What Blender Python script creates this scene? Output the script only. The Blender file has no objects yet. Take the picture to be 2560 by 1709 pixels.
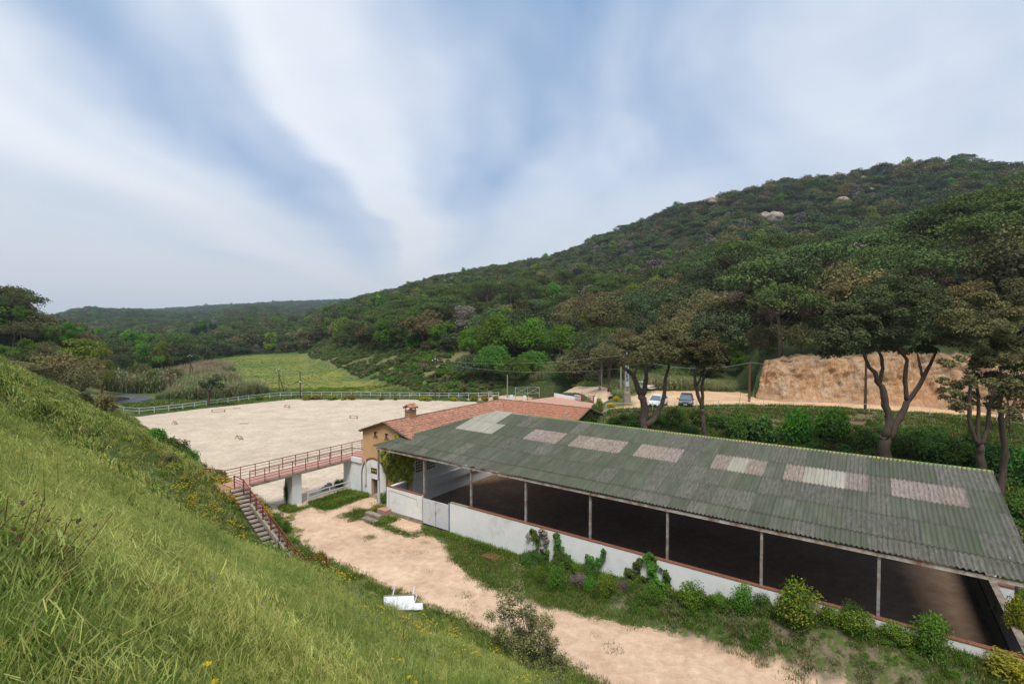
import bpy, math, random
import numpy as np
from mathutils import Matrix, Vector
SC = bpy.context.scene
COL = SC.collection
random.seed(7)
RNG = np.random.default_rng(7)
R_ = math.radians
# ------------------------------------------------------------------ camera, sky, sun, exposure
CAMH = 16.0
FPX, CXP, CYP = 1250.0, 1280.0, 854.5
PIT = math.atan(34.5 / 1250)
cam_d = bpy.data.cameras.new("camera")
cam = bpy.data.objects.new("camera", cam_d)
COL.objects.link(cam)
cam.location = (0, 0, CAMH)
cam.rotation_euler = (math.pi / 2 - PIT, 0, 0)
cam_d.sensor_width = 36
cam_d.lens = 36 * FPX / 2560
cam_d.clip_start = 0.1
cam_d.clip_end = 12000
SC.camera = cam
SUN_EL, SUN_AZ = R_(60), R_(182)      # azimuth clockwise from +Y
world = bpy.data.worlds.new("World")
SC.world = world
world.use_nodes = True
SC.view_settings.view_transform = 'Standard'
SC.view_settings.look = 'None'
SC.view_settings.gamma = 1
SC.view_settings.use_curve_mapping = False
SC.view_settings.exposure = 0.22
sd = bpy.data.lights.new("sun", 'SUN')
sd.energy = 3.0
sd.angle = R_(20)
sd.color = (1.0, 0.95, 0.87)
sun = bpy.data.objects.new("sun", sd)
COL.objects.link(sun)
sdir = Vector((math.sin(SUN_AZ) * math.cos(SUN_EL), math.cos(SUN_AZ) * math.cos(SUN_EL), math.sin(SUN_EL)))
sun.rotation_euler = sdir.to_track_quat('Z', 'Y').to_euler()
sun.location = (0, 0, 400)


class NT:
    """small helper for node trees"""
    def __init__(s, tree):
        s.t = tree
        tree.nodes.clear()

    def n(s, typ, _in=None, **kw):
        nd = s.t.nodes.new(typ)
        for k, v in kw.items():
            setattr(nd, k, v)
        for k, v in (_in or {}).items():
            sock = nd.inputs[k]
            if isinstance(v, bpy.types.NodeSocket):
                s.t.links.new(v, sock)
            else:
                sock.default_value = v
        return nd

    def math(s, op, a, b=0.0, c=None, clamp=False):
        d = {0: a, 1: b}
        if c is not None:
            d[2] = c
        return s.n('ShaderNodeMath', d, operation=op, use_clamp=clamp).outputs[0]

    def mix(s, fac, a, b, blend='MIX'):
        nd = s.n('ShaderNodeMix', data_type='RGBA', blend_type=blend)
        for k, v in ((0, fac), (6, a), (7, b)):
            if isinstance(v, bpy.types.NodeSocket):
                s.t.links.new(v, nd.inputs[k])
            else:
                nd.inputs[k].default_value = v if k == 0 else (*v[:3], 1)
        return nd.outputs[2]

    def ramp(s, fac, stops, interp='LINEAR'):
        nd = s.n('ShaderNodeValToRGB', {0: fac})
        cr = nd.color_ramp
        cr.interpolation = interp
        while len(cr.elements) < len(stops):
            cr.elements.new(0.5)
        for e, (p, c) in zip(cr.elements, stops):
            e.position = p
            e.color = (c, c, c, 1) if isinstance(c, (int, float)) else (*c[:3], 1)
        return nd.outputs[0]

    def noise(s, vec, scale, detail=4, rough=0.55, dist=0.0, out=0):
        return s.n('ShaderNodeTexNoise', {'Vector': vec, 'Scale': scale, 'Detail': detail, 'Roughness': rough, 'Distortion': dist}).outputs[out]


def build_world():
    w = NT(world.node_tree)
    tc = w.n('ShaderNodeTexCoord').outputs['Generated']
    sp = w.n('ShaderNodeSeparateXYZ', {0: tc})
    x, y, z = sp.outputs
    sky = w.n('ShaderNodeTexSky', sky_type='NISHITA')
    sky.sun_disc = False
    sky.sun_elevation = SUN_EL
    sky.sun_rotation = SUN_AZ
    sky.air_density = 1.3
    sky.dust_density = 2.0
    zc = w.math('MAXIMUM', z, 0.03)
    q = w.math('DIVIDE', w.math('MULTIPLY_ADD', y, 0.152, x), zc)
    s_ = w.math('DIVIDE', w.math('MULTIPLY_ADD', x, -0.15, y), zc)
    v1 = w.n('ShaderNodeCombineXYZ', {0: w.math('MULTIPLY', q, 0.55), 1: w.math('MULTIPLY', s_, 0.42), 2: 3.7}).outputs[0]
    warp = w.math('SUBTRACT', w.noise(v1, 1.0, 3, 0.5), 0.5)
    v2 = w.n('ShaderNodeCombineXYZ', {0: w.math('MULTIPLY', q, 1.15), 1: w.math('MULTIPLY', s_, 0.62), 2: 9.1}).outputs[0]
    fine = w.math('SUBTRACT', w.noise(v2, 1.0, 6, 0.55, 0.4), 0.5)
    fz = w.math('MULTIPLY_ADD', warp, 1.0, q)
    pos = w.math('MULTIPLY_ADD', fz, 0.125, 0.5, clamp=True)       # q -4..4 -> 0..1
    P = lambda qq: qq * 0.125 + 0.5
    blue = w.ramp(pos, [(0.0, .45), (P(-2.9), .55), (P(-2.1), .04), (P(-1.6), .25), (P(-1.05), .80), (P(-.72), .5), (P(-.5), .0),
                        (P(-.25), .08), (P(0.0), .36), (P(.2), .70), (P(.45), .92), (P(.75), .66), (P(.95), .60), (P(1.3), .62), (P(1.9), .4), (P(2.8), .42), (1.0, .35)], 'EASE')
    patch = w.noise(tc, 2.6, 4, 0.5, 0.4)
    blue = w.math('MULTIPLY', blue, w.ramp(patch, [(0.25, 0.65), (0.68, 1.15)], 'EASE'))
    blue = w.math('ADD', blue, w.math('MULTIPLY', w.math('SUBTRACT', patch, 0.5), 0.55))
    blue = w.math('MULTIPLY_ADD', fine, 0.26, blue, clamp=True)
    # towards the horizon the bands melt into one pale veil
    el = w.ramp(z, [(0.0, 0.0), (0.08, 0.12), (0.16, 0.45), (0.3, 1.0)], 'EASE')
    bl = w.math('MULTIPLY', blue, el)
    cloud = w.mix(el, (0.60, 0.63, 0.67), (0.76, 0.80, 0.865))
    cool = (0.175, 0.33, 0.58)
    colr = w.mix(w.math('MULTIPLY', bl, 0.92), cloud, cool)
    b1 = w.n('ShaderNodeBackground', {0: sky.outputs[0], 1: 0.10})
    b2 = w.n('ShaderNodeBackground', {0: colr, 1: 1.0})
    fac = w.math('MULTIPLY_ADD', bl, -0.14, 0.97)
    mx = w.n('ShaderNodeMixShader', {0: fac, 1: b1.outputs[0], 2: b2.outputs[0]})
    w.n('ShaderNodeOutputWorld', {0: mx.outputs[0]})


build_world()

# ------------------------------------------------------------------ frames of reference
CA, SA = 0.8157, 0.5785          # the barn's long axis a and cross axis b, in world x,y
RZ = -math.atan2(SA, CA)


def AB(a, b, z=0.0):
    return np.array((CA * a + SA * b, -SA * a + CA * b, z), dtype=float)


def toab(x, y):
    return CA * x - SA * y, SA * x + CA * y


def ray(u, v):
    X = (u - CXP) / FPX
    Z = -(v - CYP) / FPX
    s, c = math.sin(PIT), math.cos(PIT)
    return X, c + Z * s, -s + Z * c


def gp(u, v, z=0.0):
    """where the sight line of a photograph point meets the level z"""
    x, y, w = ray(u, v)
    t = (z - CAMH) / w
    return np.array((x * t, y * t, z))


def onb(u, v, b):
    """where it meets the upright plane at b"""
    x, y, w = ray(u, v)
    t = b / (SA * x + CA * y)
    a, _ = toab(x * t, y * t)
    return a, CAMH + w * t


# ------------------------------------------------------------------ materials
def sRGB(r, g, b):
    f = lambda c: (c / 255 / 12.92) if c / 255 <= 0.04045 else ((c / 255 + 0.055) / 1.055) ** 2.4
    return (f(r), f(g), f(b))


MATS = {}


def pbr(name, color, rough=0.8, metal=0.0, var=0.25, scale=3.0, bump=0.15, bscale=30.0, second=None, sec_amt=0.5, sec_scale=1.2, spec=0.3, stretch=None, use_obj=False, sec_width=0.12, streak=False):
    if name in MATS:
        return MATS[name]
    m = bpy.data.materials.new(name)
    m.use_nodes = True
    t = NT(m.node_tree)
    co = t.n('ShaderNodeTexCoord').outputs['Object']
    geo = t.n('ShaderNodeNewGeometry').outputs['Position']
    if stretch:
        geo_s = t.n('ShaderNodeMapping', {0: geo, 3: stretch}).outputs[0]
    else:
        geo_s = geo
    if streak:
        off = t.n('ShaderNodeObjectInfo').outputs['Random']
        geo_s = t.n('ShaderNodeMapping', {0: co, 1: t.n('ShaderNodeCombineXYZ', {0: t.math('MULTIPLY', off, 50), 1: t.math('MULTIPLY', off, 31)}).outputs[0], 3: (1.6, .35, 1)}).outputs[0]
    n1 = t.noise(geo_s, scale, 5, 0.6)
    base = color
    c = t.mix(t.math('MULTIPLY_ADD', t.math('SUBTRACT', n1, 0.5), 2 * 1.0, 0.5, clamp=True), tuple(k * (1 - var) for k in base), tuple(min(1, k * (1 + var)) for k in base))
    if use_obj:
        oc = t.n('ShaderNodeObjectInfo')
        c = t.mix(1.0, c, oc.outputs['Color'], 'MULTIPLY')
    if second:
        n2 = t.noise(geo_s, sec_scale, 6, 0.65, 0.3)
        f = t.ramp(n2, [(max(0, sec_amt - sec_width), 1.0), (min(1, sec_amt + sec_width), 0.0)])
        c = t.mix(f, c, second)
    bs = t.n('ShaderNodeBsdfPrincipled', {'Base Color': c, 'Roughness': rough, 'Metallic': metal})
    bs.inputs['Specular IOR Level'].default_value = spec
    if bump:
        nb = t.noise(geo_s, bscale, 4, 0.6)
        bm = t.n('ShaderNodeBump', {'Strength': bump, 'Distance': 0.05, 'Height': nb})
        t.t.links.new(bm.outputs[0], bs.inputs['Normal'])
    t.n('ShaderNodeOutputMaterial', {0: bs.outputs[0]})
    MATS[name] = m
    return m


def leafmat(name, color, hue=0.03, val=0.35, trans=0.25, lobe=0.5, second=None, patch=0.0):
    """foliage: colour differs from plant to plant and from clump to clump"""
    if name in MATS:
        return MATS[name]
    m = bpy.data.materials.new(name)
    m.use_nodes = True
    t = NT(m.node_tree)
    oi = t.n('ShaderNodeObjectInfo').outputs['Random']
    at = t.n('ShaderNodeAttribute', attribute_name='v').outputs['Fac']
    c = color if second is None else t.mix(oi, color, second)
    if patch:
        pn = t.noise(t.n('ShaderNodeNewGeometry').outputs['Position'], .33, 4, .6, .4)
        pf = t.ramp(pn, [(.36, 0.0), (.64, 1.0)])
        c = t.mix(pf, tuple(k * (1 - patch) * q for k, q in zip(color, (.82, 1.0, .8))), tuple(k * (1 + patch * .5) * q for k, q in zip(color, (1.08, 1.0, .95))))
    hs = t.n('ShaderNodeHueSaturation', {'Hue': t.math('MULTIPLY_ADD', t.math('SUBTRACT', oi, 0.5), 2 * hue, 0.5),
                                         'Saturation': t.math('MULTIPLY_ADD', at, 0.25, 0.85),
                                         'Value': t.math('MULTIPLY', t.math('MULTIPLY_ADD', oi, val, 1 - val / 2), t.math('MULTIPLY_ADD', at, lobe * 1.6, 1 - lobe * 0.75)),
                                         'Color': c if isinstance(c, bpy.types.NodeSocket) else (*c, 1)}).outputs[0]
    df = t.n('ShaderNodeBsdfDiffuse', {0: hs})
    tr = t.n('ShaderNodeBsdfTranslucent', {0: hs})
    mx = t.n('ShaderNodeMixShader', {0: trans, 1: df.outputs[0], 2: tr.outputs[0]})
    t.n('ShaderNodeOutputMaterial', {0: mx.outputs[0]})
    MATS[name] = m
    return m


M_WHITE = pbr('white_lime_wash', (0.77, 0.78, 0.79), 0.9, var=0.06, scale=1.5, bump=0.25, bscale=14, second=(0.60, 0.585, 0.56), sec_amt=0.34, sec_scale=0.7, sec_width=0.1)
M_OCHRE = pbr('ochre_render', (0.60, 0.37, 0.19), 0.9, var=0.08, scale=0.9, bump=0.1, second=(0.50, 0.30, 0.16), sec_amt=0.38, sec_scale=0.6)
M_PINKREND = pbr('pink_render', (0.36, 0.22, 0.15), 0.9, var=0.12, scale=1.5)
M_BROWNTRIM = pbr('brown_trim', (0.24, 0.11, 0.06), 0.8, var=0.15)
M_BRICKRED = pbr('red_brick', (0.215, 0.085, 0.052), 0.85, var=0.35, scale=8)
M_TILE = pbr('clay_tile', (0.42, 0.20, 0.13), 0.9, var=0.55, scale=3.2, second=(0.17, 0.125, 0.10), sec_amt=0.41, sec_scale=2.6, bump=0.3, bscale=18)
M_TILE2 = pbr('clay_tile_fresh', (0.41, 0.185, 0.115), 0.9, var=0.45, scale=3.2, second=(0.20, 0.13, 0.10), sec_amt=0.34, sec_scale=2.0, bump=0.3, bscale=18)
M_MORTAR = pbr('mortar', (0.22, 0.15, 0.11), 0.95, var=0.3)
M_RAILRED = pbr('dark_red_paint', (0.17, 0.028, 0.022), 0.55, var=0.25, scale=5, bump=0.05, second=(0.26, 0.10, 0.07), sec_amt=0.36, sec_scale=5)
M_RAILWHITE = pbr('white_paint', (0.60, 0.61, 0.62), 0.6, var=0.1, bump=0)
M_STEEL = pbr('weathered_steel', (0.30, 0.31, 0.31), 0.6, var=0.2, scale=4, second=(0.19, 0.085, 0.045), sec_amt=0.47, sec_scale=2.3, bump=0.1)
M_BEAM = pbr('rusted_beam', (0.50, 0.48, 0.44), 0.7, var=0.2, scale=4, second=(0.24, 0.12, 0.07), sec_amt=0.47, sec_scale=1.5, bump=0.1)
M_DARKSTEEL = pbr('dark_steel', (0.05, 0.05, 0.05), 0.6, var=0.2)
M_CONC = pbr('concrete', (0.30, 0.25, 0.20), 0.95, var=0.25, scale=4, second=(0.13, 0.11, 0.085), sec_amt=0.42, sec_scale=2.5, bump=0.3)
M_PATIO = pbr('clay_paving', (0.52, 0.29, 0.20), 0.9, var=0.15, scale=1.2, second=(0.44, 0.26, 0.19), sec_amt=0.45, sec_scale=0.8, bump=0.1)
M_DECK = pbr('deck_paving', (0.44, 0.24, 0.19), 0.9, var=0.15, scale=2.5, bump=0.1)
M_GREENBAND = pbr('dark_green_band', (0.035, 0.05, 0.04), 0.8, var=0.2)
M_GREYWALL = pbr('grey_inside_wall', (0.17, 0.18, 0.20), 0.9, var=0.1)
M_BLACK = pbr('black', (0.012, 0.012, 0.012), 0.8, var=0.1, bump=0)
M_WOODPOLE = pbr('creosoted_wood', (0.085, 0.055, 0.042), 0.9, var=0.3, scale=4, stretch=(1, 1, .1))
M_PALEPOLE = pbr('pale_concrete_pole', (0.30, 0.27, 0.23), 0.9, var=0.15)
M_GALV = pbr('galvanised', (0.36, 0.38, 0.40), 0.5, var=0.15, metal=0.0)
M_BARK = pbr('oak_bark', (0.085, 0.062, 0.048), 0.95, var=0.4, scale=6, stretch=(1, 1, .3), bump=0.8, bscale=16)
M_PINEBARK = pbr('pine_bark', (0.12, 0.085, 0.07), 0.95, var=0.35, scale=5, stretch=(1, 1, .3), bump=0.6, bscale=14)
M_GREYBARK = pbr('grey_twig', (0.18, 0.155, 0.14), 0.95, var=0.25, bump=0)
M_ROCK = pbr('granite_boulder', (0.33, 0.27, 0.22), 0.95, var=0.3, scale=0.5, bump=0.8, bscale=2.0, second=(0.14, 0.12, 0.10), sec_amt=0.42, sec_scale=0.35)
M_STONE = pbr('grey_stone', (0.30, 0.29, 0.28), 0.95, var=0.3, scale=2, bump=0.8, bscale=6)
M_CERAM = pbr('insulator', (0.65, 0.66, 0.66), 0.3, var=0.05, bump=0)
M_GLASS = pbr('car_glass', (0.10, 0.14, 0.16), 0.08, var=0.05, bump=0, spec=0.9)
M_RUBBER = pbr('tyre_rubber', (0.02, 0.02, 0.02), 0.8, var=0.1, bump=0)
M_RIM = pbr('alloy_rim', (0.45, 0.46, 0.48), 0.3, metal=0.8, var=0.05, bump=0)
M_CARWHITE = pbr('white_car_paint', (0.72, 0.74, 0.76), 0.25, var=0.03, bump=0, spec=0.6)
M_CARGREY = pbr('blue_grey_car_paint', (0.075, 0.09, 0.12), 0.22, var=0.05, bump=0, spec=0.8, metal=0.3)
M_CARCREAM = pbr('ivory_car_paint', (0.62, 0.61, 0.55), 0.3, var=0.03, bump=0, spec=0.6)
M_REDLAMP = pbr('red_lamp', (0.45, 0.02, 0.02), 0.3, var=0.05, bump=0)
M_HEADLAMP = pbr('clear_lamp', (0.45, 0.48, 0.52), 0.15, var=0.05, bump=0, spec=0.9)
M_SIGNGREEN = pbr('green_sign', (0.03, 0.22, 0.08), 0.6, var=0.1, bump=0)
M_SIGNDARK = pbr('dark_green_sign', (0.015, 0.04, 0.03), 0.5, var=0.1, bump=0)
M_YELLOW = pbr('yellow_paint', (0.60, 0.36, 0.02), 0.6, var=0.1, bump=0)
M_SIGNRED = pbr('red_paint', (0.45, 0.02, 0.03), 0.6, var=0.1, bump=0)
# the corrugated sheets of the barn: lichen and moss on the cement
M_SHEET = pbr('mossy_fibre_cement', (0.108, 0.109, 0.088), 0.95, var=0.4, scale=1.6, second=(0.076, 0.092, 0.056), sec_amt=0.47, sec_scale=0.9, streak=True, bump=0.35, bscale=40, use_obj=True, sec_width=0.18)
M_SHEETGREY = pbr('lichened_fibre_cement', (0.118, 0.116, 0.096), 0.95, var=0.45, streak=True, scale=5.0, second=(0.30, 0.29, 0.26), sec_amt=0.34, sec_scale=9.0, bump=0.4, bscale=40, use_obj=True, sec_width=0.05)
M_SHEETPINK = pbr('weathered_clear_sheet', (0.265, 0.22, 0.19), 0.9, var=0.35, streak=True, scale=5, second=(0.14, 0.11, 0.10), sec_amt=0.42, sec_scale=7, bump=0.2, bscale=40, use_obj=True, sec_width=0.08)
M_SHEETPALE = pbr('pale_plastic_sheet', (0.35, 0.33, 0.275), 0.6, var=0.18, scale=1.5, streak=True, second=(0.26, 0.245, 0.20), sec_amt=0.42, sec_scale=1.6, bump=0.0, use_obj=True)
M_CAP = pbr('lichen_ridge_cap', (0.34, 0.29, 0.08), 0.95, var=0.4, scale=4, second=(0.15, 0.28, 0.06), sec_amt=0.5, sec_scale=0.35, bump=0.3)

M_OAK = leafmat('holm_oak_leaves', (0.100, 0.110, 0.045), 0.025, 0.6, 0.2, 0.7, second=(0.128, 0.112, 0.055))
M_OAKDK = leafmat('dark_oak_leaves', (0.083, 0.108, 0.05), 0.02, 0.55, 0.2, 0.7)
M_OAKBR = leafmat('tawny_oak_leaves', (0.19, 0.16, 0.07), 0.02, 0.3, 0.25, 0.55)
M_PINE = leafmat('pine_needles', (0.095, 0.142, 0.042), 0.025, 0.55, 0.18, 0.65, second=(0.082, 0.112, 0.042))
M_PINETWIG = leafmat('pine_twigs', (0.115, 0.082, 0.062), 0.01, 0.3, 0.1, 0.5)
M_BRIGHT = leafmat('spring_leaves', (0.095, 0.195, 0.028), 0.03, 0.35, 0.35, 0.55, second=(0.13, 0.235, 0.034))
M_YG = leafmat('yellow_green_leaves', (0.19, 0.245, 0.036), 0.02, 0.3, 0.35, 0.55)
M_GREYVEG = leafmat('bare_grey_twigs', (0.20, 0.165, 0.145), 0.02, 0.3, 0.1, 0.5)
M_CYP = leafmat('cypress_leaves', (0.020, 0.036, 0.020), 0.01, 0.2, 0.1, 0.4)
M_BUSH = leafmat('hedge_leaves', (0.11, 0.21, 0.03), 0.03, 0.3, 0.3, 0.55)
M_BUSHYEL = leafmat('golden_leaves', (0.33, 0.35, 0.04), 0.02, 0.25, 0.3, 0.45)
M_BROOM = leafmat('broom_flowers', (0.46, 0.33, 0.02), 0.02, 0.25, 0.2, 0.5)
M_BRAMBLE = leafmat('bramble_leaves', (0.085, 0.15, 0.035), 0.03, 0.4, 0.28, 0.6)
M_IVY = leafmat('ivy_leaves', (0.26, 0.32, 0.06), 0.03, 0.3, 0.3, 0.6)
M_REED = leafmat('reed_leaves', (0.18, 0.25, 0.10), 0.02, 0.3, 0.25, 0.5)
M_REEDDRY = leafmat('dry_reed_leaves', (0.27, 0.22, 0.14), 0.02, 0.3, 0.2, 0.5)
M_SAGE = leafmat('grey_green_leaves', (0.165, 0.18, 0.075), 0.02, 0.3, 0.3, 0.5)
M_SAGETIP = leafmat('pale_shoot_leaves', (0.33, 0.34, 0.14), 0.02, 0.2, 0.3, 0.4)
M_G1 = leafmat('grass_blades', (0.122, 0.182, 0.030), 0.03, 0.45, 0.35, 0.55, patch=.4)
M_G2 = leafmat('wild_oat_heads', (0.38, 0.405, 0.145), 0.02, 0.4, 0.35, 0.45, patch=.35)
M_G3 = leafmat('dry_grass', (0.36, 0.24, 0.11), 0.03, 0.4, 0.25, 0.5)
M_G4 = leafmat('lush_grass', (0.080, 0.165, 0.022), 0.02, 0.35, 0.35, 0.5, patch=.3)
M_FLY = leafmat('yellow_petals', (0.80, 0.50, 0.01), 0.01, 0.2, 0.3, 0.2)
M_FLP = leafmat('mauve_petals', (0.42, 0.22, 0.45), 0.02, 0.2, 0.3, 0.2)
M_REDLEAF = leafmat('purple_brown_leaves', (0.095, 0.050, 0.036), 0.04, 0.4, 0.25, 0.6)


# ------------------------------------------------------------------ mesh helpers
def mesh_from(name, V, F=None, quads=None, mats=(), mi=None, attr=None, smooth=False):
    me = bpy.data.meshes.new(name)
    if quads is not None:
        V = np.asarray(V, dtype=np.float32)
        Q = np.asarray(quads, dtype=np.int32)
        me.vertices.add(len(V))
        me.vertices.foreach_set('co', V.ravel())
        k = Q.shape[1]
        me.loops.add(Q.size)
        me.loops.foreach_set('vertex_index', Q.ravel())
        me.polygons.add(len(Q))
        me.polygons.foreach_set('loop_start', np.arange(0, Q.size, k, dtype=np.int32))
        me.update(calc_edges=True)
    else:
        me.from_pydata([tuple(map(float, v)) for v in V], [], F)
    for m in mats:
        me.materials.append(m)
    if mi is not None:
        me.polygons.foreach_set('material_index', np.asarray(mi, dtype=np.int32))
    if attr is not None:
        a = me.attributes.new('v', 'FLOAT', 'POINT')
        a.data.foreach_set('value', np.asarray(attr, dtype=np.float32))
    if smooth:
        me.polygons.foreach_set('use_smooth', np.ones(len(me.polygons), dtype=bool))
    me.update()
    return me


def tag(o, label=None, cat=None, group=None, kind=None):
    if label:
        o['label'] = label
    if cat:
        o['category'] = cat
    if group:
        o['group'] = group
    if kind:
        o['kind'] = kind
    return o


def link(name, me, parent=None, loc=(0, 0, 0), rz=0.0):
    o = bpy.data.objects.new(name, me)
    COL.objects.link(o)
    o.location = tuple(float(k) for k in loc)
    o.rotation_euler = (0, 0, rz)
    if parent is not None:
        o.parent = parent
    return o


def thing(name, label, cat, loc=(0, 0, 0), rz=0.0, group=None):
    o = link(name, None, None, loc, rz)
    return tag(o, label, cat, group)


class MB:
    """gathers shapes in world metres; build() links them as one mesh object"""
    def __init__(s):
        s.V = []
        s.F = []

    def add(s, vs, fs):
        k = len(s.V)
        s.V += [tuple(map(float, v)) for v in vs]
        s.F += [tuple(k + i for i in f) for f in fs]
        return s

    def box(s, a0, a1, b0, b1, z0, z1):
        """box along the barn's axes"""
        p = [AB(a, b, z) for z in (z0, z1) for (a, b) in ((a0, b0), (a1, b0), (a1, b1), (a0, b1))]
        return s.add(p, [(3, 2, 1, 0), (4, 5, 6, 7), (0, 1, 5, 4), (1, 2, 6, 5), (2, 3, 7, 6), (3, 0, 4, 7)])

    def lbox(s, c, size, M=None):
        hx, hy, hz = (k / 2 for k in size)
        p = [Vector((sx * hx, sy * hy, sz * hz)) for sz in (-1, 1) for sx, sy in ((-1, -1), (1, -1), (1, 1), (-1, 1))]
        if M is not None:
            p = [M @ q for q in p]
        c = Vector(tuple(map(float, c)))
        return s.add([q + c for q in p], [(3, 2, 1, 0), (4, 5, 6, 7), (0, 1, 5, 4), (1, 2, 6, 5), (2, 3, 7, 6), (3, 0, 4, 7)])

    def prism(s, poly, z0, z1):
        """upright prism over a list of (x, y)"""
        n = len(poly)
        p = [(x, y, z0) for x, y in poly] + [(x, y, z1) for x, y in poly]
        f = [tuple(range(n - 1, -1, -1)), tuple(range(n, 2 * n))] + [(i, (i + 1) % n, n + (i + 1) % n, n + i) for i in range(n)]
        return s.add(p, f)

    def bar(s, p0, p1, w, h=None):
        """square bar between two points"""
        h = h or w
        p0, p1 = Vector(tuple(map(float, p0))), Vector(tuple(map(float, p1)))
        d = (p1 - p0).normalized()
        up = Vector((0, 0, 1)) if abs(d.z) < 0.95 else Vector((CA, -SA, 0))
        sd_ = d.cross(up).normalized()
        up = sd_.cross(d).normalized()
        p = [q + sd_ * (sx * w / 2) + up * (sy * h / 2) for q in (p0, p1) for sx, sy in ((-1, -1), (1, -1), (1, 1), (-1, 1))]
        return s.add(p, [(3, 2, 1, 0), (4, 5, 6, 7), (0, 1, 5, 4), (1, 2, 6, 5), (2, 3, 7, 6), (3, 0, 4, 7)])

    def tube(s, pts, rad, n=7, caps=True):
        pts = [Vector(tuple(map(float, p))) for p in pts]
        if isinstance(rad, (int, float)):
            rad = [rad] * len(pts)
        k = len(s.V)
        ref = Vector((0.3, 0.9, 0.2)).normalized()
        for i, p in enumerate(pts):
            d = (pts[min(i + 1, len(pts) - 1)] - pts[max(i - 1, 0)]).normalized()
            u = d.cross(ref)
            if u.length < 0.1:
                u = d.cross(Vector((0, 0, 1)))
            u.normalize()
            w = d.cross(u).normalized()
            for j in range(n):
                t = 2 * math.pi * j / n
                s.V.append(tuple(p + (u * math.cos(t) + w * math.sin(t)) * rad[i]))
        for i in range(len(pts) - 1):
            for j in range(n):
                a = k + i * n + j
                b = k + i * n + (j + 1) % n
                s.F.append((a, b, b + n, a + n))
        if caps:
            s.F.append(tuple(k + j for j in range(n - 1, -1, -1)))
            s.F.append(tuple(k + (len(pts) - 1) * n + j for j in range(n)))
        return s

    def build(s, name, mat, parent=None, local=False, smooth=False):
        V = np.array(s.V, dtype=float)
        if local:
            off = np.zeros(3)
            loc = (0, 0, 0)
        elif parent is not None:
            p = parent
            off = np.zeros(3)
            while p is not None:
                off += np.array(p.location)
                p = p.parent
            loc = (0, 0, 0)
        else:
            off = np.array(((V[:, 0].min() + V[:, 0].max()) / 2, (V[:, 1].min() + V[:, 1].max()) / 2, V[:, 2].min()))
            loc = off
        me = mesh_from(name, V - off, s.F, mats=[mat], smooth=smooth)
        return link(name, me, parent, loc)


# ------------------------------------------------------------------ numeric noise
_perm = np.random.default_rng(3).random((256, 256))


def vnoise(x, y):
    xi = np.floor(x).astype(int)
    yi = np.floor(y).astype(int)
    fx = x - xi
    fy = y - yi
    fx = fx * fx * (3 - 2 * fx)
    fy = fy * fy * (3 - 2 * fy)
    g = lambda i, j: _perm[i & 255, j & 255]
    return (g(xi, yi) * (1 - fx) + g(xi + 1, yi) * fx) * (1 - fy) + (g(xi, yi + 1) * (1 - fx) + g(xi + 1, yi + 1) * fx) * fy - 0.5


def fbm(x, y, o=4):
    r = 0
    a = 1.0
    for k in range(o):
        r = r + a * vnoise(x * 2 ** k + 17.3 * k, y * 2 ** k + 5.1 * k)
        a *= 0.5
    return r


def sstep(a, b, x):
    t = np.clip((x - a) / (b - a), 0, 1)
    return t * t * (3 - 2 * t)


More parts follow.
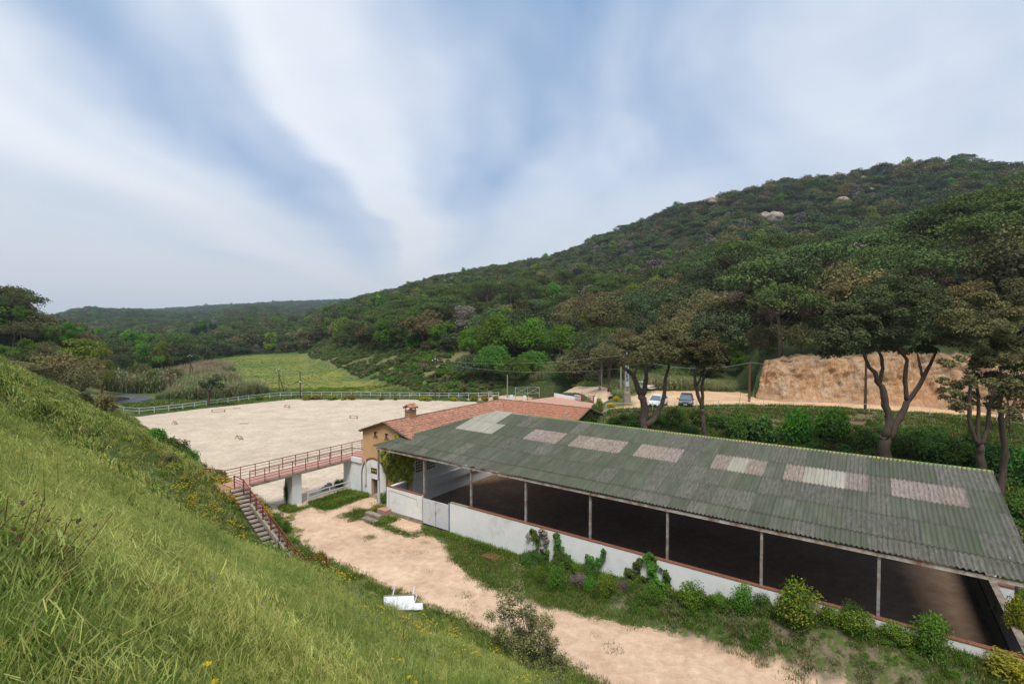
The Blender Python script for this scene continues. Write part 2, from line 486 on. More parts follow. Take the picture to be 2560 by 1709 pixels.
# ------------------------------------------------------------------ the lie of the land
PROF = [
    (-1500, [(60, 11), (100, 16), (150, 30), (300, 60), (1000, 90), (3500, 120)]),
    (-300, [(60, 11), (100, 15), (150, 28), (300, 45), (1000, 60), (3500, 90)]),
    (0, [(60, 9), (90, 9), (120, 13.5), (150, 15), (250, 8), (600, 10), (1500, 40), (3500, 60)]),
    (130, [(70, 4), (100, 5.5), (130, 8), (170, 7), (300, 0), (700, 10), (1500, 38), (3500, 50)]),
    (220, [(88, 0.4), (110, 0), (140, 3.5), (170, 4), (220, -4), (400, -4), (700, 12), (1100, 45), (1500, 66), (1900, 50), (3500, 60)]),
    (350, [(90, 0), (111, -1), (140, -.5), (200, -3), (300, -5), (500, 2), (900, 28), (1400, 52), (1700, 55), (2500, 90), (3500, 80)]),
    (480, [(100, 0), (160, -1), (250, -2), (350, 0), (450, 5), (700, 14), (1200, 35), (1800, 70), (2500, 108), (3500, 90)]),
    (620, [(115, 0), (270, 0), (300, 2), (500, 11), (800, 30), (1500, 70), (2500, 124), (3500, 100)]),
    (763, [(115, 0), (275, 0), (300, 4), (450, 13), (700, 24), (900, 20), (1500, 70), (2500, 140), (3500, 110)]),
    (890, [(115, 0), (150, 0), (190, 6), (300, 17), (500, 35), (800, 52), (1000, 50), (2500, 146), (3500, 110)]),
    (1000, [(112, 0), (130, .5), (165, 8), (250, 19), (450, 40), (650, 60), (850, 76), (1100, 70), (2500, 140), (3500, 110)]),
    (1090, [(112, 0), (125, 1), (150, 9), (250, 24), (450, 48), (650, 72), (800, 90), (1000, 84), (2500, 100)]),
    (1190, [(109, 0), (125, 2.5), (140, 7), (200, 18), (300, 31), (500, 60), (750, 97), (950, 90), (2500, 100)]),
    (1300, [(85, 1.0), (105, 1), (118, 2.5), (130, 5), (160, 12), (220, 22), (300, 34), (500, 65), (700, 102), (900, 95), (2500, 100)]),
    (1400, [(80, 3.5), (95, 3.5), (110, 4), (125, 7), (160, 14), (220, 24), (300, 36), (450, 61), (650, 107), (850, 100), (2500, 100)]),
    (1526, [(60, 5.6), (80, 5.6), (95, 5.6), (108, 6.5), (130, 12), (180, 21), (250, 33), (400, 60), (600, 121), (800, 110), (2500, 100)]),
    (1700, [(62, 5.7), (84, 5.8), (90, 6.5), (110, 11), (150, 21), (200, 30), (300, 48), (400, 78), (550, 140), (750, 130), (2500, 110)]),
    (1840, [(64, 5.7), (80, 5.7), (88, 6.5), (110, 13), (150, 26), (250, 50), (350, 78), (530, 149), (750, 140), (2500, 110)]),
    (1900, [(64, 5.7), (73, 5.8), (76, 9.0), (85, 12), (110, 15.5), (150, 26), (250, 50), (350, 80), (525, 154), (740, 145), (2500, 110)]),
    (1960, [(64, 5.7), (71.5, 5.8), (74, 11.0), (85, 13), (100, 15), (140, 22), (250, 48), (350, 82), (520, 159), (700, 150), (2500, 110)]),
    (2180, [(63, 5.6), (68.5, 5.8), (71, 12.0), (85, 16.5), (100, 21), (130, 26), (180, 36), (300, 72), (480, 159), (700, 150), (2500, 110)]),
    (2400, [(58, 5.5), (64, 5.6), (66.5, 12.2), (80, 20), (100, 28), (130, 36), (200, 54), (300, 84), (450, 160), (650, 150), (2500, 110)]),
    (2560, [(52, 5.3), (61, 5.5), (63.5, 12.6), (80, 23), (100, 33), (130, 43), (200, 62), (300, 93), (430, 144), (600, 135), (2500, 110)]),
    (3000, [(40, 5.0), (55, 5.5), (58, 12.6), (80, 25), (100, 36), (130, 47), (200, 66), (300, 95), (430, 130), (600, 120), (2500, 110)]),
    (5000, [(5, 3.0), (20, 6), (58, 20), (80, 28), (100, 36), (130, 47), (200, 66), (300, 95), (430, 120), (600, 120), (2500, 110)]),
]
PU = np.array([(u - CXP) / FPX for u, _ in PROF])


def regional(x, y):
    yy = np.maximum(y, 1.0)
    U = np.clip(x / yy, PU[0], PU[-1])
    Z = np.stack([np.interp(yy, [p[0] for p in pr], [p[1] for p in pr]) for _, pr in PROF])
    j = np.clip(np.searchsorted(PU, U) - 1, 0, len(PU) - 2)
    t = (U - PU[j]) / (PU[j + 1] - PU[j])
    idx = np.indices(U.shape)
    z0 = Z[(j, *idx)]
    z1 = Z[(j + 1, *idx)]
    return z0 * (1 - t) + z1 * t


def bfoot(a):
    return np.interp(a, [-400, -141, -90, -68, -53, -46, -41, -38, -32.5, -20, 0, 60], [70, 40, 30.4, 25.9, 24.6, 24, 22.8, 21.2, 18.9, 18.9, 19.3, 20])


def zcrest(a):
    return np.interp(a, [-400, -141, -85, -41, -15, 0, 60], [40, 27, 21.5, 17.2, 14.9, 14.4, 14.4])


FENCE = [AB(-31, 52, 5.7), gp(1515, 1024, 5.7), gp(1565, 1027, 5.7), gp(1668, 1024, 5.7), gp(1850, 1019, 5.7), gp(1960, 1020, 5.7), gp(2090, 1024, 5.7), gp(2240, 1034, 5.7), gp(2411, 1042, 5.7), gp(2560, 1053, 5.7), gp(2800, 1075, 5.7)]
FAB = sorted([toab(p[0], p[1]) for p in FENCE[1:]])


def bfence(a):
    return np.interp(a, [p[0] for p in FAB], [p[1] for p in FAB])


ARENA = [(-69.5, 87.3), (-62.1, 98.6), (-48.6, 113.4), (-30, 113.2), (-7.9, 108.4), (-4, 100), AB(-42.6, 62)[:2], AB(-43, 30)[:2], AB(-41, 22)[:2], AB(-53, 23.5)[:2], AB(-68, 24.8)[:2], AB(-90, 28.6)[:2]]


def inpoly(x, y, poly):
    r = np.zeros(x.shape, dtype=bool)
    n = len(poly)
    for i in range(n):
        x0, y0 = poly[i][:2]
        x1, y1 = poly[(i + 1) % n][:2]
        c = ((y0 > y) != (y1 > y)) & (x < (x1 - x0) * (y - y0) / (y1 - y0 + 1e-12) + x0)
        r ^= c
    return r


def polydist(x, y, poly, closed=True):
    d = np.full(x.shape, 1e9)
    n = len(poly)
    for i in range(n if closed else n - 1):
        x0, y0 = poly[i][:2]
        x1, y1 = poly[(i + 1) % n][:2]
        L = (x1 - x0) ** 2 + (y1 - y0) ** 2
        t = np.clip(((x - x0) * (x1 - x0) + (y - y0) * (y1 - y0)) / L, 0, 1)
        d = np.minimum(d, np.hypot(x - x0 - t * (x1 - x0), y - y0 - t * (y1 - y0)))
    return d


def height(x, y, fine=True):
    x = np.asarray(x, dtype=float)
    y = np.asarray(y, dtype=float)
    a, b = toab(x, y)
    reg = regional(x, y)
    # the hills roll
    far = sstep(140, 320, np.hypot(x, y))
    reg = reg + far * 7 * fbm(x / 160, y / 160, 3) * np.clip(reg / 60, 0, 1.2)
    # bank behind the barn up to the car park road
    t = np.clip((b - 49.8) / np.maximum(bfence(a) - 0.6 - 49.8, 1), 0, 1)
    t = t ** 0.75
    z = 0.0 * (1 - t) + reg * t
    # yard, arena and stables side
    al_ = np.interp(b, [52.5, 56], [-24.0, -30.5])
    left = 1 - sstep(al_ - 2.0, al_, a)
    pat = np.where((b > 50.5), 4.0, 0.0) * sstep(-47.5, -46.0, a)
    pat = pat * sstep(79, 74, b) + reg * (1 - sstep(79, 74, b)) * (a > -47.5)
    zl = np.where(a > -47.5, pat, 0)
    fl = np.where(a > -47.5, 0, sstep(104, 116, y))
    zl = np.where(a > -47.5, zl, reg * fl)
    z = z * (1 - left) + zl * left
    # the meadow slope the photograph is taken from
    bf = bfoot(a)
    zs = zcrest(a) * (1 - b / bf)
    zs = zs - np.clip(np.sin(np.pi * np.clip(b / bf, 0, 1)), 0, 1) * .65 * sstep(-48, -34, a)
    zs = np.where(b < -8, zcrest(a) * (1 + 8 / bf) + (-8 - b) * 0.35, zs)
    zs = np.where(b < -40, zcrest(a) * (1 + 8 / bf) + 32 * 0.35, zs)
    k = 0.5
    sm = 0.5 * (zs + np.sqrt(zs * zs + k * k)) - 0.06
    onslope = (b < bf + 3)
    crest = sstep(52, 75, np.hypot(x, y)) * sstep(-60, -85, a)
    z = np.where(onslope, np.maximum(z * 0 + sm, 0), z)
    lw = sstep(-88, -110, a)
    z = z * (1 - lw) + lw * np.maximum(reg, np.where(onslope, sm, 0) * 0.6)
    # ground shaped round the flight of steps
    du = (STEP1 - STEP0)[:2]
    Ls = float(np.hypot(*du))
    du = du / Ls
    al = (x - STEP0[0]) * du[0] + (y - STEP0[1]) * du[1]
    ac = -(x - STEP0[0]) * du[1] + (y - STEP0[1]) * du[0]
    sz = STEP0[2] + (STEP1[2] - STEP0[2]) * np.clip(al / Ls, -.05, 1.25) - .22
    lim = np.where(ac < -1.5, sz + (-1.5 - ac) * .95, np.where(ac > .55, np.maximum(sz - (ac - .55) * 1.3, 0), sz))
    wl = sstep(-3.6, -2.2, al) * sstep(14.5, 12.0, al)
    z = np.where((wl > 0) & (ac > -5) & (ac < 6) & (z > lim), z * (1 - wl) + lim * wl, z)
    z = np.where(inpoly(x, y, CLIFFTOP) & (x > 32) & (b > bfence(a) - .5), np.minimum(z, 5.72), z)
    # soil heaped against the right half of the barn wall
    hp = np.interp(a, [-20, -14, -9, -4.5, -1, 6, 14], [0, .45, .7, 1.35, 1.8, 2.0, 1.6])
    hb = sstep(25.4, 28.2, b) * np.where(a < 5.9, (b < 28.78), sstep(40, 32, b))
    z = z + np.where(left < .5, hp * hb, 0)
    if fine:
        zz = np.clip(zs / 2, 0, 1)
        z = z + zz * (0.22 * fbm(x / 3.1, y / 3.1, 3) + 0.05 * fbm(x / 0.7, y / 0.7, 2))
        z = z + 0.03 * fbm(x / 2.0, y / 2.0, 3) + 0.012 * fbm(x / 0.5, y / 0.5, 2)
        bank = t * (1 - t) * 4 * (1 - left)
        z = z + bank * 0.5 * fbm(x / 4, y / 4, 3)
        z = z + np.clip(reg - 9, 0, 3) * sstep(50, 54, b) * 0.35 * fbm(x / 9, y / 9, 3)
    return z


CLIFFTOP = [(44.0, 88), (39.5, 79.5), (36.4, 74.9), (37.7, 72.2), (44.9, 71.2), (53.1, 67.8), (56.9, 64.8), (64, 59.6), (72, 54.6), (84, 48.6), (140, 20), (140, 0), (0, 0), (0, 88)]
STEP0, STEP1 = AB(-41.3, 20.35, 3.0), AB(-31.6, 18.55, 0.55)


def H(x, y):
    return float(height(np.array([float(x)]), np.array([float(y)]))[0])


LOT = [gp(1515, 1020, 5.7)[:2], gp(1590, 1012, 5.7)[:2], gp(1575, 990, 5.7)[:2], gp(1625, 985, 5.7)[:2], gp(1640, 977, 5.7)[:2], gp(1720, 976, 5.7)[:2], gp(1830, 979, 5.7)[:2], gp(1880, 985, 5.7)[:2], (36, 76), (36, 71.5), (45, 70), (54, 67), (62, 62), (90, 40), (88, 30), gp(2800, 1066, 5.7)[:2], gp(2560, 1046, 5.7)[:2], gp(2411, 1035, 5.7)[:2], gp(2240, 1028, 5.7)[:2], gp(2090, 1018, 5.7)[:2], gp(1960, 1014, 5.7)[:2], gp(1850, 1013, 5.7)[:2], gp(1668, 1018, 5.7)[:2]]
FIELD = [(-158, 270), (-150, 281), (-117, 283), (-98, 240), (-60, 170), (-42, 143), (-28, 127), (-23, 118), (-62, 118), (-74, 126), (-105, 165)]
BANKTOP = [(-117, 286), (-80, 250), (-60, 215), (-45, 185), (-35, 162), (-24, 148), (-10, 138), (2, 128), (6, 120)]


def geo_axis(lo, hi, dlo, dhi, d, g=1.07):
    core = list(np.arange(dlo, dhi + 1e-6, d))
    s = d
    p = core[-1]
    while p < hi:
        s *= g
        p += s
        core.append(p)
    s = d
    p = core[0]
    pre = []
    while p > lo:
        s *= g
        p -= s
        pre.append(p)
    return np.array(pre[::-1] + core)


def ground_material():
    m = bpy.data.materials.new('ground')
    m.use_nodes = True
    t = NT(m.node_tree)
    pos = t.n('ShaderNodeNewGeometry').outputs['Position']
    soil = t.n('ShaderNodeAttribute', attribute_name='soil').outputs['Color']
    veg = t.n('ShaderNodeAttribute', attribute_name='veg').outputs['Color']
    msk = t.n('ShaderNodeAttribute', attribute_name='m').outputs['Fac']
    n_big = t.noise(pos, 0.35, 5, 0.6, 0.3)
    n_mid = t.noise(pos, 1.7, 6, 0.65, 0.5)
    n_fin = t.noise(pos, 9.0, 5, 0.7)
    # sand: hoof marks and raked patches
    hoof = t.n('ShaderNodeTexVoronoi', {'Vector': t.n('ShaderNodeMix', {0: 0.12, 4: pos, 5: t.n('ShaderNodeTexNoise', {'Vector': pos, 'Scale': 2.5}).outputs[1]}, data_type='VECTOR').outputs[1], 'Scale': 2.1, 'Randomness': 1.0}).outputs['Distance']
    sv = t.math('ADD', t.math('MULTIPLY', t.math('SUBTRACT', n_big, 0.5), 0.55), t.math('ADD', t.math('MULTIPLY', t.math('SUBTRACT', n_mid, 0.5), 0.75), t.math('MULTIPLY', t.math('SUBTRACT', n_fin, 0.5), 0.35)))
    hf = t.math('MULTIPLY', t.ramp(hoof, [(0.0, 1.0), (0.30, 0.0)]), t.ramp(n_mid, [(0.45, 0.0), (0.62, 1.0)]))
    sval = t.math('MULTIPLY_ADD', hf, -0.22, t.math('ADD', 1.0, sv))
    scol = t.n('ShaderNodeHueSaturation', {'Hue': t.math('MULTIPLY_ADD', sv, 0.03, 0.5), 'Saturation': t.math('MULTIPLY_ADD', sv, -0.5, 1.0), 'Value': sval, 'Color': soil}).outputs[0]
    vv = t.math('ADD', t.math('MULTIPLY', t.math('SUBTRACT', n_mid, 0.5), 1.1), t.math('ADD', t.math('MULTIPLY', t.math('SUBTRACT', n_fin, 0.5), 0.9), t.math('MULTIPLY', t.math('SUBTRACT', n_big, 0.5), 0.7)))
    vcol = t.n('ShaderNodeHueSaturation', {'Hue': t.math('MULTIPLY_ADD', vv, -0.035, 0.5), 'Value': t.math('ADD', 1.0, vv), 'Color': veg}).outputs[0]
    edge = t.math('ADD', msk, t.math('ADD', t.math('MULTIPLY', t.math('SUBTRACT', n_mid, 0.5), 1.25), t.math('MULTIPLY', t.math('SUBTRACT', n_fin, 0.5), 0.8)))
    f = t.ramp(edge, [(0.40, 0.0), (0.60, 1.0)])
    c = t.mix(f, scol, vcol)
    bs = t.n('ShaderNodeBsdfPrincipled', {'Base Color': c, 'Roughness': 0.95})
    bs.inputs['Specular IOR Level'].default_value = 0.15
    hgt = t.math('ADD', t.math('MULTIPLY', hoof, 0.5), t.math('ADD', t.math('MULTIPLY', n_fin, 0.45), n_mid))
    bm = t.n('ShaderNodeBump', {'Strength': 0.55, 'Distance': 0.16, 'Height': hgt})
    t.t.links.new(bm.outputs[0], bs.inputs['Normal'])
    t.n('ShaderNodeOutputMaterial', {0: bs.outputs[0]})
    return m


M_GROUND = ground_material()


def surface(x, y, z=None):
    """returns m (0 bare, 1 plants), soil rgb, veg rgb and a region code"""
    a, b = toab(x, y)
    bf = bfoot(a)
    m = np.ones(x.shape)
    soil = np.empty(x.shape + (3,))
    veg = np.empty(x.shape + (3,))
    soil[:] = (0.36, 0.235, 0.15)
    veg[:] = (0.050, 0.072, 0.026)
    reg = np.full(x.shape, 6)                       # hillside
    near = np.hypot(x, y) < 135
    # forest floor
    forest = np.ones(x.shape, dtype=bool)
    # slope
    sl = (b < bf + 0.3) & (a > -140) & (y < 130)
    reg[sl] = 0
    veg[sl] = (0.120, 0.155, 0.045)
    # flat yard between slope foot and stables/barn
    yard = (b >= bf + 0.3) & (b < 50) & (a > -47) & (a < 60)
    reg[yard] = 2
    soil[yard] = np.stack([np.full(int(yard.sum()), k) for k in (0.58, 0.405, 0.28)], 1) * (1 + .16 * fbm(a[yard] / 7, b[yard] / .9, 3) + .14 * fbm(a[yard] / 1.5, b[yard] / 1.1 + 7, 3))[:, None]
    right = np.interp(a, [-47, -34, -30, -28.6, -25, -23.5, -20, -18, -13.8, -7.4, -3, 2, 30], [40, 31, 29.4, 27.8, 27.0, 25.6, 24.3, 24.0, 24.4, 26.0, 26.3, 26.3, 27])
    lft = np.interp(a, [-47, -33, -26, -21, -16, 0, 30], [22, 20.2, 20.0, 20.0, 20.0, 20.0, 20.4])
    w = 0.9
    bare = sstep(lft - 0.2, lft + 0.9, b) * (1 - sstep(right - w, right + w, b))
    m = np.where(yard, 1 - bare, m)
    veg[yard] = (0.075, 0.105, 0.028)
    # gravelly soil between the hedge bushes
    hs = yard & (b > 26) & (a > -12) & (a < 12)
    soil[hs] = (0.22, 0.165, 0.125)
    m = np.where(hs, np.minimum(m, 0.60 + 0.25 * fbm(x / 1.5, y / 1.5, 3)), m)
    # tufty traces near the barn corner
    tr = np.exp(-((b - 26.6) / 0.55) ** 2) * sstep(-34, -32, a) * sstep(-26.5, -28.5, a)
    m = np.where(yard, np.maximum(m, 0.75 * tr), m)
    tr = np.exp(-(((a + 35.5) / 1.4) ** 2 + ((b - 27.3) / 1.6) ** 2))
    m = np.where(yard, np.maximum(m, 0.95 * tr), m)
    # lush patch beneath the bridge
    lush = sstep(25.4, 26.3, b + 0 * a) * sstep(-42.0, -41.4, a) * sstep(-37.6, -39.0, a) * sstep(31.5, 30.8, b)
    lush2 = sstep(23.6, 24.2, b) * sstep(-42.8, -42.0, a) * sstep(-39.9, -40.9, a) * sstep(27, 26, b)
    lush = np.maximum(lush, lush2)
    m = np.where(yard, np.maximum(m, lush), m)
    veg[(lush > 0.3) & yard] = (0.05, 0.115, 0.018)
    # inside the barn
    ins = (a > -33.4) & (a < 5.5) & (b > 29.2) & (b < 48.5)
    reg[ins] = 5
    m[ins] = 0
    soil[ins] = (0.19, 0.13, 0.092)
    # sand arena
    ar = inpoly(x, y, ARENA) & ~ins & (b >= bf - 0.2)
    d = polydist(x, y, ARENA)
    reg[ar] = 1
    soil[ar] = np.stack([np.full(int(ar.sum()), k) for k in (0.535, 0.44, 0.335)], 1) * (1 + .10 * fbm(x[ar] / 14, y[ar] / 3, 4) + .07 * fbm(x[ar] / 2, y[ar] / 2, 2))[:, None]
    m = np.where(ar, np.clip(0.5 - d / 1.6, 0, 1), m)
    am = (~ar) & (b > bf + 0.3) & (a <= -41.8) & (y < 118)
    # track between arena and slope foot and under the bridge
    ut = (b >= bf - 0.2) & (a > -60) & (a <= -41) & (b < 33)
    reg[ut & ~ar] = 2
    m = np.where(ut, np.minimum(m, 1 - sstep(bf - 0.1, bf + 0.7, b)), m)
    soil[ut & ~ar] = (0.60, 0.43, 0.31)
    # bank behind the barn
    bk = (b >= 49) & (b < bfence(a)) & (a > -26)
    reg[bk] = 7
    soil[bk] = (0.10, 0.066, 0.044)
    veg[bk] = (0.085, 0.082, 0.034)
    tt = (b - 49.8) / np.maximum(bfence(a) - 49.8, 1)
    m = np.where(bk, 0.46 + 0.6 * fbm(x / 2.5, y / 2.5, 3), m)
    soil[bk & (tt > 0.62)] = (0.17, 0.115, 0.068)
    # car park and road
    lot = inpoly(x, y, LOT)
    dl = polydist(x, y, LOT)
    reg[lot] = 3
    soil[lot] = (0.60, 0.40, 0.235)
    m = np.where(lot, np.clip(0.45 - dl / 2.5, 0, 1), m)
    aroundlot = (~lot) & (dl < 9) & (b > bfence(a)) & (y < 100) & (regional(x, y) < 7)
    veg[aroundlot] = (0.10, 0.115, 0.035)
    soil[aroundlot] = (0.50, 0.36, 0.22)
    m = np.where(aroundlot, np.clip(0.42 + dl / 5, 0, 1), m)
    # track by the arena corner leading to the road
    rd = [(-8, 112), (2, 108), (10, 101), (14, 92), (16, 80)]
    dr = polydist(x, y, rd, closed=False)
    rdm = (dr < 4) & ~ar
    soil[rdm] = (0.50, 0.36, 0.24)
    m = np.where(rdm, sstep(1.4, 3.2, dr), m)
    # green meadow beyond
    fd = inpoly(x, y, FIELD)
    df = polydist(x, y, FIELD)
    reg[fd] = 4
    mix = np.clip(0.5 + 1.6 * fbm(x / 22, y / 9, 4), 0, 1)[..., None]
    fc = np.array((0.095, 0.145, 0.038)) * (1 - mix) + np.array((0.195, 0.20, 0.042)) * mix
    fc = fc * (1 + .25 * fbm(x / 3, y / 2.2, 3))[..., None]
    veg = np.where(fd[..., None], fc, veg)
    nb = (~fd) & (df < 12) & (y > 112)
    veg = np.where(nb[..., None], np.array((0.085, 0.125, 0.032)), veg)
    # scrubby cut bank beside the meadow
    cb = (~fd) & (y > 112) & (x > -118) & (x < -4) & (regional(x, y) < 11)
    mixb = np.clip(0.5 + 1.5 * fbm(x / 6, y / 6, 4), 0, 1)[..., None]
    cc = np.array((0.075, 0.115, 0.032)) * (1 - mixb) + np.array((0.17, 0.155, 0.07)) * mixb
    veg = np.where(cb[..., None], cc, veg)
    soil[cb] = (0.34, 0.20, 0.13)
    m = np.where(cb, 0.95, m)
    reg[cb & ~ar] = 4
    # strip between arena and its fence
    sp = (~ar) & (d < 4.0) & (y > 80)
    veg[sp] = (0.065, 0.095, 0.026)
    # patches of bare earth far off
    fs = (y > 900) & (fbm(x / 90 + 3, y / 60, 3) > 0.52)
    soil[fs] = (0.42, 0.30, 0.20)
    m = np.where(fs, 0.1, m)
    return m, soil, veg, reg


def build_ground():
    xs = geo_axis(-3600, 3600, -78, 78, 0.5, 1.075)
    ys = geo_axis(-500, 3700, -8, 100, 0.5, 1.06)
    X, Y = np.meshgrid(xs, ys)
    Z = height(X, Y)
    # under the stable wings and the patio nothing pokes through
    nx, ny = len(xs), len(ys)
    m, soil, veg, reg = surface(X, Y)
    V = np.stack([X, Y, Z], -1).reshape(-1, 3)
    I = np.arange(nx * ny).reshape(ny, nx)
    Q = np.stack([I[:-1, :-1], I[:-1, 1:], I[1:, 1:], I[1:, :-1]], -1).reshape(-1, 4)
    rq = reg[:-1, :-1].reshape(-1)
    names = {0: 'grass_slope', 1: 'riding_arena', 2: 'dirt_path', 3: 'car_park', 4: 'meadow', 5: 'barn_floor', 6: 'hillside', 7: 'earth_bank'}
    mf, sf, vf = m.reshape(-1), soil.reshape(-1, 3), veg.reshape(-1, 3)
    for r, nm in names.items():
        q = Q[rq == r]
        if not len(q):
            continue
        u, inv = np.unique(q, return_inverse=True)
        q2 = inv.reshape(q.shape)
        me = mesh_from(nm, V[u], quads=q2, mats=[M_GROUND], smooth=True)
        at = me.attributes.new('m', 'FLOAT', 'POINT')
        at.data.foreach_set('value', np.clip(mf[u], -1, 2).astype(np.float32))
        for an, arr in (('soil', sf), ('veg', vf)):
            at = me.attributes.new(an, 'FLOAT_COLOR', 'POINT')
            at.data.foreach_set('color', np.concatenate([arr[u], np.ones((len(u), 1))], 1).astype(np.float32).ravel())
        tag(link(nm, me), kind='structure')


build_ground()

# ------------------------------------------------------------------ foliage generators
def unit(v):
    return v / np.maximum(np.linalg.norm(v, axis=-1, keepdims=True), 1e-9)


def leaves(rng, C, Rr, n, size, low=-0.45, shell=(0.72, 1.06), aspect=0.55, flat=0.3, drop=0.0):
    """leaf-sized faces spread over clumps with centres C and half-axes Rr"""
    C = np.asarray(C, float)
    Rr = np.asarray(Rr, float)
    vol = (Rr[:, 0] * Rr[:, 1] + Rr[:, 0] * Rr[:, 2])
    i = rng.choice(len(C), n, p=vol / vol.sum())
    d = unit(rng.normal(size=(n, 3)))
    d[:, 2] = np.where(d[:, 2] < low, -d[:, 2] * 0.6, d[:, 2])
    d = unit(d)
    rr = rng.uniform(shell[0], shell[1], (n, 1))
    rr *= 1 + 0.14 * np.sin(d[:, :1] * 9 + i[:, None]) * np.cos(d[:, 1:2] * 8 + 2 * i[:, None])
    P = C[i] + Rr[i] * d * rr
    N = unit(d * 0.55 + rng.normal(size=(n, 3)) * 0.55 + np.array((0, 0, flat)))
    T = unit(np.cross(N, rng.normal(size=(n, 3))))
    B = np.cross(N, T)
    s = (size * rng.uniform(0.6, 1.35, n))[:, None]
    T = T * s * 0.5
    B = B * s * aspect * 0.5
    V = np.stack([P - T, P - B * 1.0, P + T, P + B], 1).reshape(-1, 3)
    Q = np.arange(4 * n).reshape(n, 4)
    lob = rng.random(len(C))
    v = np.repeat(0.6 * lob[i] + 0.4 * rng.random(n), 4)
    return V, Q, v


def joinm(parts):
    Vs, Qs, vs, ms = [], [], [], []
    k = 0
    for (V, Q, v, mi) in parts:
        Vs.append(V)
        Qs.append(Q + k)
        vs.append(v)
        ms.append(np.full(len(Q), mi))
        k += len(V)
    return np.concatenate(Vs), np.concatenate(Qs), np.concatenate(vs), np.concatenate(ms)


def crown_lobes(rng, kind, R, Hh):
    C, Q = [], []
    if kind == 'round':
        n = 26
        for k in range(n):
            ph = rng.uniform(0, 2 * math.pi)
            el = math.asin(rng.uniform(-0.35, 1))
            rr = rng.uniform(0.55, 0.84)
            C.append((R * rr * math.cos(ph) * math.cos(el), R * rr * math.sin(ph) * math.cos(el), Hh * 0.42 + Hh * 0.5 * rr * math.sin(el)))
            s = rng.uniform(0.22, 0.38)
            Q.append((R * s, R * s, Hh * s * 0.55))
        C.append((0, 0, Hh * .45))
        Q.append((R * .6, R * .6, Hh * .38))
    elif kind == 'umbrella':
        for k in range(38):
            ph = rng.uniform(0, 2 * math.pi)
            rr = math.sqrt(rng.uniform(0, 1)) * 0.86
            s = rng.uniform(0.20, 0.34)
            C.append((R * rr * math.cos(ph), R * rr * math.sin(ph), Hh * (0.80 - 0.62 * rr ** 2.2) + rng.uniform(-.05, .05) * Hh))
            Q.append((R * s, R * s, Hh * rng.uniform(0.13, 0.2)))
    elif kind == 'loose':
        for k in range(20):
            ph = rng.uniform(0, 2 * math.pi)
            t = rng.uniform(0, 1)
            rr = rng.uniform(0.15, 0.8) * math.sin(math.pi * (0.18 + 0.72 * t))
            s = rng.uniform(0.2, 0.36)
            C.append((R * rr * math.cos(ph), R * rr * math.sin(ph), Hh * (0.1 + 0.85 * t)))
            Q.append((R * s, R * s, Hh * s * 0.5))
    elif kind == 'column':
        for k in range(9):
            t = k / 8
            w = R * (0.95 * math.sin(math.pi * (0.16 + 0.80 * t)) ** 0.7)
            C.append((rng.normal() * 0.05, rng.normal() * 0.05, Hh * (0.08 + 0.88 * t)))
            Q.append((w, w, Hh * 0.1))
    elif kind == 'bush':
        for k in range(12):
            ph = rng.uniform(0, 2 * math.pi)
            rr = math.sqrt(rng.uniform(0, 1)) * 0.65
            s = rng.uniform(0.3, 0.46)
            C.append((R * rr * math.cos(ph), R * rr * math.sin(ph), Hh * rng.uniform(0.3, 0.66) * (1.1 - rr * .6)))
            Q.append((R * s, R * s, Hh * s * 0.8))
    return C, Q


def crown_mesh(name, kind, R, Hh, n, size, mat, seed, low=-0.4, extra=None, shell=(0.72, 1.08)):
    rng = np.random.default_rng(seed)
    C, Q = crown_lobes(rng, kind, R, Hh)
    parts = [(*leaves(rng, C, Q, n, size, low, shell=shell), 0)]
    mats = [mat]
    if kind == 'umbrella':      # brown twigs beneath the canopy
        C2 = [(c[0] * 0.9, c[1] * 0.9, c[2] - Hh * 0.24) for c in C]
        Q2 = [(q[0] * .95, q[1] * .95, q[2] * .9) for q in Q]
        V, F, v = leaves(rng, C2, Q2, n // 3, size * 1.3, -1.0, shell=(0.1, 1.0), aspect=0.16)
        parts.append((V, F, v, 1))
        mats.append(M_PINETWIG)
    if extra:
        em, frac = extra
        V, F, v = leaves(rng, C, Q, int(n * frac), size * 0.9, 0.1, shell=(1.0, 1.12))
        parts.append((V, F, v, len(mats)))
        mats.append(em)
    V, F, v, mi = joinm(parts)
    return mesh_from(name, V, quads=F, mats=mats, mi=mi, attr=v)


def trunk_mesh(name, h, r, mat, seed, forks=3, lean=0.1, spread=1.6, top=None):
    rng = np.random.default_rng(seed)
    mb = MB()
    lx, ly = rng.normal() * lean * h, rng.normal() * lean * h
    pts = [(0, 0, -0.6), (lx * .1, ly * .1, h * .3), (lx * .5, ly * .5, h * .65), (lx, ly, h)]
    mb.tube(pts, [r * 1.25, r, r * .85, r * .7], 6)
    top = top or h * 0.5
    for k in range(forks):
        ph = 2 * math.pi * (k + rng.uniform(-.3, .3)) / forks
        e = (lx + spread * math.cos(ph), ly + spread * math.sin(ph), h + top)
        mid = (lx + spread * .4 * math.cos(ph), ly + spread * .4 * math.sin(ph), h + top * .45)
        mb.tube([(lx, ly, h * .96), mid, e], [r * .55, r * .4, r * .15], 5, caps=False)
    return mesh_from(name, mb.V, mb.F, mats=[mat], smooth=True)


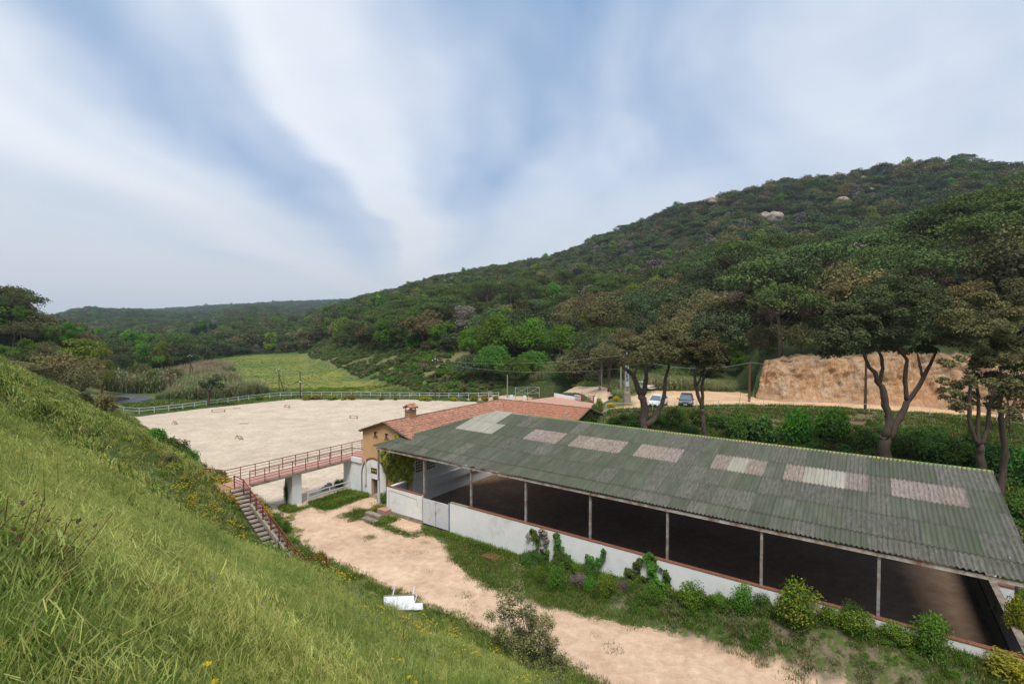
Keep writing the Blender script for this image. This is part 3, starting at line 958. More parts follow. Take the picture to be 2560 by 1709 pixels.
def grass_tuft(name, seed, n, hh, width, spread, mats, weights, droop=0.6, heads=0.3, lean=(0, 0)):
    """a clump of bent blades; some stems carry a nodding seed head"""
    rng = np.random.default_rng(seed)
    V, Q, vv, mi = [], [], [], []
    for k in range(n):
        ph = rng.uniform(0, 2 * math.pi)
        r0 = spread * math.sqrt(rng.random())
        bx, by = r0 * math.cos(ph), r0 * math.sin(ph)
        h = hh * rng.uniform(0.45, 1.1)
        d = rng.uniform(0, 2 * math.pi)
        dr = droop * h * rng.uniform(0.2, 1.1)
        dx, dy = math.cos(d) * dr + lean[0] * h, math.sin(d) * dr + lean[1] * h
        w = width * rng.uniform(0.6, 1.3)
        sx, sy = -math.sin(d + rng.normal() * .6), math.cos(d)
        mat = rng.choice(len(weights), p=weights)
        segs = 3
        base = len(V)
        for s in range(segs + 1):
            t = s / segs
            z = h * (t - 0.28 * t * t * (dr / h) * 1.5) - (0.03 if s == 0 else 0)
            px, py = bx + dx * t * t, by + dy * t * t
            ww = w * (1 - t ** 1.5) + w * 0.15
            V.append((px - sx * ww / 2, py - sy * ww / 2, z))
            V.append((px + sx * ww / 2, py + sy * ww / 2, z))
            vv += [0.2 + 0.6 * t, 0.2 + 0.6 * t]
            if s:
                b = base + 2 * s
                Q.append((b - 2, b - 1, b + 1, b))
                mi.append(mat)
        if rng.random() < heads:
            ex, ey, ez = bx + dx, by + dy, V[-1][2]
            for j in range(5):
                tt = j / 5
                cx, cy, cz = ex + dx * .28 * tt, ey + dy * .28 * tt, ez - 0.05 * hh * tt * tt * 4
                a = rng.uniform(0, 6.28)
                L = 0.085 * hh * 1.5
                ux, uy, uz = math.cos(a) * L * .5, math.sin(a) * L * .5, -L * rng.uniform(.3, 1)
                w2 = w * 0.55
                b = len(V)
                V += [(cx - w2 * .5, cy, cz), (cx + w2 * .5, cy, cz), (cx + ux + w2 * .5, cy + uy, cz + uz), (cx + ux - w2 * .5, cy + uy, cz + uz)]
                vv += [.6, .6, .9, .9]
                Q.append((b, b + 1, b + 2, b + 3))
                mi.append(1)
    return mesh_from(name, V, quads=np.array(Q), mats=mats, mi=mi, attr=vv)


def scatter(name, P, sc, rz, sources, label, cat, idx=None, tilt=None, seed=0):
    """one object whose geometry nodes set the source meshes on many points"""
    rng = np.random.default_rng(seed)
    n = len(P)
    me = bpy.data.meshes.new(name)
    me.vertices.add(n)
    me.vertices.foreach_set('co', np.asarray(P, dtype=np.float32).ravel())
    a = me.attributes.new('sc', 'FLOAT_VECTOR', 'POINT')
    sc = np.asarray(sc, dtype=np.float32)
    if sc.ndim == 1:
        sc = np.repeat(sc[:, None], 3, 1)
    a.data.foreach_set('vector', sc.ravel())
    rot = np.zeros((n, 3), dtype=np.float32)
    rot[:, 2] = rz
    if tilt is not None:
        rot[:, :2] = tilt
    a = me.attributes.new('rot', 'FLOAT_VECTOR', 'POINT')
    a.data.foreach_set('vector', rot.ravel())
    a = me.attributes.new('idx', 'INT', 'POINT')
    a.data.foreach_set('value', (rng.integers(0, len(sources), n) if idx is None else idx).astype(np.int32))
    o = link(name, me)
    g = bpy.data.node_groups.new(name, 'GeometryNodeTree')
    g.interface.new_socket('Geometry', in_out='INPUT', socket_type='NodeSocketGeometry')
    g.interface.new_socket('Geometry', in_out='OUTPUT', socket_type='NodeSocketGeometry')
    N = g.nodes
    gi = N.new('NodeGroupInput')
    go = N.new('NodeGroupOutput')
    ip = N.new('GeometryNodeInstanceOnPoints')
    jn = N.new('GeometryNodeJoinGeometry')
    for s in sources:
        oi = N.new('GeometryNodeObjectInfo')
        oi.inputs['Object'].default_value = s
        oi.inputs['As Instance'].default_value = True
        g.links.new(oi.outputs['Geometry'], jn.inputs[0])
    ip.inputs['Pick Instance'].default_value = True
    g.links.new(gi.outputs[0], ip.inputs['Points'])
    g.links.new(jn.outputs[0], ip.inputs['Instance'])
    for an, dt, sk in (('idx', 'INT', 'Instance Index'), ('sc', 'FLOAT_VECTOR', 'Scale'), ('rot', 'FLOAT_VECTOR', 'Rotation')):
        na = N.new('GeometryNodeInputNamedAttribute')
        na.data_type = dt
        na.inputs[0].default_value = an
        out = [q for q in na.outputs if q.enabled and q.name == 'Attribute'][0]
        if sk == 'Rotation':
            er = N.new('FunctionNodeEulerToRotation')
            g.links.new(out, er.inputs[0])
            out = er.outputs[0]
        g.links.new(out, ip.inputs[sk])
    g.links.new(ip.outputs[0], go.inputs[0])
    md = o.modifiers.new('scatter', 'NODES')
    md.node_group = g
    return tag(o, label, cat, kind='stuff')


def src(me):
    return bpy.data.objects.new(me.name, me)      # a source for scatters only, not placed in the scene

# ================================================================== THE COVERED RIDING BARN
EAVE_B, RIDGE_B = 28.7, 38.62
SLOPE = 0.225
ZE = 5.62
ROOFANG = math.atan(SLOPE)


def zroof(b):
    return ZE + (b - EAVE_B) * SLOPE if b <= RIDGE_B else ZE + (2 * RIDGE_B - b - EAVE_B) * SLOPE


def verge_b(a):
    return 28.79 + (a + 35.46) * 1.601


def build_barn():
    barn = thing('riding_barn', 'long open-sided riding barn with mossy corrugated roof and low white wall', 'barn', AB(-14, 38, 0))
    # --- corrugated sheets of the front slope
    rows = [28.7, 30.0, 32.0, 34.05, 36.1, 38.62]
    W = 1.055
    rng = random.Random(5)
    pink = [(-25.5, -25.0, 3), (-23.05, -19.8, 3), (-18.9, -14.6, 3), (-13.6, -10.3, 3), (-8.3, -5.0, 3), (-4.1, 0.3, 3), (1.2, 4.5, 3)]
    pale = [(-30.4, -25.6, 3), (-30.4, -26.6, 4), (-7.3, -6.1, 3), (-3.0, -0.8, 3)]
    PITCH = W / 5
    cache = {}

    def sheet_mesh(length, ncol, clip=None, a0=0.0, b0=0.0, b1=0.0):
        key = (round(length, 3), ncol) if clip is None else None
        if key and key in cache:
            return cache[key]
        V, F = [], []
        cols = ncol * 6 + 1
        ok = []
        for i in range(cols):
            x = i / 6 * PITCH
            zc = 0.046 * math.cos(2 * math.pi * i / 6)
            L = length
            s0 = 0.0
            if clip is not None:
                L = min(b1, clip(a0 + x)) - b0
                L = L if L > 0.01 else -1
            ok.append(L > 0)
            L = max(L, 0.0)
            V += [(x, s0, zc), (x, L / math.cos(ROOFANG), zc)]
        for i in range(cols - 1):
            if ok[i] and ok[i + 1]:
                F.append((2 * i, 2 * i + 2, 2 * i + 3, 2 * i + 1))
        if not F:
            return None
        us = sorted({i for f in F for i in f})
        mp = {o: i for i, o in enumerate(us)}
        V = [V[i] for i in us]
        F = [tuple(mp[i] for i in f) for f in F]
        me = mesh_from('roof_sheet', V, F, mats=[None], smooth=True)
        if key:
            cache[key] = me
        return me
    base = np.array(barn.location)
    a_left = -35.46
    n0 = -34
    Mrot = Matrix.Rotation(RZ, 4, 'Z') @ Matrix.Rotation(ROOFANG, 4, 'X')
    for r in range(5):
        b0, b1 = rows[r], rows[r + 1]
        for n in range(n0, 6):
            a0 = 0.2 + W * n
            ncol = 5 if n < 5 else 2
            lap = 0.10 if r else 0.0
            need_clip = verge_b(a0) < b1
            if need_clip:
                me = sheet_mesh(0, ncol, verge_b, a0, b0 - lap, b1)
            else:
                me = sheet_mesh(b1 - b0 + lap, ncol)
            if me is None:
                continue
            mat = M_SHEET if rng.random() < 0.5 + 0.3 * (a0 < -12) - 0.12 * (a0 > -3) else M_SHEETGREY
            for (p, q, rr) in pink:
                if r == rr and p - 0.2 <= a0 and a0 + W <= q + 0.2:
                    mat = M_SHEETPINK
            for (p, q, rr) in pale:
                if r == rr and p - 0.2 <= a0 and a0 + W <= q + 0.2:
                    mat = M_SHEETPALE
            o = bpy.data.objects.new('roof_sheet', me)
            COL.objects.link(o)
            zz = zroof(b0 - lap) + 0.022 * (r + (n % 2) * 0.4) + (0.016 if r else 0)
            pos = AB(a0, b0 - lap, zz)
            o.parent = barn
            o.rotation_euler = Mrot.to_euler()
            o.location = tuple(pos - base)
            me.materials[0] = M_SHEET if me.materials[0] is None else me.materials[0]
            o.material_slots[0].link = 'OBJECT'
            o.material_slots[0].material = mat
            k = rng.uniform(0.86, 1.12) if mat in (M_SHEET, M_SHEETGREY) else rng.uniform(0.9, 1.08)
            g = rng.uniform(0.97, 1.07) if mat is M_SHEET else 1.0
            o.color = (k, k * g, k * rng.uniform(.93, 1.02), 1)
    # the far slope, out of the photograph's sight: one joined part of real sheets
    mb = MB()
    b0, b1 = RIDGE_B, 2 * RIDGE_B - EAVE_B
    for i in range(int(35.2 / PITCH * 3)):
        a0 = -29.3 + i * PITCH / 3
        a1 = a0 + PITCH / 3
        h0 = 0.028 * math.cos(2 * math.pi * i / 3)
        h1 = 0.028 * math.cos(2 * math.pi * (i + 1) / 3)
        mb.add([AB(a0, b0, zroof(b0) + h0), AB(a1, b0, zroof(b0) + h1), AB(a1, b1, zroof(b1) + h1), AB(a0, b1, zroof(b1) + h0)], [(0, 1, 2, 3)])
    o = mb.build('far_roof_slope', M_SHEET, barn, smooth=True)
    tag(o, kind='stuff')
    # ridge caps with a scalloped skirt
    for i in range(18):
        a0 = -29.4 + i * 1.97
        a1 = min(a0 + 1.99, 5.95)
        mb = MB()
        top, und = [], []
        nseg = 30
        V = []
        for s, sgn in ((0, -1), (1, 1)):
            for j in range(nseg + 1):
                a = a0 + (a1 - a0) * j / nseg
                wv = 0.038 * math.cos(2 * math.pi * (a - 0.2) / PITCH)
                V.append(AB(a, RIDGE_B, zroof(RIDGE_B) + 0.115 + 0.008 * (i % 2)))
                V.append(AB(a, RIDGE_B + sgn * 0.17, zroof(RIDGE_B) + 0.075 + 0.008 * (i % 2)))
                V.append(AB(a, RIDGE_B + sgn * 0.26, zroof(RIDGE_B) - 0.06 + 0.035 + wv * 1.2))
        k = (nseg + 1) * 3
        for s in (0, 1):
            for j in range(nseg):
                for t in (0, 1):
                    q = s * k + j * 3 + t
                    mb_f = (q, q + 3, q + 4, q + 1)
                    und.append(mb_f if s else mb_f[::-1])
        mb.add(V, und)
        mb.build('ridge_cap', M_CAP if i > 1 else M_SHEETPALE, barn, smooth=False)
    # verge boards and fascia lichen along the slanting left edge
    mb = MB()
    prev = None
    for i in range(13):
        a = -35.46 + (a_left * 0) + i * 0.51
        b = min(verge_b(a), RIDGE_B)
        p = AB(a, b, zroof(b) + 0.03)
        if prev is not None:
            mb.bar(prev, p, 0.14, 0.09)
        prev = p
    mb.build('verge_trim', pbr('lichen_verge', (0.26, 0.19, 0.09), 0.95, var=0.4, scale=5, second=(0.13, 0.14, 0.06), sec_amt=0.45, sec_scale=2), barn)
    # steelwork: eave beam, posts, purlins, rafters
    mb = MB()
    mb.bar(AB(-35.1, 28.84, 5.40), AB(6.9, 28.84, 5.40), 0.08, 0.17)
    mb.build('eave_beam', M_BEAM, barn)
    for b in (30.6, 32.6, 34.6, 36.6, 38.4):
        mb = MB()
        mb.bar(AB(max(-33.0, -35.4 + (b - 28.7) / 1.6 + .4), b, zroof(b) - 0.15), AB(5.8, b, zroof(b) - 0.15), 0.07, 0.1)
        mb.build('purlin', M_DARKSTEEL, barn)
    for k in range(8):
        a = -29.35 + 5 * k
        mb = MB()
        mb.bar(AB(a, 28.95, 5.36), AB(a, 38.6, zroof(38.6) - 0.3), 0.1, 0.16)
        mb.bar(AB(a, 38.6, zroof(38.6) - 0.3), AB(a, 48.2, 5.36), 0.1, 0.16)
        mb.build('rafter', M_DARKSTEEL, barn)
    posts = [(-35.0, 0.03), (-34.0 + 0, None)] + [(-29.35 + 5 * k, 2.36) for k in range(7)] + [(5.65, 2.36)]
    for a, z0 in posts:
        if z0 is None:
            continue
        mb = MB()
        mb.box(a - 0.065, a + 0.065, 28.9, 29.03, z0 - (0.05 if a < -30 else 0.4), 5.36)
        mb.build('post', M_STEEL, barn)
        if a < -34:
            mb = MB()
            mb.box(a - 0.072, a + 0.072, 28.893, 29.037, 0.0, 2.55)
            mb.build('post_sleeve', M_RAILWHITE, barn)
    for k in range(8):
        a = -29.35 + 5 * k
        mb = MB()
        mb.box(a - 0.1, a + 0.1, 48.1, 48.3, 0, 5.3)
        mb.build('post', M_STEEL, barn)
    # low walls
    mb = MB()
    mb.box(-33.7, -29.42, 28.75, 29.0, 0.30, 2.32)
    mb.build('wall', M_WHITE, barn)
    mb = MB()
    mb.box(-26.35, 5.9, 28.75, 29.0, -0.3, 2.36)
    mb.build('wall', M_WHITE, barn)
    mb = MB()
    mb.box(-33.78, -29.3, 28.66, 29.06, -0.3, 0.30)
    mb.build('plinth', M_CONC, barn)
    for (x0, x1) in ((-33.72, -29.45), (-24.5, 5.6)):
        n = int((x1 - x0) / 0.9)
        for i in range(n):
            mb = MB()
            p = x0 + (x1 - x0) * i / n
            q = x0 + (x1 - x0) * (i + 1) / n - 0.012
            z0 = 2.322 if x0 < -30 else 2.362
            mb.box(p, q, 28.73, 29.01, z0, z0 + 0.045)
            mb.build('coping', M_BRICKRED, barn)
    mb = MB()
    mb.box(-26.35, -24.52, 28.74, 29.005, 2.362, 2.40)
    mb.build('coping', M_CONC, barn)
    # end walls, inside bands
    mb = MB()
    mb.box(-33.7, -33.45, 29.003, 38.5, -0.1, 2.30)
    mb.build('end_wall', M_WHITE, barn)
    mb = MB()
    mb.box(-33.447, -33.40, 29.003, 33.4, 0.9, 2.24)
    mb.build('inner_panel', M_GREYWALL, barn)
    mb = MB()
    mb.box(-33.36, -33.30, 29.01, 48.0, 0.0, 1.15)
    mb.build('kick_board', M_GREENBAND, barn)
    mb = MB()
    mb.box(-33.2, -33.0, 33.5, 44, 1.2, 2.0)
    mb.build('inner_wall', M_WHITE, barn)
    mb = MB()
    mb.box(5.62, 5.87, 29.003, 48.0, -0.2, 2.30)
    mb.build('end_wall', M_GREYWALL, barn)
    mb = MB()
    mb.box(5.55, 5.617, 29.01, 48.0, 0.0, 1.2)
    mb.build('kick_board', M_GREENBAND, barn)
    mb = MB()
    mb.box(5.60, 5.92, 29.02, 48.0, 2.302, 2.36)
    mb.build('coping', M_CONC, barn)
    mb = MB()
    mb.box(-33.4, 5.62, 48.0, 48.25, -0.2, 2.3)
    mb.build('back_wall', M_GREYWALL, barn)
    mb = MB()
    mb.box(-33.2, 5.5, 47.93, 47.997, 0.0, 1.2)
    mb.build('kick_board', M_GREENBAND, barn)
    for b in (29.2, 33.0, 37.0, 41.0):
        mb = MB()
        mb.box(5.88, 6.75, b - .15, b + .15, -0.2, 2.15)
        mb.build('buttress', M_WHITE, barn)
        mb = MB()
        mb.box(5.9, 6.8, b - .19, b + .19, 2.153, 2.22)
        mb.build('coping', M_BRICKRED, barn)
        mb = MB()
        mb.box(6.0, 6.1, b + .2, b + .3, 0, zroof(b) - 0.15)
        mb.build('post', M_DARKSTEEL, barn)
    # rolling gate between the first and second post
    g = MB()
    g.box(-29.25, -26.42, 28.72, 28.78, 0.16, 2.18)
    g = g.build('gate', pbr('white_sheet_gate', (0.60, 0.61, 0.64), 0.6, var=0.05, bump=0.05, second=(0.46, 0.42, 0.38), sec_amt=0.36, sec_scale=1.6), barn)
    mb = MB()
    mb.bar(AB(-27.84, 28.705, 0.2), AB(-27.84, 28.705, 2.15), 0.02)
    mb.build('gate_seam', M_CONC, g)
    mb = MB()
    mb.lbox(AB(-27.8, 28.69, 1.25), (0.1, 0.05, 0.22))
    mb.build('latch', M_STEEL, g)
    mb = MB()
    mb.box(-26.46, -26.40, 28.70, 28.76, 0.0, 2.36)
    mb.build('gate_post', pbr('blue_grey_paint', (0.22, 0.29, 0.40), 0.6, bump=0), barn)
    # cable running along the wall head
    mb = MB()
    mb.tube([AB(-33.4, 28.735, 0.35), AB(-33.4, 28.735, 2.05), AB(-31.5, 28.735, 2.0), AB(-30.0, 28.735, 1.9), AB(-29.9, 28.735, 1.3)], 0.014, 5)
    mb.build('cable', M_CONC, barn)
    return barn


barn = build_barn()

# ================================================================== THE STABLE BUILDING (two tiled wings)
WA, WB = -36.4, 49.0           # ridge of the left wing runs at a=WA, ridge of the right wing at b=WB
ZR, ZEV, HALF = 7.25, 6.15, 3.35
SLT = (ZR - ZEV) / HALF


def tile_roof(name, kind, mat, parent):
    """barrel tiles laid row over row on one slope, as one joined part"""
    rng = random.Random(sum(map(ord, kind)))
    V, F = [], []
    pitch, rowl = 0.235, 0.40
    run = HALF + 0.25

    def pt(along, down, up):
        z = ZR - down * SLT + up
        if kind == 'A_right':
            return AB(WA + down, along, z)
        if kind == 'A_left':
            return AB(WA - down, along, z)
        if kind == 'B_near':
            return AB(along, WB - down, z)
        return AB(along, WB + down, z)
    if kind.startswith('A'):
        lo, hi = 30.7, WB + (run if kind == 'A_left' else 0)
    else:
        lo, hi = WA - (run if kind == 'B_far' else 0), -24.4
    n = int((hi - lo) / pitch)
    for i in range(n):
        c = lo + (i + 0.5) * pitch
        d0, d1 = 0.0, run
        if kind == 'A_right':
            d1 = min(run, WB - c)
        if kind == 'A_left' and c > WB:
            d0 = c - WB
        if kind == 'B_near':
            d1 = min(run, c - WA)
        if kind == 'B_far' and c < WA:
            d0 = WA - c
        r = int(math.ceil((d1 - d0) / rowl))
        for j in range(r):
            s0 = d0 + j * rowl
            s1 = min(s0 + rowl + 0.05, d1 + 0.05)
            jit = rng.uniform(-0.012, 0.012)
            lift = rng.uniform(0, 0.014)
            k = len(V)
            for (s, rad, up) in ((s0, 0.082, 0.03), (s1, 0.098, 0.055 + lift)):
                for q in range(5):
                    th = math.pi * q / 4
                    V.append(pt(c + jit + rad * math.cos(th) * 1.05, s, up + rad * 0.85 * math.sin(th) - 0.02))
            for q in range(4):
                F.append((k + q, k + q + 1, k + 6 + q, k + 5 + q))
            F.append((k + 5, k + 6, k + 7, k + 8, k + 9))
    me = mesh_from(name, np.array(V) - np.array(parent.location), F, mats=[mat])
    o = link(name, me, parent)
    tag(o, kind='stuff')
    return o


def build_stable():
    st = thing('stable_building', 'ochre stable building with two tiled wings beside the barn', 'building', AB(-33, 45, 0))

    def plane(name, pts, mat, th=0.12):
        mb = MB()
        n = len(pts)
        lo = [np.array(p) - (0, 0, th) for p in pts]
        mb.add(list(pts) + lo, [tuple(range(n)), tuple(range(2 * n - 1, n - 1, -1))] + [(i, n + i, n + (i + 1) % n, (i + 1) % n) for i in range(n)])
        return mb.build(name, mat, st)
    run = HALF + 0.22
    ze = ZR - run * SLT
    # boards under the tiles (the four slopes, mitred at hip and valley)
    dz = 0.0
    plane('roof_deck', [AB(WA, 30.75, ZR), AB(WA + run, 30.75, ze), AB(WA + run, WB - run, ze), AB(WA, WB, ZR)], M_MORTAR)
    plane('roof_deck', [AB(WA - 0.003, 30.75, ZR), AB(WA - 0.003, WB, ZR), AB(WA - run, WB + run, ze), AB(WA - run, 30.75, ze)], M_MORTAR)
    plane('roof_deck', [AB(WA + 0.004, WB - 0.003, ZR), AB(WA + run, WB - run - 0.003, ze), AB(-24.45, WB - run, ze), AB(-24.45, WB - 0.003, ZR)], M_MORTAR)
    plane('roof_deck', [AB(WA, WB + 0.003, ZR), AB(-24.45, WB + 0.003, ZR), AB(-24.45, WB + run, ze), AB(WA - run, WB + run + .003, ze)], M_MORTAR)
    tile_roof('roof_tiles', 'A_right', M_TILE, st)
    tile_roof('roof_tiles', 'A_left', M_TILE, st)
    tile_roof('roof_tiles', 'B_near', M_TILE2, st)
    tile_roof('roof_tiles', 'B_far', M_TILE2, st)
    # ridge, hip and verge tiles, each its own piece
    rng = random.Random(9)
    cm = MB()
    for s, rad in ((0, 0.10), (0.42, 0.125)):
        for q in range(6):
            th = math.pi * q / 5
            cm.V.append((s, rad * math.cos(th), rad * 0.85 * math.sin(th)))
    cm.F = [(q, q + 1, q + 7, q + 6) for q in range(5)] + [(6, 7, 8, 9, 10, 11), (5, 4, 3, 2, 1, 0)]
    capme = mesh_from('ridge_tile', cm.V, cm.F, mats=[pbr('dark_ridge_tile', (0.20, 0.10, 0.07), 0.95, var=0.4, second=(0.15, 0.15, 0.07), sec_amt=0.42, sec_scale=2)])
    base = Vector(st.location)

    def run_caps(p0, p1, drop=0.0, name='ridge_tile'):
        p0, p1 = Vector(tuple(p0)), Vector(tuple(p1))
        L = (p1 - p0).length
        d = (p1 - p0).normalized()
        n = int(L / 0.38)
        q = d.to_track_quat('X', 'Z').to_euler()
        for i in range(n):
            o = bpy.data.objects.new(name, capme)
            COL.objects.link(o)
            o.parent = st
            o.location = p0 + d * (L * i / n) - base + Vector((0, 0, 0.03 + rng.uniform(-.01, .012)))
            o.rotation_euler = q
    run_caps(AB(WA, 30.7, ZR), AB(WA, WB, ZR))
    run_caps(AB(WA, WB, ZR), AB(-24.4, WB, ZR))
    run_caps(AB(WA, 30.72, ZR), AB(WA + run, 30.72, ze), name='verge_tile')
    run_caps(AB(WA, 30.72, ZR), AB(WA - run, 30.72, ze), name='verge_tile')
    run_caps(AB(-24.42, WB, ZR), AB(-24.42, WB - run, ze), name='verge_tile')
    run_caps(AB(-24.42, WB, ZR), AB(-24.42, WB + run, ze), name='verge_tile')
    run_caps(AB(WA, WB, ZR), AB(WA + run, WB - run, ze - 0.03), name='valley_tile')
    # walls of the left wing with a real door recess in the gable
    aL, aR = WA - HALF, WA + HALF - 0.1
    zt = 6.05

    def zwall(a):
        return ZR - 0.14 - abs(a - WA) * SLT

    def gable_strip(a0, a1, z0, mat=M_OCHRE, b=31.0, th=0.28, name='wall'):
        mb = MB()
        cuts = [a0] + ([WA] if a0 < WA < a1 else []) + [a1]
        p = [(c, zwall(c)) for c in cuts]
        n = len(p)
        front = [AB(c, b, z0) for c in (a0, a1)]
        prof = [AB(a0, b, z0), AB(a1, b, z0)] + [AB(c, b, z) for c, z in reversed(p)]
        back = [AB(a0, b + th, z0), AB(a1, b + th, z0)] + [AB(c, b + th, z) for c, z in reversed(p)]
        m = len(prof)
        mb.add(prof + back, [tuple(range(m)), tuple(range(2 * m - 1, m - 1, -1))] + [((i + 1) % m, i, m + i, m + (i + 1) % m) for i in range(m)])
        return mb.build(name, mat, st)
    # windows: openings between wall pieces
    wins = [(-38.13, -37.58), (-36.55, -36.02), (-35.10, -34.6)]
    edges = [aL] + [e for w in wins for e in w] + [aR]
    for i in range(0, len(edges), 2):
        if edges[i + 1] > edges[i]:
            gable_strip(edges[i], edges[i + 1], 3.6)
    for (p, q) in wins:
        mb = MB()
        mb.box(p, q, 31.0, 31.28, 3.6, 5.68)
        mb.build('wall', M_OCHRE, st)
        gable_strip(p, q, 6.2)
        mb = MB()
        mb.box(p - .03, q + .03, 30.96, 31.15, 5.60, 5.683)
        sill = mb.build('window', M_BROWNTRIM, st)
        for (x0, x1, z0, z1) in ((p, p + .05, 5.684, 6.2), (q - .05, q, 5.684, 6.2), (p + .051, q - .051, 6.15, 6.2)):
            mb = MB()
            mb.box(x0, x1, 31.05, 31.12, z0, z1)
            mb.build('frame', M_BROWNTRIM, sill)
        mb = MB()
        mb.box(p + .05, q - .05, 31.16, 31.19, 5.684, 6.15)
        mb.build('pane', pbr('window_dark', (0.02, 0.022, 0.025), 0.2, bump=0), sill)
        mb = MB()
        cx = (p + q) / 2 + .06
        mb.tube([AB(cx, 31.10, 5.93), AB(cx, 31.158, 5.93)], 0.17, 12)
        mb.build('fan', M_GALV, sill)
    mb = MB()
    # ochre below, beside the arch; white inside the arch
    zb = -0.2
    mb.box(aL, -38.52, 31.0, 31.28, zb, 3.598)
    mb.build('wall', M_OCHRE, st)
    mb = MB()
    mb.box(-38.519, -37.201, 31.0, 31.28, 1.66, 3.598)
    mb.build('wall', M_OCHRE, st)
    mb = MB()
    mb.box(-37.2, aR, 31.0, 31.28, zb, 3.598)
    mb.build('wall', M_OCHRE, st)
    # arch panel of white render, 2 cm proud, and its brown band
    ac, arx, zs_, art = -38.08, 1.72, 1.86, 1.66
    N = 22
    arc = [(ac + arx * math.cos(math.pi * i / N), zs_ + art * math.sin(math.pi * i / N)) for i in range(N + 1)]
    out = [(ac + (arx + .16) * math.cos(math.pi * i / N), zs_ + (art + .17) * math.sin(math.pi * i / N)) for i in range(N + 1)]
    mb = MB()

    def strip(poly_a, poly_b, b0, b1):
        n = len(poly_a)
        V = [AB(x, b0, z) for x, z in poly_a] + [AB(x, b0, z) for x, z in poly_b] + [AB(x, b1, z) for x, z in poly_a] + [AB(x, b1, z) for x, z in poly_b]
        F = []
        for i in range(n - 1):
            F += [(i, i + 1, n + i + 1, n + i), (n + i, n + i + 1, 3 * n + i + 1, 3 * n + i), (2 * n + i, 2 * n + i + 1, i + 1, i)]
        mb.add(V, F)
    # white: above the door head
    dl, dr, dh = -38.5, -37.22, 1.64
    arc_up = [p for p in arc]
    low = [(min(max(p[0], dl), dr) if False else p[0], dh) for p in arc_up]
    strip(low, arc_up, 30.975, 30.998)
    mb.box(ac - arx, dl, 30.975, 30.998, zb, dh)
    mb.box(dr, ac + arx, 30.975, 30.998, zb, dh)
    mb.build('arch_panel', M_WHITE, st)
    mb = MB()
    strip(arc, out, 30.94, 30.999)
    mb.box(ac - arx - .16, ac - arx, 30.94, 30.999, zb, zs_)
    mb.box(ac + arx, ac + arx + .16, 30.94, 30.999, zb, zs_)
    mb.build('arch_band', M_BROWNTRIM, st)
    # door recess: passage going in
    mb = MB()
    mb.box(dl - .08, dl + .003, 31.28, 35, zb, 1.9)
    mb.box(dr - .003, dr + .08, 31.28, 35, zb, 1.9)
    mb.build('passage_wall', pbr('inner_plaster', (0.30, 0.25, 0.21), 0.9, var=0.3), st)
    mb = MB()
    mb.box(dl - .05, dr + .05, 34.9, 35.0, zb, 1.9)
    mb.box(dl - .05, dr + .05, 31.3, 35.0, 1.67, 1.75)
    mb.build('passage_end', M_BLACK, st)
    mb = MB()
    mb.box(dl - .1, dr + .15, 30.6, 31.2, -0.1, 0.06)
    mb.build('door_step', M_CONC, st)
    # dark sign above the door: three small yellow horse-like marks in a row
    mb = MB()
    mb.box(-38.50, -37.66, 30.94, 30.972, 2.19, 2.68)
    sg = mb.build('sign_board', M_SIGNDARK, st)
    for i in range(3):
        x = -38.37 + i * 0.25
        mb = MB()
        mb.box(x, x + .15, 30.925, 30.938, 2.42, 2.50)
        mb.box(x + .11, x + .17, 30.925, 30.9385, 2.501, 2.56)
        mb.box(x + .01, x + .035, 30.925, 30.938, 2.34, 2.419)
        mb.box(x + .115, x + .14, 30.925, 30.938, 2.34, 2.419)
        mb.build('emblem', M_YELLOW, sg)
    # rain pipe
    mb = MB()
    mb.tube([AB(-39.2, 30.88, 3.55), AB(-39.2, 30.88, 0.9), AB(-39.35, 30.86, 0.86)], 0.07, 8)
    mb.build('drain_pipe', pbr('cream_pipe', (0.50, 0.46, 0.38), 0.6, bump=0), st)
    # long walls
    for (x0, x1, y0, y1, z0, z1, mat) in (
            (aL, aL + .28, 31.283, WB + HALF, -0.2, zt, M_OCHRE),
            (aR - .28, aR, 31.283, WB - HALF, -0.2, zt, M_WHITE),
            (aR - .277, -25.0, WB - HALF, WB - HALF + .28, -0.2, zt, M_OCHRE),
            (aL + .283, -25.0, WB + HALF - .28, WB + HALF, 2.5, zt, M_OCHRE)):
        mb = MB()
        mb.box(x0, x1, y0, y1, z0, z1)
        mb.build('wall', mat, st)
    # block lattice openings seen under the barn roof
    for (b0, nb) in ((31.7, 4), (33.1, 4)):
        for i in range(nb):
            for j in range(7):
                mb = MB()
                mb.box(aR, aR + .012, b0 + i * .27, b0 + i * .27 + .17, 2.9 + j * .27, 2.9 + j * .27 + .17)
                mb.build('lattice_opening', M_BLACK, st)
    # gable of the right wing
    mb = MB()
    bs = [WB - HALF, WB, WB + HALF]
    zz = [ZR - .14 - HALF * SLT, ZR - .14, ZR - .14 - HALF * SLT]
    prof = [AB(-24.75, bs[0], 0), AB(-24.75, bs[2], 0)] + [AB(-24.75, bs[i], zz[i]) for i in (2, 1, 0)]
    back = [AB(-24.997, bs[0], 0), AB(-24.997, bs[2], 0)] + [AB(-24.997, bs[i], zz[i]) for i in (2, 1, 0)]
    mb.add(prof + back, [(0, 1, 2, 3, 4), (9, 8, 7, 6, 5)] + [((i + 1) % 5, i, 5 + i, 5 + (i + 1) % 5) for i in range(5)])
    mb.build('wall', M_PINKREND, st)
    mb = MB()
    mb.tube([AB(-25.3, 45.3, 5.9), AB(-25.3, 45.3, 7.15)], 0.09, 8)
    fl = mb.build('flue_pipe', M_GALV, st)
    mb = MB()
    mb.tube([AB(-25.3, 45.3, 7.2), AB(-25.3, 45.3, 7.26)], [0.15, 0.05], 8)
    mb.build('cowl', M_GALV, fl)
    # chimney
    mb = MB()
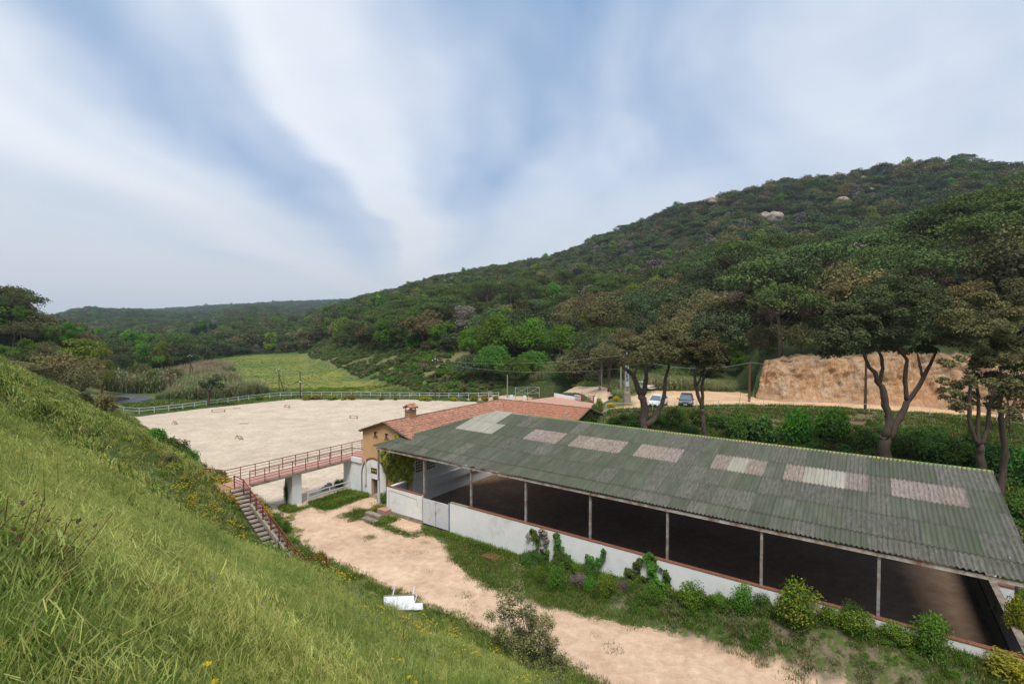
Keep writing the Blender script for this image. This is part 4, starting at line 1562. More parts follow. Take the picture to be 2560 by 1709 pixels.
    ca, cb = WA, 34.1
    mb.box(ca - .36, ca + .36, cb - .42, cb + .42, 6.8, 7.92)
    ch = mb.build('chimney', pbr('ochre_brick', (0.36, 0.20, 0.11), 0.9, var=0.25, scale=4), st)
    for sx in (-.30, .30):
        for sy in (-.35, .35):
            mb = MB()
            mb.box(ca + sx - .045, ca + sx + .045, cb + sy - .045, cb + sy + .045, 7.92, 8.22)
            mb.build('chimney_leg', M_CONC, ch)
    mb = MB()
    mb.box(ca - .42, ca + .42, cb - .48, cb + .48, 7.921, 7.97)
    mb.build('chimney_collar', M_CONC, ch)
    mb = MB()
    for i in range(5):
        y = cb - .44 + i * .22
        for sg_ in (-1, 1):
            mb.tube([AB(ca, y, 8.50), AB(ca + sg_ * .27, y, 8.37), AB(ca + sg_ * .52, y, 8.24)], [.085, .1, .11], 6)
    mb.tube([AB(ca, cb - .58, 8.53), AB(ca, cb + .58, 8.53)], .085, 6)
    mb.build('chimney_cap', M_TILE, ch)
    return st


stable = build_stable()

# ================================================================== FOOTBRIDGE, RAILINGS, STEPS
def railing(parent, pts, hgt, post_at, n_rails=4, w=0.05):
    """posts and rails through a list of foot points; every post and rail its own part"""
    P = [Vector(tuple(map(float, p))) for p in pts]
    for k in range(n_rails):
        h = hgt * (1.0 - k * 0.235)
        for i in range(len(P) - 1):
            mb = MB()
            mb.bar(P[i] + Vector((0, 0, h)), P[i + 1] + Vector((0, 0, h)), 0.055 if k == 0 else 0.032)
            mb.build('rail', M_RAILRED, parent)
    L = [0]
    for i in range(len(P) - 1):
        L.append(L[-1] + (P[i + 1] - P[i]).length)
    for s in post_at:
        s = min(max(s, 0), L[-1])
        for i in range(len(P) - 1):
            if L[i] <= s <= L[i + 1] + 1e-6:
                t = (s - L[i]) / max(L[i + 1] - L[i], 1e-6)
                p = P[i].lerp(P[i + 1], t)
                mb = MB()
                mb.bar(p - Vector((0, 0, 0.18)), p + Vector((0, 0, hgt + 0.02)), w)
                mb.build('railing_post', M_RAILRED, parent)
                break


def build_bridge():
    br = thing('footbridge', 'footbridge with dark red railings from the slope to the stable', 'bridge', AB(-42.4, 25.3, 0))
    mb = MB()
    mb.box(-43.45, -41.35, 19.6, 31.0, 2.86, 3.06)
    mb.build('deck_slab', M_CONC, br)
    n = 19
    for i in range(n):
        b0 = 19.6 + 11.4 * i / n
        mb = MB()
        mb.box(-43.4, -41.4, b0 + .01, b0 + 11.4 / n - .01, 3.064, 3.11)
        mb.build('paving_slab', M_DECK, br)
    mb = MB()
    mb.box(-42.95, -41.75, 24.85, 25.75, -0.6, 2.858)
    mb.build('pillar', M_WHITE, br)
    mb = MB()
    mb.box(-42.75, -39.8, 30.95, 34.2, -0.6, 2.99)
    mb.build('abutment', M_WHITE, br)
    mb = MB()
    mb.box(-43.4, -39.78, 31.003, 34.1, 3.0, 3.09)
    mb.build('landing', M_DECK, br)
    mb = MB()
    mb.box(-41.34, -39.80, 30.80, 30.948, 2.9, 3.35)
    mb.build('parapet', M_WHITE, br)
    # near railing, starting at the head of the steps
    near = [AB(-41.38, 20.9, 3.1), AB(-41.38, 31.0, 3.1), AB(-39.85, 31.25, 3.12)]
    railing(br, near, 1.05, [i * 1.26 for i in range(9)] + [11.6])
    far = [AB(-45.6, 18.4, 3.35), AB(-43.42, 19.9, 3.1), AB(-43.42, 34.0, 3.1)]
    railing(br, far, 1.05, [0.2, 1.4, 2.65] + [2.65 + 1.26 * i for i in range(1, 12)])
    return br


bridge = build_bridge()


def build_steps():
    # a flight of concrete steps running down the foot of the slope
    st = thing('garden_steps', 'weathered concrete steps with a dark red handrail below the footbridge', 'steps', AB(-36.5, 19.3, 1.4))
    p_top, p_bot = STEP0, STEP1
    n = 17
    d = (p_bot - p_top)
    run = np.array((d[0], d[1], 0)) / n
    u = unit(np.array((d[0], d[1], 0)))
    side = np.array((-u[1], u[0], 0))           # away from the slope
    Mr = Matrix.Rotation(math.atan2(u[1], u[0]), 3, 'Z')
    hw = 0.66
    # paved landing at the top
    mb = MB()
    mb.box(-44.6, -41.45, 18.4, 19.58, 2.6, 3.04)
    mb.box(-41.449, -41.0, 18.9, 20.8, 2.4, 3.03)
    mb.build('landing', M_DECK, st)
    global STEP_LINE
    STEP_LINE = (p_top, p_bot, side, hw)
    L = float(np.linalg.norm(run))
    for i in range(n):
        t = (i + 0.5) / n
        c = p_top + d * t - side * (hw * 0.55)
        mb = MB()
        mb.lbox((c[0], c[1], c[2] + 0.04), (L * 0.80, 2 * hw, 0.09), Mr)
        s_ = mb.build('step', M_CONC, st)
        mb = MB()
        mb.lbox((c[0] - u[0] * .0, c[1], c[2] - 0.10), (L * 0.70, 2 * hw - .04, 0.19), Mr)
        mb.build('riser', pbr('dark_mortar', (0.10, 0.08, 0.065), 0.95, var=0.3), s_)
    # handrail
    k0 = gp(585.2, 1188.5, 4.12)
    k1 = gp(608.7, 1199.0, 4.10)
    k2 = gp(626.2, 1225.3, 3.85)
    k3 = gp(757.8, 1395.4, 1.15)
    k4 = gp(817.4, 1391.2, 1.05)
    P = [k - np.array((0, 0, 1.0)) for k in (k0, k1, k2, k3, k4)]
    segs = [np.linalg.norm(P[i + 1] - P[i]) for i in range(4)]
    L3 = segs[0] + segs[1] + segs[2]
    posts = [0.03, segs[0], segs[0] + segs[1]] + [segs[0] + segs[1] + segs[2] * f for f in (0.12, 0.26, 0.42, 0.58, 0.73, 0.87, 0.995)] + [L3 + segs[3] * .97]
    railing(st, P, 1.0, posts, n_rails=3, w=0.07)
    mb = MB()
    # stringer under the rail, half buried
    mb.bar(P[2] - (0, 0, .12), P[3] - (0, 0, .12), 0.16, 0.3)
    mb.build('side_kerb', M_CONC, st)
    return st


steps = build_steps()


def low_steps():
    t = thing('entrance_steps', 'two low mossy concrete steps at the barn corner post', 'steps', AB(-33.6, 27.2, 0))
    for i, (a0, a1, b0, b1, z) in enumerate(((-34.1, -32.5, 26.4, 26.9, .22), (-34.5, -32.7, 27.05, 27.55, .40))):
        mb = MB()
        mb.box(a0, a1, b0, b1, -0.1, z)
        mb.build('step', M_CONC, t)
    mb = MB()
    mb.box(-34.1, -33.0, 28.0, 28.64, -0.1, .52)
    mb.build('paving_slab', M_DECK, t)
    # further steps by the arena under the bridge
    t = thing('arena_steps', 'short grey steps up to the arena behind the bridge pillar', 'steps', AB(-43.0, 30.0, 0))
    for i in range(4):
        mb = MB()
        mb.box(-44.0, -43.3 - i * .1, 29.0 + i * .3, 29.29 + i * .3, -0.1, .1 + .12 * i)
        mb.build('step', M_STONE, t)


low_steps()

# ================================================================== WHITE RAIL FENCES
def rail_fence(label, pts, spacing, zs=None, hgt=1.1, rails=(1.0, 0.52), r=0.045, name='rail_fence', mat=None, square=True, terrain=True):
    mat = mat or M_RAILWHITE
    P = [np.array(p[:2], float) for p in pts]
    L = [0]
    for i in range(len(P) - 1):
        L.append(L[-1] + np.linalg.norm(P[i + 1] - P[i]))
    n = max(1, int(round(L[-1] / spacing)))
    S = []
    for i in range(n + 1):
        s = L[-1] * i / n
        j = min(max(np.searchsorted(L, s) - 1, 0), len(P) - 2)
        q = P[j] + (P[j + 1] - P[j]) * ((s - L[j]) / (L[j + 1] - L[j]))
        S.append(np.array((q[0], q[1], H(q[0], q[1]) if zs is None else zs)))
    t = thing(name, label, 'fence', S[len(S) // 2])
    for p in S:
        mb = MB()
        mb.bar(p - (0, 0, .2), p + (0, 0, hgt), 2 * r)
        mb.build('fence_post', mat, t)
    for i in range(n):
        for h in rails:
            mb = MB()
            mb.bar(S[i] + (0, 0, h * hgt), S[i + 1] + (0, 0, h * hgt), r * 1.5, r * 1.6)
            mb.build('rail', mat, t)
    return t


rail_fence('white two-rail fence along the far edge of the sand arena', [gp(269, 1043)[:2], gp(330, 1036.5)[:2], gp(455, 1024)[:2], gp(560, 1009)[:2], gp(640, 998.5)[:2], gp(700, 993)[:2], gp(760, 991.5)[:2], gp(883, 992)[:2], gp(1080, 995)[:2], gp(1247, 1000)[:2]], 2.35)
rail_fence('white painted rail under the footbridge beside the bright grass', [AB(-41.6, 26.3)[:2], AB(-41.6, 30.8)[:2]], 2.2, hgt=0.85)
rail_fence('long grey-white two-rail fence above the bank along the car park', [p[:2] for p in FENCE[1:]], 3.0, mat=pbr('grey_fence_pipe', (0.50, 0.51, 0.53), 0.6, bump=0), r=0.028, rails=(1.0, .12), hgt=1.05)

# ================================================================== PATIO AND ENTRANCE
def build_patio():
    zP = 4.0
    poly = [AB(-46.0, 54.0), AB(-31.2, 54.0), AB(-31.2, 65.2), gp(1506, 1013, zP), gp(1485, 1008.5, zP), gp(1455, 1004, zP), gp(1385, 992, zP), AB(-46.0, 67.4)]
    xs = [(p[0], p[1]) for p in poly]
    mb = MB()
    mb.prism(xs, zP - 0.6, zP + 0.06)
    t = thing('patio', 'terracotta paved patio behind the tiled roof', 'patio', (*AB(-38, 62)[:2], zP - .6))
    mb.build('paving', M_PATIO, t)
    # joints: raised rows of big paving slabs
    w = thing('patio_wall', 'low white stepped wall with brick red gate posts round the patio', 'wall', gp(1450, 1003, zP))
    def seg(u0, v0, t0, u1, v1, t1, th=.22, name='wall_panel', mat=M_WHITE):
        """wall from photograph foot points with given heights"""
        a = gp(u0, v0, zP)
        b = gp(u1, v1, zP)
        d = unit(b - a)
        s = np.array((-d[1], d[0], 0)) * th / 2
        m = MB()
        m.add([a - s - (0, 0, .5), b - s - (0, 0, .5), b + s - (0, 0, .5), a + s - (0, 0, .5), a - s + (0, 0, t0), b - s + (0, 0, t1), b + s + (0, 0, t1), a + s + (0, 0, t0)],
              [(3, 2, 1, 0), (4, 5, 6, 7), (0, 1, 5, 4), (1, 2, 6, 5), (2, 3, 7, 6), (3, 0, 4, 7)])
        return m.build(name, mat, w)
    seg(1385.5, 992, .68, 1410, 996, .62)
    seg(1410.2, 996, .58, 1437.5, 1000, .56)
    seg(1437.7, 1000, .92, 1453.5, 1003, .92)
    seg(1453.7, 1003, 1.15, 1457.5, 1003.6, 1.15, .34, 'gate_post', M_BRICKRED)
    seg(1483.5, 1008, 1.25, 1486, 1008.3, 1.25, .3, 'gate_post', M_BRICKRED)
    seg(1486.2, 1008.3, 1.05, 1500, 1010, .95)
    seg(1500.2, 1010, .72, 1514, 1013.5, .66)
    for (u, v) in ((1455.5, 1003.2), (1486, 1008.2)):
        p = gp(u, v, zP)
        m = MB()
        m.tube([p + (0, 0, 1.3 if u < 1470 else 1.4), p + (0, 0, 1.38 if u < 1470 else 1.48), p + (0, 0, 1.56 if u < 1470 else 1.66)], [.06, .14, .1], 8)
        l = m.build('lantern', pbr('lantern_glass', (0.55, 0.45, 0.30), 0.4, bump=0), w)
        m = MB()
        m.tube([p + (0, 0, 1.57 if u < 1470 else 1.67), p + (0, 0, 1.68 if u < 1470 else 1.78)], [.15, .03], 8)
        m.build('lantern_cap', M_STONE, l)
    # open gate leaves of thin bars
    for nm, u0, v0, u1, v1, lab in (('iron_gate', 1438, 1000.5, 1452.5, 1004.5, 'left open leaf of the rusty bar gate against the white wall'), ('iron_gate', 1470.5, 1004.5, 1483.5, 1007.5, 'right leaf of the rusty bar gate beside the brick red post')):
        a, b = gp(u0, v0, zP), gp(u1, v1, zP)
        g = thing(nm, lab, 'gate', a)
        mat = pbr('rust_iron', (0.16, 0.06, 0.04), 0.8, var=0.2, bump=0)
        for i in range(8):
            p = a + (b - a) * i / 7
            m = MB()
            m.bar(p + (0, 0, .08), p + (0, 0, 1.15), .025)
            m.build('bar', mat, g)
        for h in (.1, .75, 1.1):
            m = MB()
            m.bar(a + (0, 0, h), b + (0, 0, h), .035)
            m.build('gate_rail', mat, g)
    # red handrail at the patio's far left edge
    r = thing('patio_railing', 'dark red railing climbing at the far left corner of the patio', 'railing', gp(1345, 1000, zP - .6))
    pts = [gp(1318, 1002.5, 3.0), gp(1346, 1001, 3.4), gp(1365, 995.5, 3.9), gp(1384, 991, zP + .1)]
    railing(r, pts, 1.0, [0.05, 1.3, 2.6, 3.9, 5.2, 6.5, 7.9, 9.2], n_rails=3, w=.06)
    # white posts of the arena entrance
    for i, (u, v, lab) in enumerate(((1279, 1000, 'square white gate pier at the arena corner, the left one'), (1311, 1001.5, 'square white gate pier at the arena corner, the right one'))):
        p = gp(u, v, 1.2)
        m = MB()
        m.lbox(p + (0, 0, .4), (.55, .55, 1.3))
        tag(m.build('gate_pier', M_WHITE), lab, 'gate pier')
    m = MB()
    a, b = gp(1250, 1000.5, .9), gp(1276, 1000.5, 1.2)
    m.bar(a + (0, 0, .1), b + (0, 0, .3), .2, .6)
    tag(m.build('kerb_wall', M_WHITE), 'short low white wall joining the arena fence to the gate pier', 'wall')
    # metal field gate with crossed braces
    g = thing('field_gate', 'wide grey metal field gate with crossed bracing beyond the arena corner', 'gate', gp(1318, 992, 1.5))
    z = 1.4
    a, b = gp(1288.5, 991, z), gp(1348.5, 989, z)
    mid = (a + b) / 2
    top = 2.0
    for p in (a, b, mid):
        m = MB()
        m.bar(p - (0, 0, .3), p + (0, 0, top if p is not mid else top - .05), .1 if p is not mid else .06)
        m.build('gate_upright', M_GALV, g)
    for (p, q, h0, h1) in ((a, b, top - .06, top - .06), (a, b, .55, .55), (a, mid, .6, top - .1), (a, mid, top - .1, .6), (mid, b, .6, top - .1), (mid, b, top - .1, .6)):
        m = MB()
        m.bar(p + (0, 0, h0), q + (0, 0, h1), .06)
        m.build('gate_bar', M_GALV, g)
    # sign on a post beyond the patio
    s = thing('notice_sign', 'tall white and green notice sign beside the pale utility pole', 'sign', gp(1499, 992, 4.0))
    p = gp(1499, 992, 4.0)
    m = MB()
    m.bar(p - (0, 0, .3), p + (0, 0, 1.8), .08)
    m.build('sign_post', M_GALV, s)
    m = MB()
    m.lbox(p + (0, -.06, 1.25), (.42, .04, .62))
    m.build('green_board', M_SIGNGREEN, s)
    m = MB()
    m.lbox(p + (0, -.06, 1.80), (.42, .04, .38))
    wb = m.build('white_board', M_RAILWHITE, s)
    m = MB()
    m.tube([p + (0, -.085, 1.80), p + (0, -.095, 1.80)], .12, 14)
    m.build('red_disc', M_SIGNRED, wb)
    m = MB()
    m.tube([p + (0, -.085, 1.28), p + (0, -.095, 1.28)], .09, 14)
    m.build('white_disc', M_RAILWHITE, s)


build_patio()

# ================================================================== THE CUT ROCK FACE
def build_cliff():
    base = [(43.5, 86), (39.0, 78.5), (35.6, 72.6), (38.2, 69.8), (44.9, 68.6), (53.1, 65.2), (56.9, 62.2), (64, 57), (72, 52), (84, 46)]
    base = [np.array(p, float) for p in base]
    L = [0]
    for i in range(len(base) - 1):
        L.append(L[-1] + np.linalg.norm(base[i + 1] - base[i]))
    nu, nv = 260, 46
    V = []
    vv = []
    for i in range(nu + 1):
        s = L[-1] * i / nu
        j = min(max(int(np.searchsorted(L, s)) - 1, 0), len(base) - 2)
        t = (s - L[j]) / (L[j + 1] - L[j])
        p = base[j] + (base[j + 1] - base[j]) * t
        # smoothed normal pointing into the hill
        s0, s1 = max(s - 3, 0), min(s + 3, L[-1])
        f = lambda q: np.array((np.interp(q, L, [k[0] for k in base]), np.interp(q, L, [k[1] for k in base])))
        d = unit(f(s1) - f(s0))
        nrm = np.array((-d[1], d[0]))
        if nrm @ np.array((0.5, 0.8)) < 0:
            nrm = -nrm
        htop = np.interp(s, [0, 8, 13, 18, 26, 36, 45, 60, 80], [4.6, 5.0, 5.4, 6.3, 6.8, 7.4, 7.2, 7.4, 7.6])
        htop += 0.35 * float(fbm(np.array([s * .5]), np.array([3.0]), 3)[0])
        p = f(s)
        for k in range(nv + 1):
            tz = k / nv
            z = 5.45 + htop * min(tz / 0.86, 1.0)
            back = 1.3 * tz ** 1.4 + (max(tz - 0.86, 0) / 0.14) * 2.3
            n1 = float(fbm(np.array([s * .28]), np.array([z * .22 + s * .1]), 4)[0])
            n2 = float(fbm(np.array([s * 1.1 + z * .25]), np.array([z * .55]), 4)[0])
            n3 = float(fbm(np.array([s * 2.3]), np.array([z * .45 + 9]), 3)[0])
            n4 = float(fbm(np.array([s * 3.6 + 3]), np.array([z * 3.1 + 9]), 3)[0])
            disp = (1.1 * n1 + 0.85 * abs(n2) + 0.42 * n3 + .22 * n4) * (0.25 + 0.75 * math.sin(math.pi * min(tz / .9, 1) * .95)) - .15
            q = p + nrm * (back + disp)
            zz = z + (0.5 * n2 if tz > .8 else 0) + (max(tz - .86, 0) / .14) * .15
            V.append((q[0], q[1], zz))
            vv.append(tz)
    I = np.arange((nu + 1) * (nv + 1)).reshape(nu + 1, nv + 1)
    Q = np.stack([I[:-1, :-1], I[1:, :-1], I[1:, 1:], I[:-1, 1:]], -1).reshape(-1, 4)
    m = bpy.data.materials.new('cut_earth_and_rock')
    m.use_nodes = True
    t = NT(m.node_tree)
    pos = t.n('ShaderNodeNewGeometry').outputs['Position']
    ps = t.n('ShaderNodeMapping', {0: pos, 3: (1, 1, .32)}).outputs[0]
    h = t.n('ShaderNodeAttribute', attribute_name='v').outputs['Fac']
    n1 = t.noise(ps, .35, 5, .6, .6)
    n2 = t.noise(ps, 1.9, 6, .7, .8)
    n3 = t.noise(pos, 6.0, 5, .7)
    c = t.mix(t.ramp(n1, [(.38, 0.0), (.62, 1.0)]), (0.50, 0.295, 0.16), (0.47, 0.345, 0.24))
    c = t.mix(t.ramp(n2, [(.42, 1.0), (.50, 0.0)]), c, (0.40, 0.22, 0.105))
    c = t.mix(t.ramp(n2, [(.58, 0.0), (.66, 1.0)]), c, (0.58, 0.45, 0.33))
    c = t.mix(t.math('MULTIPLY', t.ramp(n3, [(.56, 0.0), (.70, 1.0)]), .4), c, (0.16, 0.095, 0.05))
    edge = t.math('ADD', h, t.math('MULTIPLY', t.math('SUBTRACT', n2, .5), .22))
    c = t.mix(t.ramp(edge, [(.80, 0.0), (.90, 1.0)]), c, (0.12, 0.09, 0.055))
    c = t.mix(t.ramp(edge, [(.05, .8), (.14, 0.0)]), c, (0.50, 0.33, 0.20))
    bs = t.n('ShaderNodeBsdfPrincipled', {'Base Color': c, 'Roughness': .95})
    bs.inputs['Specular IOR Level'].default_value = .15
    vor = t.n('ShaderNodeTexVoronoi', {'Vector': ps, 'Scale': 1.5}, feature='DISTANCE_TO_EDGE').outputs[0]
    hh = t.math('ADD', t.math('MULTIPLY', t.math('MINIMUM', vor, .12), 3.0), t.math('ADD', n2, t.math('MULTIPLY', n3, .5)))
    bm = t.n('ShaderNodeBump', {'Strength': .6, 'Distance': .3, 'Height': hh})
    t.t.links.new(bm.outputs[0], bs.inputs['Normal'])
    t.n('ShaderNodeOutputMaterial', {0: bs.outputs[0]})
    me = mesh_from('rock_face', V, quads=Q, mats=[m], attr=vv, smooth=False)
    tag(link('rock_face', me), kind='structure')


build_cliff()


# ================================================================== CARS
def smooth_loft(sections):
    """body shell from cross sections [(x, [(y, z), ...])] mirrored in y"""
    V, F = [], []
    n = len(sections[0][1]) * 2
    for x, half in sections:
        ring = [(x, y, z) for y, z in half] + [(x, -y, z) for y, z in reversed(half)]
        V += ring
    for i in range(len(sections) - 1):
        for j in range(n):
            a, b = i * n + j, i * n + (j + 1) % n
            F.append((a, b, b + n, a + n))
    F.append(tuple(range(n - 1, -1, -1)))
    F.append(tuple((len(sections) - 1) * n + j for j in range(n)))
    return V, F


def make_car(label, pos, rz, paint, kind='hatch'):
    L, W = (4.0, 1.70) if kind == 'hatch' else ((4.1, 1.76) if kind == 'big' else (4.4, 1.66))
    t = thing('parked_car', label, 'car', pos, rz, 'cars in the car park')
    hw = W / 2
    front, rear = L / 2, -L / 2
    hood = 0.92 if kind != 'saloon' else 0.82
    # lower body: x from rear to front
    def sec(x, w, zt, zb=0.24, tuck=.05):
        return (x, [(w * .82, zb), (w, zb + .16), (w * 1.0, zb + .38), (w * .97, zt - .10), (w * .80, zt)])
    if kind == 'saloon':
        S = [sec(rear, hw * .84, .80, .34), sec(rear + .12, hw * .95, .93, .28), sec(rear + .85, hw, .95), sec(-.2, hw, .90), sec(.75, hw, .88), sec(front - .5, hw * .97, .78), sec(front - .1, hw * .88, .68, .30), sec(front, hw * .78, .58, .36)]
    else:
        S = [sec(rear, hw * .84, .95, .34), sec(rear + .1, hw * .94, 1.02, .28), sec(rear + .7, hw, 1.0), sec(0, hw, .96), sec(.8, hw, .96), sec(front - .55, hw * .98, .88), sec(front - .14, hw * .90, .74, .26), sec(front, hw * .76, .62, .30)]
    mb = MB()
    V, F = smooth_loft(S)
    mb.add(V, F)
    body = mb.build('body', paint, t, local=True)
    bv = body.modifiers.new('bevel', 'BEVEL')
    bv.width = .03
    bv.segments = 2
    # glasshouse
    if kind == 'saloon':
        zb, zt, xr0, xr1, xf1, xf0 = .90, 1.36, rear + .95, rear + 1.45, .35, 1.0
    else:
        zb, zt, xr0, xr1, xf1, xf0 = .95, 1.50, rear + .12, rear + .55, .40, 1.15
    wb_, wt_ = hw * .90, hw * .70
    P = [(xr0, wb_, zb), (xf0, wb_, zb), (xf1, wt_, zt), (xr1, wt_, zt)]
    mb = MB()
    V = [(x, y, z) for x, y, z in P] + [(x, -y, z) for x, y, z in P]
    mb.add(V, [(0, 1, 2, 3), (7, 6, 5, 4), (1, 5, 6, 2), (0, 3, 7, 4), (4, 5, 1, 0)])
    mb.build('cabin_glass', M_GLASS, t, local=True)
    # roof, pillars
    mb = MB()
    mb.add([(xr1 - .06, wt_ + .02, zt - .02), (xf1 + .05, wt_ + .02, zt - .02), (xf1 + .05, -wt_ - .02, zt - .02), (xr1 - .06, -wt_ - .02, zt - .02),
            (xr1 + .05, wt_ - .06, zt + .05), (xf1 - .1, wt_ - .06, zt + .05), (xf1 - .1, -wt_ + .06, zt + .05), (xr1 + .05, -wt_ + .06, zt + .05)],
           [(3, 2, 1, 0), (4, 5, 6, 7), (0, 1, 5, 4), (1, 2, 6, 5), (2, 3, 7, 6), (3, 0, 4, 7)])
    mb.build('roof', paint, t, local=True)
    for sy in (1, -1):
        for (x0, x1) in ((xr0, xr1), (xf0, xf1)):
            mb = MB()
            mb.bar((x0, sy * wb_, zb), (x1, sy * (wt_ + .005), zt), .07)
            mb.build('pillar', paint, t, local=True)
        xm = (xr0 + xf0) / 2 - .05
        mb = MB()
        mb.bar((xm, sy * (wb_ + .005), zb), (xm, sy * (wt_ + .02), zt), .06)
        mb.build('pillar', paint, t, local=True)
        mb = MB()
        mb.lbox((xf0 - .25, sy * (hw + .07), zb + .08), (.12, .2, .14))
        mb.build('mirror', paint, t, local=True)
        mb = MB()
        for xx in (xm, xf0 - .3):
            mb.bar((xx, sy * (hw + .002), .42), (xx, sy * (hw * .985 + .002), .86), .012)
        mb.build('door_seam', M_BLACK, t, local=True)
        # lamps
        mb = MB()
        mb.add([(front - .02, sy * hw * .46, .70), (front - .16, sy * hw * .90, .78), (front - .2, sy * hw * .93, .64), (front + .012, sy * hw * .5, .58),
                (front - .2, sy * hw * .4, .72), (front - .4, sy * hw * .86, .82), (front - .4, sy * hw * .88, .64), (front - .2, sy * hw * .4, .58)],
               [(0, 1, 2, 3), (0, 4, 5, 1), (1, 5, 6, 2), (2, 6, 7, 3), (3, 7, 4, 0)])
        mb.build('headlamp', M_HEADLAMP, t, local=True)
        mb = MB()
        zl = .80 if kind == 'saloon' else .86
        mb.lbox((rear + .03, sy * hw * .66, zl - .08), (.1, hw * .40, .16))
        mb.build('tail_lamp', M_REDLAMP, t, local=True)
        for x in (front - .80, rear + .72):
            mb = MB()
            mb.tube([(x, sy * (hw - .19), .31), (x, sy * (hw + .015), .31)], .31, 18)
            wh = mb.build('wheel', M_RUBBER, t, local=True)
            mb = MB()
            mb.tube([(x, sy * (hw - .02), .31), (x, sy * (hw + .025), .31)], .20, 14)
            mb.build('rim', M_RIM, wh, local=True)
    # face: grille, bumper, plate
    if kind == 'hatch':
        mb = MB()
        mb.add([(front + .015, -.60, .30), (front + .015, .60, .30), (front + .022, .34, .55), (front + .022, -.34, .55), (front - .1, -.60, .30), (front - .1, .60, .30), (front - .1, .34, .55), (front - .1, -.34, .55)],
               [(0, 1, 2, 3), (1, 5, 6, 2), (3, 2, 6, 7), (0, 3, 7, 4)])
        mb.build('grille', M_BLACK, t, local=True)
    else:
        mb = MB()
        mb.lbox((front - .03, 0, .60), (.1, 1.0, .10))
        mb.lbox((front - .03, 0, .38), (.12, 1.15, .14))
        mb.build('grille', M_BLACK, t, local=True)
    mb = MB()
    mb.lbox((front + .035, 0, .46), (.02, .46, .10))
    mb.build('number_plate', M_RAILWHITE, t, local=True)
    mb = MB()
    mb.lbox((rear - .01, 0, .62), (.05, .50, .11))
    mb.build('number_plate', M_RAILWHITE, t, local=True)
    if kind == 'saloon':
        mb = MB()
        mb.lbox((rear - .005, 0, .70), (.06, hw * .9, .12))
        mb.build('lamp_band', pbr('dark_red_band', (0.12, 0.03, 0.03), .4, bump=0), t, local=True)
        mb = MB()
        mb.lbox((rear - .01, 0, .47), (.12, hw * 1.72, .16))
        mb.build('bumper', paint, t, local=True)
    mb = MB()
    mb.lbox((0, 0, .25), (L * .9, W * .86, .1))
    mb.build('underside', M_BLACK, t, local=True)
    return t


p = gp(1651, 1020.5, 5.7)
make_car('small white hatchback with a wide black grille facing the fence', (p[0] + .2, p[1] + 1.9, H(p[0], p[1] + 1.9)), R_(-124), M_CARWHITE, 'hatch')
p = gp(1726, 1020, 5.7)
make_car('dark blue-grey hatchback parked to the right of the white one', (p[0] + .1, p[1] + 1.9, H(p[0], p[1] + 1.9)), R_(-112), M_CARGREY, 'big')
p = gp(1609, 975, 5.7)
make_car('old ivory saloon at the back of the car park seen from behind', (p[0], p[1] + .8, H(p[0], p[1] + .8)), R_(125), M_CARCREAM, 'saloon')


# ================================================================== POLES, PYLON, CABLES
def pole(label, u, v, z, top, r, mat, extra=None, name='utility_pole', lean=(0, 0)):
    p = gp(u, v, z)
    p[2] = H(p[0], p[1])
    t = thing(name, label, 'pole', p)
    mb = MB()
    q = np.array((p[0] + lean[0], p[1] + lean[1], top))
    mb.tube([p - (0, 0, .4), q], [r, r * .7], 8)
    mb.build('shaft', mat, t)
    if extra:
        extra(t, p, q)
    return t, q


def crossarm(t, p, q, w=1.3):
    for s in (-1, 0, 1):
        mb = MB()
        mb.tube([q + (s * w * .45, 0, .05 if s else .35), q + (s * w * .45, 0, .3 if s else .6)], [.10, .08], 7)
        mb.build('insulator', M_CERAM, t)
    mb = MB()
    mb.bar(q + (-w * .5, 0, 0), q + (w * .5, 0, 0), .09)
    mb.build('crossarm', M_WOODPOLE, t)


def doubled(t, p, q):
    crossarm(t, p, q)
    mb = MB()
    mb.tube([p + (1.35, .2, -.3), p * .25 + q * .75 + (0.1, 0, 0)], [.12, .09], 7)
    mb.build('stay_leg', M_WOODPOLE, t)


tops = {}
_, tops['a'] = pole('dark wooden pole with white band on the arena corner fence', 751, 994.5, 0, 6.1, .14, M_WOODPOLE, lambda t, p, q: MB().tube([p + (0, 0, 3.6), p + (0, 0, 3.9)], .16, 8).build('band', M_RAILWHITE, t))
_, tops['b'] = pole('leaning wooden pole with insulators behind the arena fence below the scrubby bank', 1088, 996, .5, 8.8, .13, M_WOODPOLE, crossarm)
_, tops['c'] = pole('pale concrete pole near the grey field gate', 1268.5, 994, 1.0, 6.0, .16, M_PALEPOLE)
_, tops['d'] = pole('pale pole rising behind the notice sign', 1504, 984, 3.6, 9.3, .15, M_PALEPOLE)
_, tops['e'] = pole('dark tarred pole just right of the pale pole behind the sign', 1520, 984, 3.6, 9.8, .14, M_WOODPOLE)
_, tops['f'] = pole('weathered thin pole left of the lattice pylon', 1552, 988, 5, 9.7, .14, M_PALEPOLE)
_, tops['g'] = pole('reddish brown wooden pole at the left end of the rock face', 1873, 1004, 5.7, 11.2, .17, pbr('red_brown_wood', (0.13, 0.065, 0.04), .9, var=.2))
_, tops['h'] = pole('ivy-clad dark pole in front of the rock face', 2163, 1027, 5.6, 13.6, .17, M_WOODPOLE, lambda t, p, q: MB().tube([q + (0, 0, .0), q + (0, 0, .18)], .15, 8).build('cap', M_CERAM, t))
_, tops['i'] = pole('two-legged wooden pole with white insulators in the green meadow', 698, 984, 0, 5.6, .12, M_WOODPOLE, doubled)
_, tops['j'] = pole('two-legged pole with insulators among the reeds left of the meadow', 476, 949, 0, 7.2, .15, M_WOODPOLE, doubled)
_, tops['k'] = pole('slim grey post above the reeds at the far left', 403, 931, 0, 6.3, .17, M_GALV, name='metal_post')
